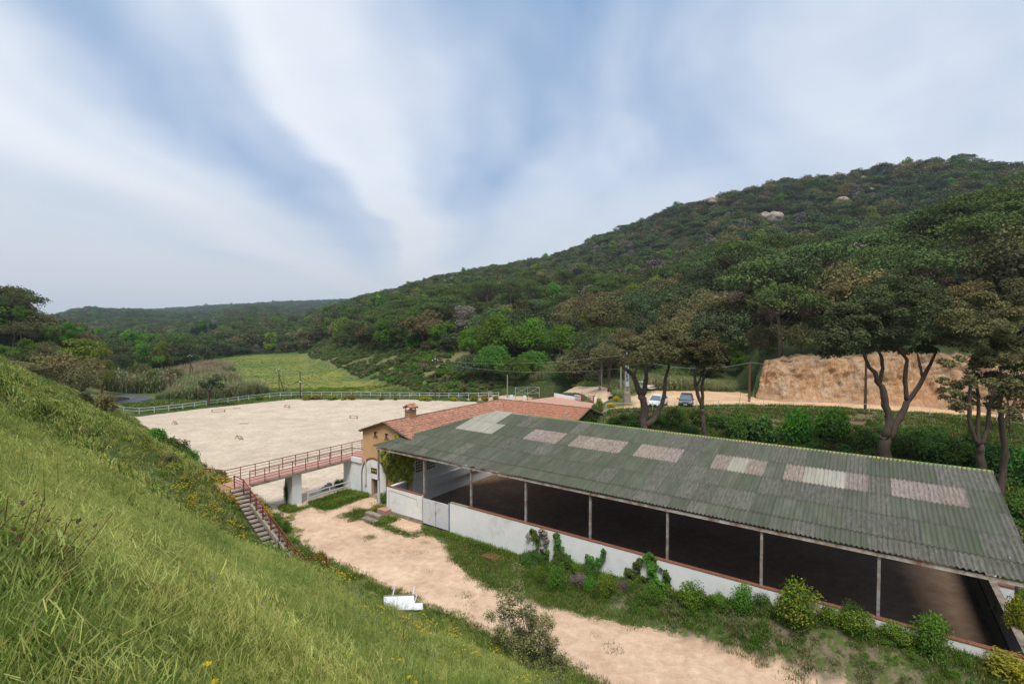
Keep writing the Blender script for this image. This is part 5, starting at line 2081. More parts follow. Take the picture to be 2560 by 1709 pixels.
pole('thin rusty stake leaning by the car park rock face', 1847, 1003.5, 5.7, 7.3, .03, pbr('rusty_stake', (0.10, 0.05, 0.035), .9, bump=0), name='metal_stake', lean=(.35, 0))


def build_pylon():
    p = gp(1567, 1009, 5.7)
    p[2] = H(p[0], p[1])
    t = thing('lattice_pylon', 'grey steel lattice pylon on a tall concrete block by the car park', 'pylon', p)
    mb = MB()
    mb.add([p + (sx * .48, sy * .42, -.3) for sx, sy in ((-1, -1), (1, -1), (1, 1), (-1, 1))] + [p + (sx * .42, sy * .38, 1.55) for sx, sy in ((-1, -1), (1, -1), (1, 1), (-1, 1))] + [p + (sx * .25, sy * .25, 1.78) for sx, sy in ((-1, -1), (1, -1), (1, 1), (-1, 1))],
           [(3, 2, 1, 0), (0, 1, 5, 4), (1, 2, 6, 5), (2, 3, 7, 6), (3, 0, 4, 7), (4, 5, 9, 8), (5, 6, 10, 9), (6, 7, 11, 10), (7, 4, 8, 11), (8, 9, 10, 11)])
    blk = mb.build('concrete_base', pbr('stained_concrete', (0.27, 0.20, 0.15), .95, var=.25, scale=2, bump=.3), t)
    mb = MB()
    mb.lbox(p + (0, -.43, .75), (.5, .02, 1.1))
    mb.build('recess', M_CONC, blk)
    top = 4.65 + 1.75
    for sx in (-1, 1):
        for sy in (-1, 1):
            mb = MB()
            mb.bar(p + (sx * .24, sy * .24, 1.7), p + (sx * .15, sy * .15, top), .07)
            mb.build('lattice_leg', M_GALV, t)
    n = 9
    for i in range(n):
        z0, z1 = 1.8 + (top - 1.8) * i / n, 1.8 + (top - 1.8) * (i + 1) / n
        w0, w1 = .24 - .09 * i / n, .24 - .09 * (i + 1) / n
        s = 1 if i % 2 else -1
        for face in (-1, 1):
            mb = MB()
            mb.bar(p + (-s * w0, face * w0, z0), p + (s * w1, face * w1, z1), .035)
            mb.bar(p + (face * w0, -s * w0, z0), p + (face * w1, s * w1, z1), .035)
            mb.build('lattice_brace', M_GALV, t)
    mb = MB()
    mb.lbox(p + (.0, -.3, 2.75), (.44, .2, .6))
    mb.build('meter_box', pbr('grey_box', (.42, .43, .45), .6, bump=0), t)
    q = p + (0, 0, top)
    crossarm(t, p, q, .9)
    tops['p'] = q


build_pylon()


def cable(label, p, q, sag=1.0, r=.022):
    mb = MB()
    pts = []
    for i in range(11):
        t = i / 10
        pts.append(p * (1 - t) + q * t - np.array((0, 0, sag * 4 * t * (1 - t))))
    mb.tube(pts, r, 4, caps=False)
    return tag(mb.build('overhead_cable', pbr('cable_grey', (.22, .22, .21), .6, bump=0)), label, 'cable')


cable('upper overhead cable from the leaning pole behind the arena to the lattice pylon', tops['b'] + (0.4, 0, .2), tops['p'] + (0, 0, .35), 1.0)
cable('lower overhead cable from the leaning pole to the pole left of the pylon', tops['b'] + (-.4, 0, -.2), tops['f'] + (0, 0, -.3), 1.3)
cable('overhead cable from the lattice pylon to the brown pole at the rock face', tops['p'] + (0, 0, .1), tops['g'], 1.2)
cable('overhead cable between the brown pole and the ivy-clad pole', tops['g'], tops['h'] + (0, 0, -.1), .9)


def hit(u, v, y0=4.0, y1=2500.0):
    """where the sight line of a photograph point meets the ground"""
    x, y, w = ray(u, v)
    t = np.geomspace(y0, y1, 900)
    h = height(x * t, y * t, fine=False)
    d = CAMH + w * t - h
    k = np.argmax(d < 0)
    if not (d < 0).any():
        k = len(t) - 1
    f = d[k - 1] / (d[k - 1] - d[k]) if k else 0
    tt = t[k - 1] + (t[k] - t[k - 1]) * f
    return np.array((x * tt, y * tt, CAMH + w * tt))



# ================================================================== JUMP STANDS, TABLE, PAVERS
def jump(label, u, v, L, ang):
    p = gp(u, v)
    p[2] = H(p[0], p[1])
    t = thing('jump_stand', label, 'jump stand', p, ang)
    mat = pbr('red_brown_pole', (0.28, 0.095, 0.07), .8, var=.2, bump=0)
    for sx in (-1, 1):
        for sy in (-1, 1):
            mb = MB()
            mb.bar((sx * L / 2, sy * .28, -.02), (sx * L / 2, 0, .52), .05)
            mb.build('leg', mat, t, local=True)
        mb = MB()
        mb.bar((sx * L / 2, -.18, .2), (sx * L / 2, .18, .2), .035)
        mb.build('brace', mat, t, local=True)
    mb = MB()
    mb.bar((-L / 2 - .1, 0, .50), (L / 2 + .1, 0, .50), .065)
    mb.build('top_pole', mat, t, local=True)
    mb = MB()
    mb.bar((-L / 2, .2, .1), (L / 2, .2, .1), .05)
    mb.build('ground_pole', mat, t, local=True)


jump('longest red jump stand, near the left fence of the arena', 546, 1030, 2.2, R_(12))
jump('low red jump stand nearest the grass slope on the left', 437, 1060, 1.0, R_(-35))
jump('small red jump stand farthest back in the arena', 718, 1019, 1.1, R_(-20))
jump('red jump stand in the arena nearest the chimney', 884, 1046, 1.4, R_(-12))
jump('red jump stand nearest the footbridge', 598, 1098, 1.3, R_(-35))
for lab, u, v, a in (('fallen reddish pole lying on the arena sand at mid left', 610, 1059, 10), ('fallen reddish pole near the arena back fence', 592, 1021, 10)):
    p = gp(u, v)
    d = np.array((math.cos(R_(a)), math.sin(R_(a)), 0)) * .7
    mb = MB()
    mb.tube([p - d + (0, 0, .06), p + d + (0, 0, .06)], .05, 6)
    tag(mb.build('ground_pole', pbr('red_brown_pole', (0.28, 0.095, 0.07))), lab, 'pole')


def broken_table():
    c = AB(-24.2, 18.6)
    p = gp(998, 1512, 1.6)
    p = hit(998, 1520, 8, 60)
    t = thing('overturned_table', 'overturned white table with bent legs lying in the long grass', 'table', (p[0], p[1], p[2] + .30), R_(14))
    Mx = Matrix.Rotation(R_(20), 3, 'X') @ Matrix.Rotation(R_(7), 3, 'Y')
    mb = MB()
    mb.lbox((0, 0, .0), (1.7, .95, .05), Mx)
    mb.build('tabletop', pbr('chalky_white_paint', (0.66, 0.68, 0.72), .8, var=.12, scale=5), t, local=True)
    mb = MB()
    for sy in (-1, 1):
        mb.lbox(Mx @ Vector((0, sy * .51, .03)), (1.8, .03, .07), Mx)
    mb.build('table_edge', pbr('grey_wood_edge', (.30, .25, .21), .9), t, local=True)
    for (x, y) in ((-.35, .5), (.8, .5)):
        mb = MB()
        a = Mx @ Vector((x, y, 0))
        mb.bar(a, a + Vector((.12, .25, .42)), .06)
        mb.build('leg', M_RAILWHITE, t, local=True)
    mb = MB()
    mb.lbox((1.05, -.42, -.10), (.5, .45, .05), Mx)
    mb.build('side_leaf', pbr('chalky_white_paint', (0.66, 0.68, 0.72)), t, local=True)
    mb = MB()
    mb.bar((.85, -.15, 0), (1.0, .05, .3), .05)
    mb.build('leg', M_RAILWHITE, t, local=True)


broken_table()


def paver_patch():
    t = thing('paver_patch', 'small patch of red brick pavers sunk in the grass by the barn wall', 'pavers', AB(-21.2, 27.4, 0))
    mb = MB()
    mb.lbox((0, 0, 0), (.19, .09, .06))
    me = mesh_from('brick', mb.V, mb.F, mats=[M_BRICKRED])
    for i in range(6):
        for j in range(8):
            o = bpy.data.objects.new('brick', me)
            COL.objects.link(o)
            o.parent = t
            o.location = tuple(AB(-.55 + i * .2 + (.1 if j % 2 else 0), -.35 + j * .1, .045 + random.uniform(-.008, .008)))
            o.rotation_euler = (0, 0, RZ + random.uniform(-.03, .03))


paver_patch()


def boulders():
    def rock(label, u, v, dist, w, h, seed, mat=M_ROCK, name='boulder'):
        rng = np.random.default_rng(seed)
        q = hit(u, v + 6, 60)
        k = q[1] / dist
        w, h = w * k * 1.25, h * k * 1.25
        P = q + np.array((0, 0, h * .30 + .8))
        import bmesh
        bm = bmesh.new()
        bmesh.ops.create_icosphere(bm, subdivisions=4, radius=1.0)
        V = np.array([tuple(q.co) for q in bm.verts])
        F = [tuple(q.index for q in f.verts) for f in bm.faces]
        bm.free()
        n = fbm(V[:, 0] * 1.4 + seed, V[:, 1] * 1.4 + V[:, 2] * 1.7, 4)
        crk = np.abs(fbm(V[:, 0] * 1.1 + V[:, 2] + seed * 3, V[:, 1] * .9 + 4, 3))
        V = V * (1 + .28 * n - .12 * np.exp(-(crk / .05) ** 2))[:, None] * np.array((w / 2, w * .4, h / 2))
        me = mesh_from(name, V, F, mats=[mat], smooth=True)
        o = link(name, me, None, P)
        tag(o, label, 'boulder', None)
    rock('large pale split boulder on the hillside, its right half', 1936, 555, 250, 8.0, 5.8, 3)
    rock('large pale split boulder on the hillside, its left half', 1911, 555, 251, 5.4, 5.6, 5)
    rock('rounded pale boulder near the left skyline of the hill', 1777, 507, 400, 8, 5.0, 7)
    rock('flat grey boulder high on the hill right of the split boulder', 2017, 521, 300, 6.5, 4.6, 9)
    rock('small grey outcrop below the ridge', 2107, 503, 330, 6, 4, 11)
    rock('pale outcrop just under the ridge top', 2155, 449, 440, 6, 4.5, 13)
    rock('low pale rock on the upper right hillside', 2172, 475, 400, 8, 2.6, 15)
    rock('long low pale rock on the middle of the right hillside', 2260, 561, 250, 6, 2, 17)
    rock('pointed dark rock on the summit', 2434, 418, 440, 4.0, 6, 19, M_STONE)
    rock('pale slab near the summit at the right', 2443, 424, 430, 6, 2, 21)
    for i, (a, b, lab) in enumerate(((-20.5, 55.6, 'upper grey rock at the left end of the bank'), (-22.0, 53.8, 'lower grey rock at the left end of the bank'))):
        p = AB(a, b)
        p[2] = H(p[0], p[1]) + .2
        u, v = 1280 + 1250 * p[0] / p[1], 0
        rng = np.random.default_rng(i)
        mb = MB()
        mb.lbox(p, (1.7, 1.0, .8), Matrix.Rotation(.5 + i, 3, 'Z') @ Matrix.Rotation(.25, 3, 'X'))
        o = mb.build('boulder', M_STONE)
        bv = o.modifiers.new('b', 'BEVEL')
        bv.width = .25
        bv.segments = 3
        tag(o, lab, 'boulder')


boulders()

# ================================================================== TREES AND FOREST
KINDS = {
    # crown kind, R, H, leaves(fine), leaf size, leaves(coarse), size(coarse), material, trunk share, bark
    'holm_oak': ('round', 4.0, 6.5, 4200, .30, 1300, .56, M_OAK, .34, M_BARK),
    'dark_oak': ('round', 4.0, 6.5, 4200, .30, 1300, .56, M_OAKDK, .34, M_BARK),
    'cork_oak': ('round', 4.0, 6.0, 4200, .30, 1300, .56, M_OAKBR, .34, M_BARK),
    'broadleaf_tree': ('round', 4.2, 7.2, 4600, .34, 1300, .62, M_BRIGHT, .25, M_BARK),
    'stone_pine': ('umbrella', 5.0, 4.6, 5600, .27, 1800, .50, M_PINE, .62, M_PINEBARK),
    'ash_tree': ('loose', 3.8, 8.0, 3600, .34, 1200, .60, M_BRIGHT, .22, M_BARK),
    'young_ash': ('loose', 3.4, 7.0, 3400, .32, 1000, .60, M_YG, .22, M_BARK),
    'bare_tree': ('loose', 3.4, 5.5, 2600, .34, 700, .6, M_GREYVEG, .3, M_GREYBARK),
    'cypress': ('column', 1.2, 9.0, 2600, .26, 700, .5, M_CYP, .05, M_BARK),
}
FINE, COARSE = {}, {}
for ki, (k, (ck, R, Hh, n1, s1, n2, s2, mt, tr, bk)) in enumerate(KINDS.items()):
    asp = 0.2 if k == 'bare_tree' else 0.6
    FINE[k] = [crown_mesh('crown', ck, R, Hh, n1, s1, mt, 100 + 10 * ki + j) for j in range(3 if k not in ('cypress', 'bare_tree') else 2)]
    COARSE[k] = [src(crown_mesh('crown', ck, R, Hh, n2, s2, mt, 100 + 10 * ki + j)) for j in range(3 if k not in ('cypress', 'bare_tree') else 2)]
TRUNKS = {k: [trunk_mesh('trunk', 4.0, .22, KINDS[k][9], 40 + 7 * i + j, forks=4 if k != 'stone_pine' else 5, spread=2.2 if k != 'stone_pine' else 3.4, top=2.2 if k != 'stone_pine' else 1.5) for j in range(2)] for i, k in enumerate(KINDS)}


def tree(kind, label, x, y, R, Hc, z0=None, zbase=None, group=None, name=None, seed=None, cat='tree'):
    """a tree: Hc crown height, zbase level of the crown's underside"""
    rg = random.Random(seed if seed is not None else int(x * 13 + y * 7))
    z = H(x, y) if z0 is None else z0
    ck, R0, H0 = KINDS[kind][:3]
    t = thing(name or kind, label, cat, (x, y, z), 0, group)
    th = max((zbase - z) if zbase is not None else KINDS[kind][8] * Hc * 1.6, .3)
    c = link('crown', rg.choice(FINE[kind]), t, (0, 0, th))
    c.scale = (R / R0, R / R0, Hc / H0)
    c.rotation_euler = (0, 0, rg.uniform(0, 6.28))
    s = (th + .25 * Hc) / 4.0
    k = link('trunk', rg.choice(TRUNKS[kind]), t, (0, 0, 0), rg.uniform(0, 6.28))
    k.scale = (max(R / 4, .5), max(R / 4, .5), s)
    return t


def ptree(kind, label, u, vtop, vbot, wpx, dist, group=None, trunk_v=None, name=None, cat='tree'):
    """tree given by its crown's extent in the photograph and its true distance"""
    x, y, w = ray(u, vtop)
    k = dist / y
    zt = CAMH + w * k
    zb = CAMH + ray(u, vbot)[2] * dist / ray(u, vbot)[1]
    R = wpx / 2 * dist / FPX
    g = H(x * k, dist)
    zb = max(zb, g + .2)
    return tree(kind, label, x * k, dist, R, (zt - zb), None, zb, group, name=name, cat=cat)


TAKEN = []       # (x, y, r): ground already covered by placed trees


def PT(kind, label, u, vt, vb, w, d, **kw):
    t = ptree(kind, label, u, vt, vb, w, d, **kw)
    TAKEN.append((t.location[0], t.location[1], w / 2 * d / FPX * .8))
    return t


# --- the big oaks behind the barn, limb by limb
def hero(name, label, base, limbs, lobes, mat, nleaf, size, seed, bark=M_BARK, extra=None):
    """base point, limbs as lists of (u, v, depth, radius) photograph points, lobes (u, v, depth, r_px, squash)"""
    g = H(base[0], base[1])
    t = thing(name, label, 'tree', (base[0], base[1], g))
    def W(u, v, d):
        x, y, w = ray(u, v)
        return np.array((x * d / y, d, CAMH + w * d / y))
    for li, L in enumerate(limbs):
        mb = MB()
        pts, rad = [], []
        if li == 0:
            pts.append(np.array((base[0], base[1], g - .5)))
            rad.append(L[0][3] * 1.35)
        for (u, v, d, r) in L:
            pts.append(W(u, v, d))
            rad.append(r)
        # subdivide with a little wander
        P2, R2 = [], []
        rg = np.random.default_rng(seed + li)
        for i in range(len(pts) - 1):
            for s in range(3):
                tt = s / 3
                P2.append(pts[i] * (1 - tt) + pts[i + 1] * tt + (rg.normal(size=3) * rad[i] * .22 if s else 0))
                R2.append((rad[i] * (1 - tt) + rad[i + 1] * tt) * rg.uniform(.93, 1.08))
        P2.append(pts[-1])
        R2.append(rad[-1])
        mb.tube(P2, R2, 9)
        mb.build('trunk' if li == 0 else 'limb', bark, t, smooth=True)
    rg = np.random.default_rng(seed)
    C, Q = [], []
    for (u, v, d, r, sq) in lobes:
        c = W(u, v, d)
        R = r * d / FPX
        # each lobe breaks into smaller clumps
        for k in range(8):
            dd = unit(rg.normal(size=3))
            C.append(c + dd * np.array((R, R, R * .85)) * .72)
            q = R * rg.uniform(.36, .56)
            Q.append((q, q, q * .78))
    off = np.array(t.location)
    V, F, v = leaves(rg, np.array(C) - off, Q, nleaf, size, -.5)
    parts = [(V, F, v, 0)]
    mats = [mat]
    if extra:
        V, F, v = leaves(rg, np.array(C) - off, Q, int(nleaf * .18), size, 0.2, shell=(.98, 1.1))
        parts.append((V, F, v, 1))
        mats.append(extra)
    V, F, v, mi = joinm(parts)
    link('crown', mesh_from('crown', V, quads=F, mats=mats, mi=mi, attr=v), t)
    TAKEN.append((base[0], base[1], 5))
    return t


D1 = 53.0
b1 = gp(1611, 1100, 2.2)
hero('holm_oak', 'dark oak with a V of two bare stems, just before the white hatchback', (D1 * (1611 - 1280) / 1250, D1), [
    [(1612, 1068, D1, .44), (1609, 1005, D1, .38), (1604, 985, D1, .36)],
    [(1604, 988, D1, .30), (1590, 955, D1, .26), (1583, 935, D1, .24), (1562, 922, D1, .17), (1548, 905, D1, .1)],
    [(1606, 988, D1, .28), (1614, 955, D1, .24), (1618, 920, D1, .18), (1612, 880, D1, .1)],
    [(1616, 1066, D1, .36), (1640, 1040, D1, .26), (1655, 1010, D1, .22), (1662, 975, D1, .2), (1668, 930, D1, .17), (1674, 890, D1, .1)],
    [(1583, 937, D1, .16), (1600, 905, D1, .1), (1598, 880, D1, .07)]],
    [(1590, 868, D1 + 1, 34, .8), (1630, 842, D1 + 2, 36, .8), (1668, 838, D1 + 1, 34, .8), (1700, 862, D1, 30, .9), (1612, 890, D1 - 2, 30, .7), (1650, 880, D1 - 2, 34, .8), (1685, 895, D1 - 1, 28, .8), (1575, 900, D1, 22, .7), (1640, 815, D1 + 3, 30, .7)],
    M_OAK, 15000, .21, 61)
D2 = 50.5
hero('holm_oak', 'smaller tawny-topped oak with a bare forked trunk by the dark hatchback', (D2 * (1763 - 1280) / 1250, D2), [
    [(1763, 1088, D2, .24), (1757, 1040, D2, .23), (1755, 1022, D2, .22)],
    [(1755, 1024, D2, .19), (1744, 985, D2, .17), (1738, 955, D2, .15), (1736, 925, D2, .1)],
    [(1740, 965, D2, .11), (1750, 948, D2, .1), (1755, 925, D2, .07)],
    [(1756, 1024, D2, .18), (1757, 990, D2, .17), (1754, 965, D2, .15), (1760, 945, D2, .14), (1758, 915, D2, .08)]],
    [(1735, 872, D2, 26, .9), (1765, 850, D2 + 1, 28, .9), (1793, 872, D2, 26, 1.0), (1750, 905, D2, 26, .8), (1785, 910, D2 - 1, 26, .8), (1765, 880, D2 - 2, 26, .9), (1728, 900, D2, 20, .8), (1805, 895, D2 + 1, 18, .8)],
    M_OAK, 11000, .19, 62, extra=M_OAKBR)
D3 = 43.0
hero('holm_oak', 'largest dark oak with spreading Y trunk, standing before the rock face', (D3 * (2212 - 1280) / 1250, D3), [
    [(2214, 1160, D3, .50), (2214, 1100, D3, .42), (2212, 1090, D3, .40)],
    [(2213, 1098, D3, .33), (2222, 1040, D3, .31), (2212, 1000, D3, .27), (2204, 965, D3, .24), (2192, 945, D3, .2), (2168, 905, D3, .13), (2150, 865, D3, .08)],
    [(2200, 955, D3, .16), (2207, 920, D3, .15), (2203, 890, D3, .12), (2190, 860, D3, .07)],
    [(2222, 1098, D3, .30), (2250, 1045, D3, .26), (2266, 1005, D3, .24), (2268, 990, D3, .23)],
    [(2267, 1003, D3, .18), (2262, 950, D3, .17), (2268, 900, D3, .14), (2240, 865, D3, .08), (2200, 848, D3, .05)],
    [(2268, 1005, D3, .19), (2290, 975, D3, .18), (2312, 935, D3, .16), (2330, 900, D3, .12), (2345, 870, D3, .07)],
    [(2308, 945, D3, .11), (2300, 915, D3, .1), (2292, 880, D3, .05)]],
    [(2085, 830, D3, 42, .8), (2070, 865, D3, 30, .8), (2120, 785, D3 + 1, 42, .8), (2130, 850, D3 - 2, 38, .7), (2175, 765, D3 + 1, 44, .8), (2200, 725, D3 + 2, 44, .8), (2250, 710, D3 + 3, 46, .8), (2300, 725, D3 + 2, 44, .8), (2340, 765, D3 + 1, 42, .8), (2240, 770, D3 - 2, 46, .8), (2290, 790, D3 - 2, 44, .8), (2210, 815, D3 - 1, 44, .7), (2265, 835, D3, 40, .7), (2325, 830, D3, 38, .8), (2160, 820, D3 - 1, 38, .7), (2050, 850, D3 + 1, 22, .8), (2355, 800, D3, 26, .8), (2340, 865, D3, 28, .6), (2100, 875, D3, 26, .6), (2150, 870, D3 + 1, 30, .6), (2250, 870, D3 + 2, 26, .6), (2300, 865, D3 + 1, 26, .6), (2205, 860, D3 + 2, 26, .6), (2125, 820, D3, 36, 1), (2060, 885, D3 + 1, 18, 1)],
    M_OAKDK, 38000, .19, 63, extra=M_OAK)
D4 = 38.5
hero('holm_oak', 'oak at the right with several upright stems and ragged lower foliage', (D4 * (2452 - 1280) / 1250, D4), [
    [(2454, 1172, D4, .30), (2450, 1125, D4, .27), (2448, 1112, D4, .25)],
    [(2446, 1114, D4, .17), (2425, 1060, D4, .14), (2422, 1010, D4, .13), (2428, 960, D4, .11), (2415, 920, D4, .08)],
    [(2448, 1114, D4, .15), (2444, 1070, D4, .13), (2446, 1010, D4, .12), (2440, 950, D4, .08)],
    [(2452, 1114, D4, .18), (2470, 1070, D4, .15), (2474, 1010, D4, .13), (2490, 960, D4, .11), (2505, 915, D4, .07)],
    [(2474, 1010, D4, .1), (2505, 985, D4, .08), (2520, 965, D4, .06)]],
    [(2400, 800, D4 + 2, 44, .9), (2440, 770, D4 + 3, 46, .9), (2420, 850, D4 + 1, 44, .8), (2470, 830, D4, 44, .9), (2510, 790, D4 + 2, 46, .9), (2545, 840, D4, 46, .9), (2380, 900, D4 - 1, 26, .7), (2375, 985, D4 - 1, 26, .9), (2400, 1015, D4 - 2, 22, .8), (2500, 900, D4, 34, .8), (2550, 920, D4, 36, .9), (2440, 905, D4 + 1, 30, .7), (2530, 970, D4 - 1, 28, .8), (2480, 960, D4 - 1, 22, .8), (2420, 955, D4 - 1, 20, .7), (2360, 955, D4 - 1, 14, .7), (2560, 1000, D4, 28, 1.), (2520, 1030, D4 - 1, 18, .8), (2410, 960, D4, 24, 1), (2455, 930, D4 + 1, 30, 1), (2500, 950, D4 + 1, 30, 1), (2540, 900, D4 + 2, 36, 1), (2385, 850, D4 + 3, 34, 1), (2470, 880, D4 + 2, 36, 1), (2430, 1000, D4 + 2, 22, 1), (2490, 1010, D4 + 2, 24, 1)],
    M_OAK, 36000, .18, 64, extra=M_OAKBR)
D5 = 41.0
hero('holm_oak', 'rightmost oak, its trunk partly behind the multi-stemmed one', (D5 * (2508 - 1280) / 1250, D5), [
    [(2508, 1185, D5, .26), (2512, 1120, D5, .22), (2505, 1060, D5, .2), (2498, 1010, D5, .16), (2510, 960, D5, .1)],
    [(2505, 1070, D5, .13), (2530, 1020, D5, .1), (2545, 980, D5, .07)]],
    [(2580, 760, D5 + 2, 50, .9), (2600, 850, D5, 50, .9), (2540, 730, D5 + 4, 40, .9), (2590, 960, D5, 40, .9), (2545, 1040, D5, 20, .8)],
    M_OAK, 9000, .2, 65)
hero('holm_oak', 'short lone open-crowned tree by the left arena fence', (102 * (521 - 1280) / 1250, 102), [
    [(521, 1005, 102, .22), (521, 985, 102, .2), (523, 975, 102, .18)],
    [(522, 978, 102, .12), (512, 965, 102, .1), (508, 952, 102, .06)],
    [(523, 978, 102, .12), (536, 965, 102, .1), (545, 956, 102, .06)]],
    [(515, 955, 102, 14, .8), (535, 948, 102, 14, .8), (549, 962, 102, 11, .8), (507, 962, 102, 9, .8), (527, 962, 102, 13, .6)],
    M_OAKDK, 3500, .26, 66)

# --- trees one can pick out, by distance
PT('holm_oak', 'dull oak with low grey-brown crown left of the lattice pylon', 1522, 850, 925, 100, 84)
PT('dark_oak', 'grey-green oak between the bright trees and the pylon', 1500, 830, 905, 110, 92)
PT('cork_oak', 'round tawny-grey oak behind the V-stemmed oak', 1560, 815, 880, 90, 96)
PT('broadleaf_tree', 'broad vivid green tree at the left of the bright clump at the forest foot', 1245, 778, 905, 130, 126)
PT('broadleaf_tree', 'vivid green tree in the middle of the bright clump, tallest of it', 1322, 772, 900, 130, 130)
PT('broadleaf_tree', 'vivid green tree at the right of the bright clump', 1400, 792, 900, 120, 124)
PT('young_ash', 'lighter green tree closing the bright clump on its right', 1455, 790, 872, 105, 135)
PT('broadleaf_tree', 'drooping low green tree beneath the bright clump by the field gate', 1285, 885, 955, 100, 118)
PT('broadleaf_tree', 'rich green tree low at the left foot of the bright clump', 1235, 850, 950, 90, 120)
PT('dark_oak', 'shaded dark tree under the bright clump left of the field gate', 1180, 880, 960, 100, 124)
PT('broadleaf_tree', 'rich green tree behind the grey field gate', 1335, 870, 950, 90, 121)
PT('broadleaf_tree', 'fresh green tree at the right end of the bright clump, lower one', 1452, 858, 925, 80, 118)
PT('broadleaf_tree', 'bright green tree low beside the scrubby bank', 1178, 815, 900, 80, 134)
PT('ash_tree', 'low green sapling in the shade right of the field gate', 1405, 905, 945, 70, 112)
PT('ash_tree', 'small bright tree alone above the bright clump', 1355, 734, 782, 42, 190)
PT('young_ash', 'pale willow-like tree in mid slope above the tawny oak', 1645, 694, 776, 80, 165)
PT('broadleaf_tree', 'large fresh green tree on mid slope, upper of two', 1803, 683, 740, 84, 170)
PT('broadleaf_tree', 'fresh green tree on mid slope, lower of two', 1782, 727, 776, 56, 160)
PT('ash_tree', 'narrow ivy-green column tree beside the cliff-top pine', 1873, 726, 780, 20, 120)
PT('young_ash', 'luminous yellow-green tree left of the rock face', 1845, 792, 900, 76, 95)
PT('ash_tree', 'dark green shaded tree under the yellow-green one left of the rock face', 1850, 880, 945, 60, 90)
PT('bare_tree', 'large leafless grey tree in the mid slope', 1640, 654, 700, 86, 210)
PT('bare_tree', 'grey leafless tree high on the slope to the left', 1570, 605, 630, 40, 380)
PT('bare_tree', 'grey twiggy tree at the foot of the fresh green pair', 1690, 735, 775, 50, 160)
for i, (u, vt, vb, w) in enumerate(((1193, 700, 752, 56), (1219, 702, 745, 60), (1409, 672, 712, 62), (1468, 680, 722, 60), (1325, 702, 742, 46), (1280, 700, 740, 50))):
    PT('stone_pine', ('stone pine with bare pale trunk at the left of the row above the bright trees', 'forked stone pine second in the row above the bright trees', 'tall stone pine with a bare trunk over the grey oaks', 'stone pine with a straight bare trunk right of the tall one', 'slender light stone pine above the small bright tree', 'stone pine shading the gap in the row of bare trunks')[i], u, vt, vb, w, 205 - 4 * i)
PT('stone_pine', 'wide umbrella pine leaning over the left end of the rock face', 1955, 706, 812, 190, 77)
PT('stone_pine', 'umbrella pine higher behind the first cliff-top pine', 2088, 658, 755, 170, 85)
PT('stone_pine', 'umbrella pine at the crest above the largest oak', 2185, 640, 725, 150, 96)
PT('cork_oak', 'olive-brown oak on the cliff top behind the largest oak', 2290, 640, 720, 130, 88)
PT('cork_oak', 'tawny sunlit oak high at the right behind the oaks', 2440, 582, 665, 130, 98)
PT('cork_oak', 'pale tawny oak above the multi-stemmed oak', 2420, 690, 790, 120, 72)
PT('stone_pine', 'umbrella pine near the right edge with a dark trunk', 2525, 640, 715, 150, 84)
PT('stone_pine', 'dense pine crown at the top right of the near hill', 2490, 555, 615, 120, 118)
PT('stone_pine', 'umbrella pine on the crest above the rightmost oak', 2360, 590, 660, 150, 104)
PT('stone_pine', 'broad dark pine between the crest pines and the right edge', 2460, 650, 730, 160, 92)
PT('stone_pine', 'high pine crown touching the right edge of the picture', 2560, 535, 610, 130, 120)
PT('dark_oak', 'dark oak filling the slope behind the multi-stemmed oak', 2400, 760, 880, 130, 70)
PT('holm_oak', 'oak behind the right end of the rock face', 2520, 740, 880, 150, 66)
PT('dark_oak', 'dark low oak before the right end of the rock face', 2530, 905, 1030, 90, 52)
PT('holm_oak', 'low dark oak hanging over the rock face top', 2010, 800, 893, 110, 74)
PT('dark_oak', 'dark undergrowth oak between the cliff-top pine and the largest oak', 2060, 780, 885, 100, 76)
PT('holm_oak', 'grey-brown oak at the very left of the cliff top', 1905, 800, 900, 80, 80)
PT('stone_pine', 'tall pine crown at the top left edge of the picture', 8, 738, 785, 46, 118)
PT('ash_tree', 'green tree beside the tall pine at the top left edge', 52, 765, 800, 44, 116)
PT('holm_oak', 'brown oak under the tall pine at the left edge', 30, 800, 850, 70, 112)
PT('ash_tree', 'bright green tree at the left edge of the wood', 62, 848, 915, 70, 98)
PT('ash_tree', 'bright tree on the left wood skyline', 175, 806, 850, 60, 130)
PT('ash_tree', 'second bright tree on the left wood skyline, further right', 128, 820, 870, 56, 122)
PT('dark_oak', 'dull oak on the left wood skyline', 110, 792, 840, 70, 128)
PT('holm_oak', 'brown-green oak in the heart of the left wood', 115, 850, 905, 70, 110)
PT('young_ash', 'big yellow-green tree at the left, upper crown', 205, 845, 915, 110, 112)
PT('young_ash', 'big yellow-green tree at the left, lower crown by the dark oaks', 252, 872, 962, 82, 104)
PT('cork_oak', 'wide dull brown oak at the top of the grass slope', 160, 866, 985, 170, 88)
PT('holm_oak', 'dark brown oak in front of the wide one at the crest of the slope', 200, 905, 1000, 110, 84)
PT('cork_oak', 'low grey-brown oak at the left crest of the grass slope', 30, 898, 960, 110, 74)
PT('ash_tree', 'green bushy tree above the grass crest at the left edge', 8, 868, 930, 70, 92)
PT('dark_oak', 'dark oak peeping over the crest near the left edge', 48, 880, 945, 70, 84)
PT('holm_oak', 'low brown oak at the extreme left above the grass', -20, 890, 960, 90, 80)
PT('dark_oak', 'dark round oak between the brown oaks on the crest', 128, 890, 965, 70, 92)
PT('holm_oak', 'low dark oak dipping behind the grass crest', 95, 915, 975, 80, 78)
PT('ash_tree', 'fresh green tree beyond the reeds', 358, 862, 930, 78, 150)
PT('young_ash', 'light green poplar-like tree beyond the reeds', 405, 850, 905, 34, 175)
PT('dark_oak', 'dark tree between the yellow-green tree and the fresh green one', 300, 880, 945, 50, 135)
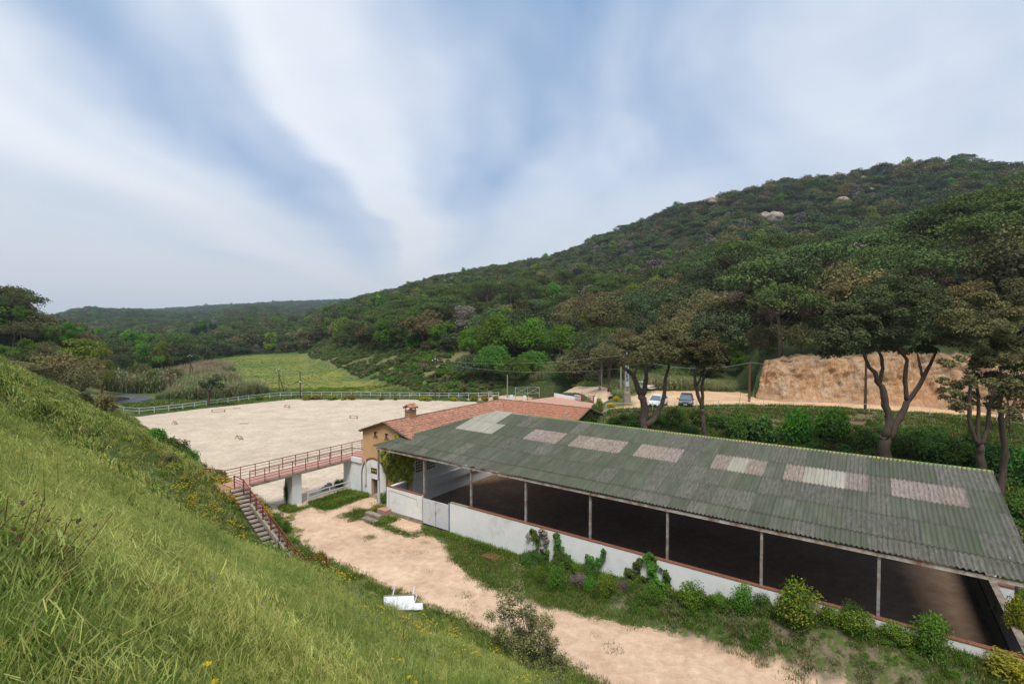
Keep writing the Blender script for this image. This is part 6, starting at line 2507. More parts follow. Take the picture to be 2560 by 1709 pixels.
PT('holm_oak', 'dark brown bushy oak behind the reed bed', 348, 904, 948, 60, 128)
PT('holm_oak', 'brown bushy oak right of the grey post', 428, 914, 950, 62, 128)
PT('young_ash', 'small bright bush-like tree by the grey post', 380, 922, 950, 42, 124)
for i, (u, vt, vb, w, d) in enumerate(((482, 818, 845, 13, 400), (492, 813, 846, 13, 398), (503, 811, 846, 13, 402), (512, 806, 846, 14, 400), (527, 806, 836, 11, 420), (536, 808, 832, 12, 425), (470, 838, 854, 6, 360), (521, 857, 888, 12, 320), (603, 846, 877, 8, 330), (588, 862, 886, 12, 320), (560, 870, 890, 7, 320), (494, 868, 886, 6, 320))):
    PT('cypress', ('first cypress of the dark group beyond the reeds, from the left', 'second cypress of the dark group beyond the reeds', 'third cypress of the dark group', 'tallest cypress, at the right of the dark group', 'cypress just right of the dark group', 'twin cypress beside it on the right', 'tiny cypress left of the dark group', 'short cypress nearest the dry reeds', 'lone tall cypress in the wood above the meadow', 'broad cypress above the meadow edge', 'thin small cypress between two larger ones', 'thin small cypress below the dark group')[i], u, vt, vb, w, d, name='cypress_tree')


# --- which ground points does the camera see (terrain horizon)
_HU = np.linspace(-1.6, 1.6, 161)
_HY = np.geomspace(100, 3600, 240)
_hz = height(_HU[:, None] * _HY[None], np.repeat(_HY[None], len(_HU), 0), fine=False)
_el = (_hz + 3 - CAMH) / _HY[None]
_cm = np.maximum.accumulate(_el, 1)


def seen(x, y, z, top=8.0, slack=.004):
    U = np.clip(x / np.maximum(y, 1), -1.6, 1.6)
    i = np.clip(((U + 1.6) / 0.02).astype(int), 0, 160)
    j = np.clip(np.searchsorted(_HY, y * .965) - 1, 0, len(_HY) - 1)
    return ((z + top - CAMH) / np.maximum(y, 1) > _cm[i, j] - slack) | (y < 130)


ROCKS = [(1925, 560), (1777, 509), (2017, 523), (2107, 505), (2155, 452), (2172, 477), (2260, 563), (2434, 402)]


def forest_points(step, r0, r1, seed):
    g = np.random.default_rng(seed)
    xmax = r1 * 1.12
    nx = int(2 * xmax / step)
    ny = int(r1 / step)
    X, Y = np.meshgrid(np.arange(nx) * step - xmax, np.arange(ny) * step + 50)
    X = (X + g.uniform(-.42, .42, X.shape) * step).ravel()
    Y = (Y + g.uniform(-.42, .42, Y.shape) * step).ravel()
    r = np.hypot(X, Y)
    k = (r >= r0) & (r < r1) & (np.abs(X) < 1.14 * Y + 12)
    X, Y = X[k], Y[k]
    a, b = toab(X, Y)
    d_lot = polydist(X, Y, LOT)
    d_f = polydist(X, Y, FIELD)
    d_ar = polydist(X, Y, ARENA)
    ok = ~inpoly(X, Y, LOT) & (d_lot > 4) & ~inpoly(X, Y, FIELD) & (d_f > 3) & ~inpoly(X, Y, ARENA) & (d_ar > 7)
    ok &= (b > bfoot(a) + 4) | (Y > 110)
    ok &= ~((b < bfence(a) + 3) & (a > -50) & (Y < 85) & (X > -25))
    ok &= ~((X > -40) & (X < 34) & (Y < 100))
    ok &= ~inpoly(X, Y, CLIFFTOP)
    rg = regional(X, Y)
    # scrubby bank and reed bed stay open
    ok &= ~((Y > 112) & (X > -118) & (X < -7) & (rg < 7.5 + 2.5 * fbm(X / 9, Y / 9, 3)) & (Y < 300))
    ok &= ~((X > -110) & (X < -45) & (Y > 95) & (Y < 150))
    ok &= ~((X > -135) & (X < -95) & (Y > 130) & (Y < 175))
    ok &= polydist(X, Y, [(-8, 112), (2, 108), (10, 101), (14, 92), (16, 80)], closed=False) > 4.5
    U = X / Y
    ok &= ~((U < -.70) & (np.hypot(X, Y) < 92))
    ok &= ~((X > -62) & (X < -30) & (Y < 180) & (Y > 110) & (rg < 5))
    for (tx, ty, tr) in TAKEN:
        ok &= np.hypot(X - tx, Y - ty) > tr + 1.2
    X, Y, rg = X[ok], Y[ok], rg[ok]
    Z = height(X, Y)
    # keep the boulders in view
    ok = seen(X, Y, Z)
    uu = CXP + FPX * X / Y
    vv = CYP - 34.5 - FPX * (Z + 5 - CAMH) / Y
    for (ru, rv) in ROCKS:
        ok &= ~((np.abs(uu - ru) < 16) & (vv > rv - 6) & (vv < rv + 11))
    ok &= ~((np.abs(uu - 1925) < 30) & (vv > 548) & (vv < 576))
    # bare openings far away
    ok &= ~((Y > 900) & (fbm(X / 90 + 3, Y / 60, 3) > 0.52))
    return X[ok], Y[ok], Z[ok]


def choose_kind(X, Y, Z, g):
    U = X / Y
    n = len(X)
    pn = fbm(X / 55 + 3, Y / 55, 3)                      # pine stands
    bn = fbm(X / 30 + 11, Y / 30 + 5, 3)
    r = g.random(n)
    pine = np.clip(.46 + 1.3 * pn, .05, .92)
    upper = (U > .25) & (Y > 230)
    pine = np.where(upper, np.clip(.13 + .9 * pn, .02, .7), pine)
    nearR = (U > .45) & (Y < 200)
    pine = np.where(nearR, np.clip(.6 + .9 * pn, .2, .9), pine)
    low = (Y < 165) & (U > -.25) & (U < .45)
    pine = np.where(low, .12, pine)
    left = (U < -.7) & (Y < 220)
    pine = np.where(left, .14, pine)
    bright = np.where(left, .33, np.where(low, .16, np.where(Y < 400, .035 + .1 * (bn > .33), .03 + .1 * (bn > .42))))
    grey = np.where(left, .02, np.where(Y < 300, .05, .03))
    k = np.full(n, 'holm_oak', dtype='<U12')
    r2 = g.random(n)
    k[r2 < .38] = 'dark_oak'
    k[r2 > .86] = 'cork_oak'
    k[r < pine] = 'stone_pine'
    m = g.random(n) < bright
    m &= ~((U > .4) & (Y < 230) & (g.random(n) < .9))
    k[m] = 'ash_tree'
    k[m & (g.random(n) < .35)] = 'young_ash'
    k[g.random(n) < grey] = 'bare_tree'
    return k


def plant_forest():
    g = np.random.default_rng(21)
    bands = [(6.4, 40, 300, 1.22), (8.6, 300, 1100, 1.4), (15.0, 1100, 3300, 1.95)]
    allp = []
    for i, (st, r0, r1, s) in enumerate(bands):
        X, Y, Z = forest_points(st, r0, r1, 50 + i)
        K = choose_kind(X, Y, Z, g)
        S = s * g.uniform(.6, 1.42, len(X)) * np.where((X / Y > .45) & (Y < 200), 1.15, 1)
        allp.append((X, Y, Z, K, S))
    X, Y, Z, K, S = (np.concatenate([p[i] for p in allp]) for i in range(5))
    # the ones that show largest become trees of their own
    R0 = np.array([KINDS[k][1] for k in K])
    size = R0 * S / np.hypot(X, Y)
    inview = (np.abs(X / Y) < 1.04)
    order = np.argsort(-size * inview)
    one = order[:300]
    names = {'holm_oak': 'olive-brown holm oak', 'dark_oak': 'dark green oak', 'cork_oak': 'tawny oak', 'stone_pine': 'umbrella pine', 'ash_tree': 'bright green broadleaf tree', 'young_ash': 'yellow-green broadleaf tree', 'bare_tree': 'leafless grey tree'}
    for i in one:
        x, y, z, k, s = float(X[i]), float(Y[i]), float(Z[i]), str(K[i]), float(S[i])
        U = x / y
        zone = 'in the wood left of the reeds' if U < -.62 else ('on the slope beyond the meadow' if U < -.2 else ('in the dense wood behind the car park' if U < .45 else 'on the hill above the rock face'))
        _, R, Hc = KINDS[k][:3]
        sc = s * (1.0 if k != 'stone_pine' else 1.05)
        th = KINDS[k][8] * Hc * (1.15 if k == 'stone_pine' else .5)
        uu = CXP + FPX * U
        ix = int(np.searchsorted([230, 560, 900, 1190, 1480, 1700, 1870, 2030, 2200, 2380], uu))
        over = ('at the far left edge', 'behind the reeds', 'beyond the green meadow', 'above the scrubby bank', 'above the bright green clump', 'above the lattice pylon', 'above the two hatchbacks', 'above the left end of the rock face', 'above the middle of the rock face', 'above the largest dark oak', 'at the right edge of the picture')[ix]
        row = ('front row of the wood', 'second row of the wood', 'higher on the slope', 'far up the slope')[int(np.searchsorted([105, 150, 215], y))]
        t = thing(k, names[k] + ', ' + row + ', ' + over, 'tree', (x, y, z), 0, names[k] + ' trees of the wood')
        c = link('crown', FINE[k][int(g.integers(len(FINE[k])))], t, (0, 0, th * sc))
        c.scale = (sc, sc, sc * g.uniform(.8, 1.15))
        c.rotation_euler = (0, 0, g.uniform(0, 6.28))
        q = link('trunk', TRUNKS[k][int(g.integers(2))], t, (0, 0, 0), g.uniform(0, 6.28))
        q.scale = (sc, sc, (th + 1.6) * sc / 4.2)
    rest = np.setdiff1d(np.arange(len(X)), one)
    lab = {'holm_oak': 'olive-brown holm oaks filling the wooded hills', 'dark_oak': 'dark green oaks filling the wooded hills', 'cork_oak': 'tawny oaks scattered through the wooded hills',
           'stone_pine': 'umbrella pines covering the wooded hills', 'ash_tree': 'bright green trees dotted over the hills', 'young_ash': 'yellow-green trees dotted over the hills', 'bare_tree': 'leafless grey trees dotted over the hills'}
    for k in lab:
        ii = rest[K[rest] == k]
        if not len(ii):
            continue
        s = S[ii]
        up = KINDS[k][8] * KINDS[k][2] * (1.0 if k == 'stone_pine' else .35)
        P = np.stack([X[ii], Y[ii], Z[ii] + up * s * .8], 1)
        s3 = np.stack([s, s, s * g.uniform(.75, 1.1, len(ii))], 1)
        scatter('forest', P, s3, g.uniform(0, 6.28, len(ii)), COARSE[k], lab[k], 'forest', seed=3)
    # understorey: fills the gaps between the trunks close by
    X, Y, Z = forest_points(4.2, 60, 330, 99)
    s = g.uniform(.35, .62, len(X))
    scatter('undergrowth', np.stack([X, Y, Z - .4], 1), s, g.uniform(0, 6.28, len(X)), COARSE['dark_oak'] + COARSE['holm_oak'], 'dark undergrowth beneath the trees', 'undergrowth', seed=4)
    # trunks showing in the near pine stands
    return len(one), len(rest)


print('forest', plant_forest())

# ================================================================== BUSHES
BUSHM = {}


def bush_meshes(key, mat, n=2600, size=.10, kind='bush', extra=None):
    if key not in BUSHM:
        BUSHM[key] = [crown_mesh('leaves', kind, 1.0, 1.6, int(n * 1.25), size, mat, hash_(key) + j, low=-.7, extra=extra, shell=(.5, 1.22)) for j in range(3)]
    return BUSHM[key]


def hash_(s):
    return sum((i + 1) * ord(c) for i, c in enumerate(s)) % 1000


def bush(label, x, y, R, Hh, mat=M_BUSH, name='bush', cat='bush', extra=None, size=.10, n=2600, z=None, group=None, key=None):
    key = key or (mat.name + (extra[0].name if extra else '') + str(size) + str(n))
    ms = bush_meshes(key, mat, n, size, extra=extra)
    z = H(x, y) if z is None else z
    rg = random.Random(int(x * 31 + y * 17))
    t = thing(name, label, cat, (x, y, z), 0, group)
    c = link('leaves', rg.choice(ms), t, (0, 0, -.1 * Hh))
    c.scale = (R, R, Hh / 1.35)
    c.rotation_euler = (0, 0, rg.uniform(0, 6.28))
    mb = MB()
    for k in range(4):
        a = k * 1.7
        mb.tube([(0, 0, -.1), (math.cos(a) * R * .3, math.sin(a) * R * .3, Hh * .55)], [.035, .015], 5, caps=False)
    mb.build('stems', M_BARK, t, local=True)
    return t


def PB(label, u, vb, w, h, mat=M_BUSH, dist=None, z=0.0, **kw):
    """bush from its foot in the photograph, width and height in photograph pixels"""
    p = gp(u, vb, z) if z else hit(u, vb, 18, 150)
    k = p[1] / FPX
    R = w / 2 * k
    x, y = p[0] + p[0] / p[1] * R * .5, p[1] + R * .5
    a, b = toab(x, y)
    if -33 < a < 5.8 and 22 < b < 40:          # keep it outside the barn wall
        b = min(b, 28.7 - min(R * .75, .8))
        x, y = AB(a, b)[:2]
    return bush(label, x, y, R, h * k * 1.08, mat, **kw)


c2 = lambda x, y: (900 + x * .3406, 1200 + y * .3406)
c3 = lambda x, y: (1650 + x * .3874, 1150 + y * .3874)
YG = (M_BUSHYEL, .22)
L2 = [('small clipped green bush, leftmost by the barn wall', 1330, 772, 110, 120, M_BUSH, {}),
      ('dense rounded green bush second from the left', 1455, 822, 160, 180, M_BUSH, {}),
      ('low yellowish bush behind the second green one', 1595, 715, 120, 95, M_BUSH, {'extra': YG}),
      ('withered brown bush between green ones', 1600, 790, 150, 95, M_GREYVEG, {}),
      ('small green bush right of the withered one', 1690, 832, 110, 110, M_BUSH, {}),
      ('pair-like green bush in the middle of the row', 1825, 885, 170, 170, M_BUSH, {'extra': YG}),
      ('withered brown bush leaning on the middle green one', 1925, 830, 90, 90, M_GREYVEG, {}),
      ('dark green bush with brown base before the tall vines', 2150, 945, 170, 160, M_BUSH, {}),
      ('leafy weeds at the foot of the bare vine', 1290, 610, 190, 80, M_BRAMBLE, {}),
      ('ivy mound at the foot of the second vine', 1520, 650, 200, 110, M_BRAMBLE, {}),
      ('ivy mound at the foot of the third vine', 1700, 690, 140, 90, M_BRAMBLE, {})]
for lab, x, y, w, h, m, kw in L2:
    u, v = c2(x, y)
    PB(lab, u, v, w * .3406, h * .3406, m, **kw)
L3 = [('green bush with gaps, right of the tall vines', 225, 985, 215, 165, M_BUSH, {}),
      ('small golden bush between two green ones', 385, 960, 110, 95, M_BUSH, {'extra': (M_BUSHYEL, .6)}),
      ('dense green bush before the white wall, left of the fifth post', 550, 1030, 200, 180, M_BUSH, {}),
      ('low ivy-like bush under the fifth post', 730, 930, 110, 95, M_BRAMBLE, {}),
      ('largest round green bush, in the middle of the right row', 880, 1110, 330, 250, M_BUSH, {'extra': YG}),
      ('golden top bush behind the largest one', 900, 950, 220, 110, M_BUSH, {'extra': (M_BUSHYEL, .5)}),
      ('yellowish bush against the wall right of the largest one', 1130, 1010, 150, 100, M_BUSH, {'extra': (M_BUSHYEL, .8)}),
      ('upright dark green shrub standing over the wall', 1245, 1010, 120, 150, M_BRAMBLE, {}),
      ('mixed yellow-green bush by the dry stump', 1280, 1165, 240, 160, M_BUSH, {'extra': (M_BUSHYEL, .45)}),
      ('low golden hedge left of the right big bush', 1490, 1100, 190, 95, M_BUSH, {'extra': (M_BUSHYEL, .9)}),
      ('big round green bush at the right, second largest', 1765, 1265, 290, 255, M_BUSH, {}),
      ('long low golden hedge at the barn end', 2080, 1200, 330, 120, M_BUSHYEL, {}),
      ('golden bush at the right edge of the picture', 2320, 1230, 200, 240, M_BUSHYEL, {'extra': (M_BUSH, .4)}),
      ('dull dark shrub by the barn end wall', 2230, 1080, 150, 90, M_BRAMBLE, {'extra': YG})]
for lab, x, y, w, h, m, kw in L3:
    u, v = c3(x, y)
    PB(lab, u, v, w * .3874, h * .3874, m, **kw)
# near the stable
PB('green shrub with small yellow flowers beside the arched door', 958, 1262, 36, 34, M_BRAMBLE, extra=(M_BROOM, .06))
PB('pale green ground plant under the corner post', 950, 1284, 46, 20, M_BUSHYEL, extra=(M_BUSH, .3))
PB('dark upright shrub behind the bridge pillar', 717, 1262, 18, 60, M_BRAMBLE)
PB('small yellow-flowered shrub at the abutment behind the white rail', 852, 1218, 34, 22, M_BRAMBLE, extra=(M_BROOM, .12))
# along the arena fence
for i, (u0, u1, lab) in enumerate(((757, 808, 'widest yellow-flowered broom bush on the arena fence, beside the wooden pole'), (812, 847, 'second yellow broom bush on the arena fence'), (852, 868, 'small round broom bush, third on the arena fence'), (868, 890, 'bright yellow broom bush, fourth on the arena fence'), (945, 962, 'faint green broom in the middle of the arena fence'), (980, 994, 'tiny yellow broom in the middle of the arena fence'), (1046, 1080, 'yellow broom bush left of the leaning pole'), (1125, 1145, 'yellow broom bush right of the leaning pole'), (1173, 1200, 'low greenish broom near the right end of the arena fence'), (1200, 1222, 'yellow broom near the right end of the arena fence'), (1228, 1248, 'last small broom by the end of the arena fence'), (635, 660, 'low green broom left of the wooden pole'))):
    PB(lab, (u0 + u1) / 2, 1000 if u1 < 1000 else 1002.5, u1 - u0, 13, M_BRAMBLE, extra=(M_BROOM, .55 if i in (0, 1, 2, 3, 6, 7, 9) else .15), n=1200, size=.16, key='broomA' if i in (0, 1, 2, 3, 6, 7, 9) else 'broomB')
# the patio hedge and garden
for i, (u, v, w, h, m, lab) in enumerate(((1497, 1038, 20, 22, M_BUSHYEL, 'upper yellowish hedge bush on the patio edge'), (1487, 1052, 22, 24, M_BRAMBLE, 'lower hedge bush on the patio edge by the ivy gable'), (1500, 1056, 16, 30, M_BRAMBLE, 'shaded hedge bush behind the ivy gable'))):
    PB(lab, u, v, w, h, m, z=3.9, extra=(M_BUSHYEL, .3), n=1600, size=.14)
for i, (u, v, w, h, lab) in enumerate(((1527, 1024, 26, 13, 'yellow flowering broom behind the first rails of the roadside fence'), (1542, 1008, 22, 12, 'yellow flowering broom climbing beside the concrete base'), (1530, 998, 26, 13, 'purple-brown shrub behind the yellow broom'))):
    PB(lab, u, v, w, h, M_BROOM if i < 2 else M_REDLEAF, z=5.3, n=1400, size=.14)
# bank behind the barn
BANK = [(1990, 1112, 80, 88, 'big bright bramble bush on the bank, left of two'), (2075, 1108, 110, 86, 'big bright bramble bush on the bank, right of two'), (1900, 1104, 90, 66, 'dark bush on the bank below the car park fence'),
        (1845, 1100, 66, 68, 'tall green bush on the bank behind the forked oak'), (1693, 1072, 56, 56, 'leafy bush rising to the fence by the white hatchback'), (1752, 1062, 54, 40, 'leafy bush under the dark hatchback'),
        (1795, 1068, 60, 34, 'low bush on the bank right of the forked oak'), (1650, 1062, 44, 26, 'low bush on the bank beside the V-stemmed oak'), (1590, 1068, 50, 28, 'low scrub on the bank left of the V-stemmed oak'), (1535, 1060, 40, 20, 'small scrub at the left end of the bank'), (1560, 1050, 30, 18, 'small upper scrub at the left end of the bank'),
        (1720, 1098, 60, 40, 'shaded bush at the foot of the bank'), (2150, 1120, 80, 50, 'bush on the bank left of the largest oak trunk'), (2270, 1140, 90, 60, 'bush on the bank right of the largest oak trunk'), (2340, 1150, 100, 70, 'wide green bush on the bank behind the barn ridge end'),
        (2400, 1165, 100, 72, 'dark green bush on the bank left of the multi-stemmed trunk'), (2500, 1190, 110, 86, 'dark bush on the bank at the right of the multi-stemmed trunk'), (2560, 1210, 110, 100, 'dark bush at the right edge behind the barn'), (2540, 1300, 90, 70, 'shaded bush beyond the right end of the barn'), (2330, 1100, 70, 36, 'low bush higher on the bank at the right'), (2440, 1110, 60, 40, 'low bush higher on the bank behind the multi-stemmed oak'), (2220, 1095, 60, 30, 'low weeds on the bank by the forked trunk base')]
for (u, v, w, h, lab) in BANK:
    q = hit(u, v, 35, 200)
    R = w / 2 * q[1] / FPX
    bush(lab, q[0], q[1], R, h * q[1] / FPX * 1.1, M_BRAMBLE if 'bright' not in lab else M_BUSH, n=3000, size=.13, z=q[2], extra=(M_BUSH, .12) if 'bright' not in lab else None)
# slope edge bushes
for (u, v, w, h, m, lab) in ((395, 1112, 60, 48, M_BUSH, 'bright feathery bush at the slope edge above the arena, upper one'), (440, 1140, 80, 56, M_BRAMBLE, 'green bush at the slope edge above the arena, middle one'), (470, 1160, 50, 40, M_BUSH, 'low green bush at the slope edge above the arena, lower one'), (420, 1165, 60, 36, M_SAGE, 'dull bush on the slope below the feathery ones'),
                             (540, 1200, 60, 26, M_BRAMBLE, 'scrub at the left end of the footbridge railing'), (515, 1190, 40, 22, M_BRAMBLE, 'scrub left of the footbridge'),
                             (248, 1030, 80, 52, M_OAKBR, 'rusty tamarisk-like bush between slope and pond'), (205, 1012, 50, 36, M_OAK, 'dark spiky bush at the slope crest left of the rusty one')):
    q = hit(u, v, 20, 130)
    bush(lab, q[0], q[1], w / 2 * q[1] / FPX, h * q[1] / FPX, m, z=q[2] - .1, n=3000, size=.13)


# plants along the handrail of the steps
def rail_plants():
    p0, p1, side, hw = STEP_LINE
    labs = ['pale creeper over the upper end of the step kerb', 'creeper beside the upper handrail', 'green vine bush on the handrail, upper part', 'dense green vine bush growing through the handrail', 'green vine bush on the outside of the handrail', 'low weeds below the vine bush', 'yellow-flowered weeds beside the lower handrail', 'yellow-flowered weeds at the end of the handrail']
    spec = [(626, 1240, 14, 10, M_BUSHYEL), (650, 1272, 22, 18, M_BUSHYEL), (672, 1300, 28, 24, M_BUSH), (690, 1332, 44, 44, M_BUSH), (716, 1330, 34, 30, M_BUSH), (722, 1362, 40, 20, M_BUSH), (760, 1385, 50, 24, M_BRAMBLE), (790, 1402, 50, 24, M_BRAMBLE)]
    for lab, (u, v, w, h, m) in zip(labs, spec):
        q = hit(u, v, 20, 60)
        bush(lab, q[0], q[1], w / 2 * q[1] / FPX, h * q[1] / FPX * 1.1, m, z=q[2] - .05, n=2200, size=.13, extra=(M_BROOM, .14) if 'yellow-fl' in lab else None)


rail_plants()


# --- ivy on the gable and vines on the wall: leaves against a wall
def wall_plant(name, label, blobs, mat, n, size, b=28.75, depth=.22, stems=None, seed=1, mat2=None):
    """blobs: (a, z, ra, rz)"""
    rg = np.random.default_rng(seed)
    B = np.array(blobs, float)
    w = B[:, 2] * B[:, 3]
    i = rg.choice(len(B), n, p=w / w.sum())
    th = rg.uniform(0, 2 * math.pi, n)
    rr = np.sqrt(rg.random(n)) * (1 + .15 * np.sin(th * 5 + i))
    a = B[i, 0] + B[i, 2] * rr * np.cos(th)
    z = B[i, 1] + B[i, 3] * rr * np.sin(th)
    d = depth * (0.25 + .75 * rg.random(n)) * (1 + .5 * np.sin(a * 7) * np.sin(z * 6))
    P = np.stack([CA * a + SA * (b - d), -SA * a + CA * (b - d), z], 1)
    N = unit(np.array((-SA, -CA, .55)) + rg.normal(size=(n, 3)) * .45)
    T = unit(np.cross(N, rg.normal(size=(n, 3))))
    Bt = np.cross(N, T)
    s = (size * rg.uniform(.6, 1.3, n))[:, None]
    V = np.stack([P - T * s * .5, P - Bt * s * .42, P + T * s * .5, P + Bt * s * .42], 1).reshape(-1, 3)
    v = np.repeat(.5 * (.5 + .5 * np.sin(a * 3 + z * 4)) + .5 * rg.random(n), 4)
    base = AB(B[0, 0], b, 0)
    t = thing(name, label, 'climbing plant', base)
    link('leaves', mesh_from('leaves', V - base, quads=np.arange(4 * n).reshape(n, 4), mats=[mat], attr=v), t)
    if stems:
        for st in stems:
            mb = MB()
            mb.tube([AB(x, b - .06 - .04 * (k % 2), zz) for k, (x, zz) in enumerate(st)], .02, 5)
            mb.build('stem', M_GREYBARK, t)
    return t


wall_plant('ivy', 'broad curtain of yellow-green ivy on the ochre stable gable', [(-35.4, 4.6, 1.4, .9), (-34.0, 4.6, 1.3, 1.1), (-34.9, 3.4, 1.6, 1.1), (-33.9, 3.0, 1.2, 1.2), (-35.2, 2.5, .8, .7), (-34.3, 5.6, .9, .5), (-33.0, 4.2, .6, 1.2), (-34.6, 6.15, .35, .25), (-36.6, 3.9, .25, .5)], M_IVY, 7000, .17, b=30.95, depth=.35, seed=2)
t = wall_plant('ivy', 'dark green ivy on the pink end gable of the right wing', [(0, 5.4, 1, 1)], M_BRAMBLE, 10, .15, b=31, seed=3)
bpy.data.objects.remove(t.children[0])
bpy.data.objects.remove(t)


def gable_ivy():
    rg = np.random.default_rng(8)
    n = 3800
    b = np.concatenate([rg.uniform(45.8, 49.6, n // 2), rg.normal(48.0, 1.0, n // 4), rg.normal(50.3, .35, n // 8), rg.normal(51.0, .2, n - n // 2 - n // 4 - n // 8)])
    z = 2.5 + rg.random(n) * (7.1 - abs(b - 49) * SLT - 2.5) * 1.0
    ok = ~((np.abs((b - 47.6)) < .13) & (z < 5.6)) & ~((np.abs(b - 48.9) < .14) & (z < 6.4) & (z > 5.2))
    b, z = b[ok], z[ok]
    n = len(b)
    a = -24.75 + rg.uniform(.05, .28, n)
    P = np.stack([CA * a + SA * b, -SA * a + CA * b, z], 1)
    N = unit(np.array((CA, -SA, .4)) + rg.normal(size=(n, 3)) * .5)
    T = unit(np.cross(N, rg.normal(size=(n, 3))))
    Bt = np.cross(N, T)
    s = (.2 * rg.uniform(.6, 1.3, n))[:, None]
    V = np.stack([P - T * s * .5, P - Bt * s * .42, P + T * s * .5, P + Bt * s * .42], 1).reshape(-1, 3)
    base = AB(-24.6, 48, 2)
    t = thing('ivy', 'dark green ivy on the pink end gable of the right wing', 'climbing plant', base)
    link('leaves', mesh_from('leaves', V - base, quads=np.arange(4 * n).reshape(n, 4), mats=[M_BRAMBLE], attr=np.repeat(rg.random(n), 4)), t)


gable_ivy()


def vine(label, pts, mat, n, seed, size=.14, name='vine'):
    """pts: photograph points with radius in pixels, on the front wall"""
    bl, st = [], []
    for (x, y, r) in pts:
        u, v = c2(x, y)
        a, z = onb(u, v, 28.75)
        k = .3406 * (AB(a, 28.75)[1]) / FPX * r
        bl.append((a, z, k, k))
        st.append((a, max(z, .1)))
    wall_plant(name, label, bl, mat, n, size, stems=[st], seed=seed, depth=.28)


vine('half-bare vine, leftmost on the white wall', [(1275, 375, 26), (1300, 410, 34), (1315, 460, 22), (1300, 520, 24), (1270, 560, 40), (1370, 530, 36)], M_BRAMBLE, 700, 31)
vine('bare brown twigs hanging beside the leftmost vine', [(1350, 380, 28), (1370, 430, 26), (1350, 500, 22), (1250, 400, 16)], M_GREYVEG, 420, 32, size=.2)
vine('narrow green vine, second from the left on the wall', [(1450, 400, 22), (1460, 440, 26), (1455, 490, 26), (1490, 500, 20), (1460, 560, 36), (1525, 560, 30), (1530, 620, 70)], M_BRAMBLE, 1500, 33)
vine('green vine with an outstretched arm, third on the wall', [(1795, 515, 18), (1790, 560, 20), (1760, 590, 26), (1700, 580, 30), (1680, 560, 20), (1700, 640, 60)], M_BRAMBLE, 1200, 34)
vine('sprawling green vine, fourth on the wall, left arm', [(2060, 585, 22), (2040, 620, 30), (1980, 670, 36), (2020, 720, 60), (2090, 740, 40)], M_BRAMBLE, 1200, 35)
vine('tallest green vine reaching the coping of the wall', [(2135, 570, 46), (2150, 620, 40), (2150, 680, 36), (2170, 730, 36), (2210, 770, 44)], M_BUSH, 1400, 36)
vine('thin green vine right of the tallest one', [(2250, 670, 18), (2260, 710, 24), (2265, 760, 24), (2260, 810, 30), (2210, 650, 10)], M_BRAMBLE, 700, 37)

# --- reeds
def reed_clump(name, seed, mats, hh=3.2):
    return grass_tuft(name, seed, 70, hh, .10, 1.5, mats, [.72, .10, .18], droop=.6, heads=.25)


def area_points(poly, n, seed):
    g = np.random.default_rng(seed)
    P = np.array(poly)
    x = g.uniform(P[:, 0].min(), P[:, 0].max(), n)
    y = g.uniform(P[:, 1].min(), P[:, 1].max(), n)
    ok = inpoly(x, y, poly)
    return x[ok], y[ok]


RE = [src(reed_clump('reeds', 300 + j, [M_REED, M_REEDDRY, M_G1])) for j in range(3)]
RD = [src(reed_clump('reeds', 310 + j, [M_REEDDRY, M_REEDDRY, M_REED])) for j in range(2)]
g_ = np.random.default_rng(77)
for (poly, n, s, srcs, lab) in (
        ([(-104, 124), (-76, 124), (-72, 132), (-98, 136)], 1100, 1.3, RE, 'tall green reed bed behind the pond'),
        ([(-80, 112), (-62, 113), (-60, 122), (-78, 124)], 650, 1.05, RE, 'green reeds between the pond and the arena fence'),
        ([(-112, 150), (-98, 160), (-106, 190), (-122, 196)], 900, 1.0, RD, 'pale dry reeds at the left edge of the meadow'),
        ([(4, 117), (14, 113), (16, 118), (6, 122)], 120, .9, RE, 'reeds by the field gate'),
        ([gp(1610, 968, 6.2)[:2], gp(1830, 972, 6.2)[:2], gp(1840, 966, 6.2)[:2], gp(1600, 960, 6.2)[:2]], 500, .55, RE, 'rank weeds along the back of the car park'),
        ([gp(1540, 1000, 5.2)[:2], gp(1552, 1003, 5.2)[:2], gp(1600, 968, 5.8)[:2], gp(1530, 978, 4.8)[:2]], 420, .42, RE, 'reedy grass between the patio and the pylon')):
    x, y = area_points(poly, n * 3, hash_(lab))
    x, y = x[:n], y[:n]
    scatter('reeds', np.stack([x, y, height(x, y)], 1), s * g_.uniform(.55, 1.15, len(x)) * np.clip(.95 + .9 * fbm(x / 6, y / 6, 3), .5, 1.3), g_.uniform(0, 6.28, len(x)), srcs, lab, 'reeds', seed=9)

# pond
mb = MB()
pp = [gp(u, v, -.35)[:2] for u, v in ((296, 993), (330, 990), (376, 996), (380, 1002), (345, 1009), (300, 1012), (285, 1002))]
cx, cy = np.mean([p[0] for p in pp]), np.mean([p[1] for p in pp])
mb.prism([(p[0], p[1]) for p in pp][::-1] if False else [(p[0], p[1]) for p in pp], -.6, .12)
o = mb.build('pond_lining', pbr('grey_pond_liner', (0.085, 0.088, 0.10), .6, var=.25, scale=.6))
tag(o, kind='structure')
mb = MB()
mb.prism([(cx + (p[0] - cx) * .5 - 2, cy + (p[1] - cy) * .5 - 1) for p in pp], .10, .14)
o = mb.build('pond_water', pbr('pond_water', (0.03, 0.035, 0.025), .08, var=.1, bump=0, spec=.6))
tag(o, kind='structure')

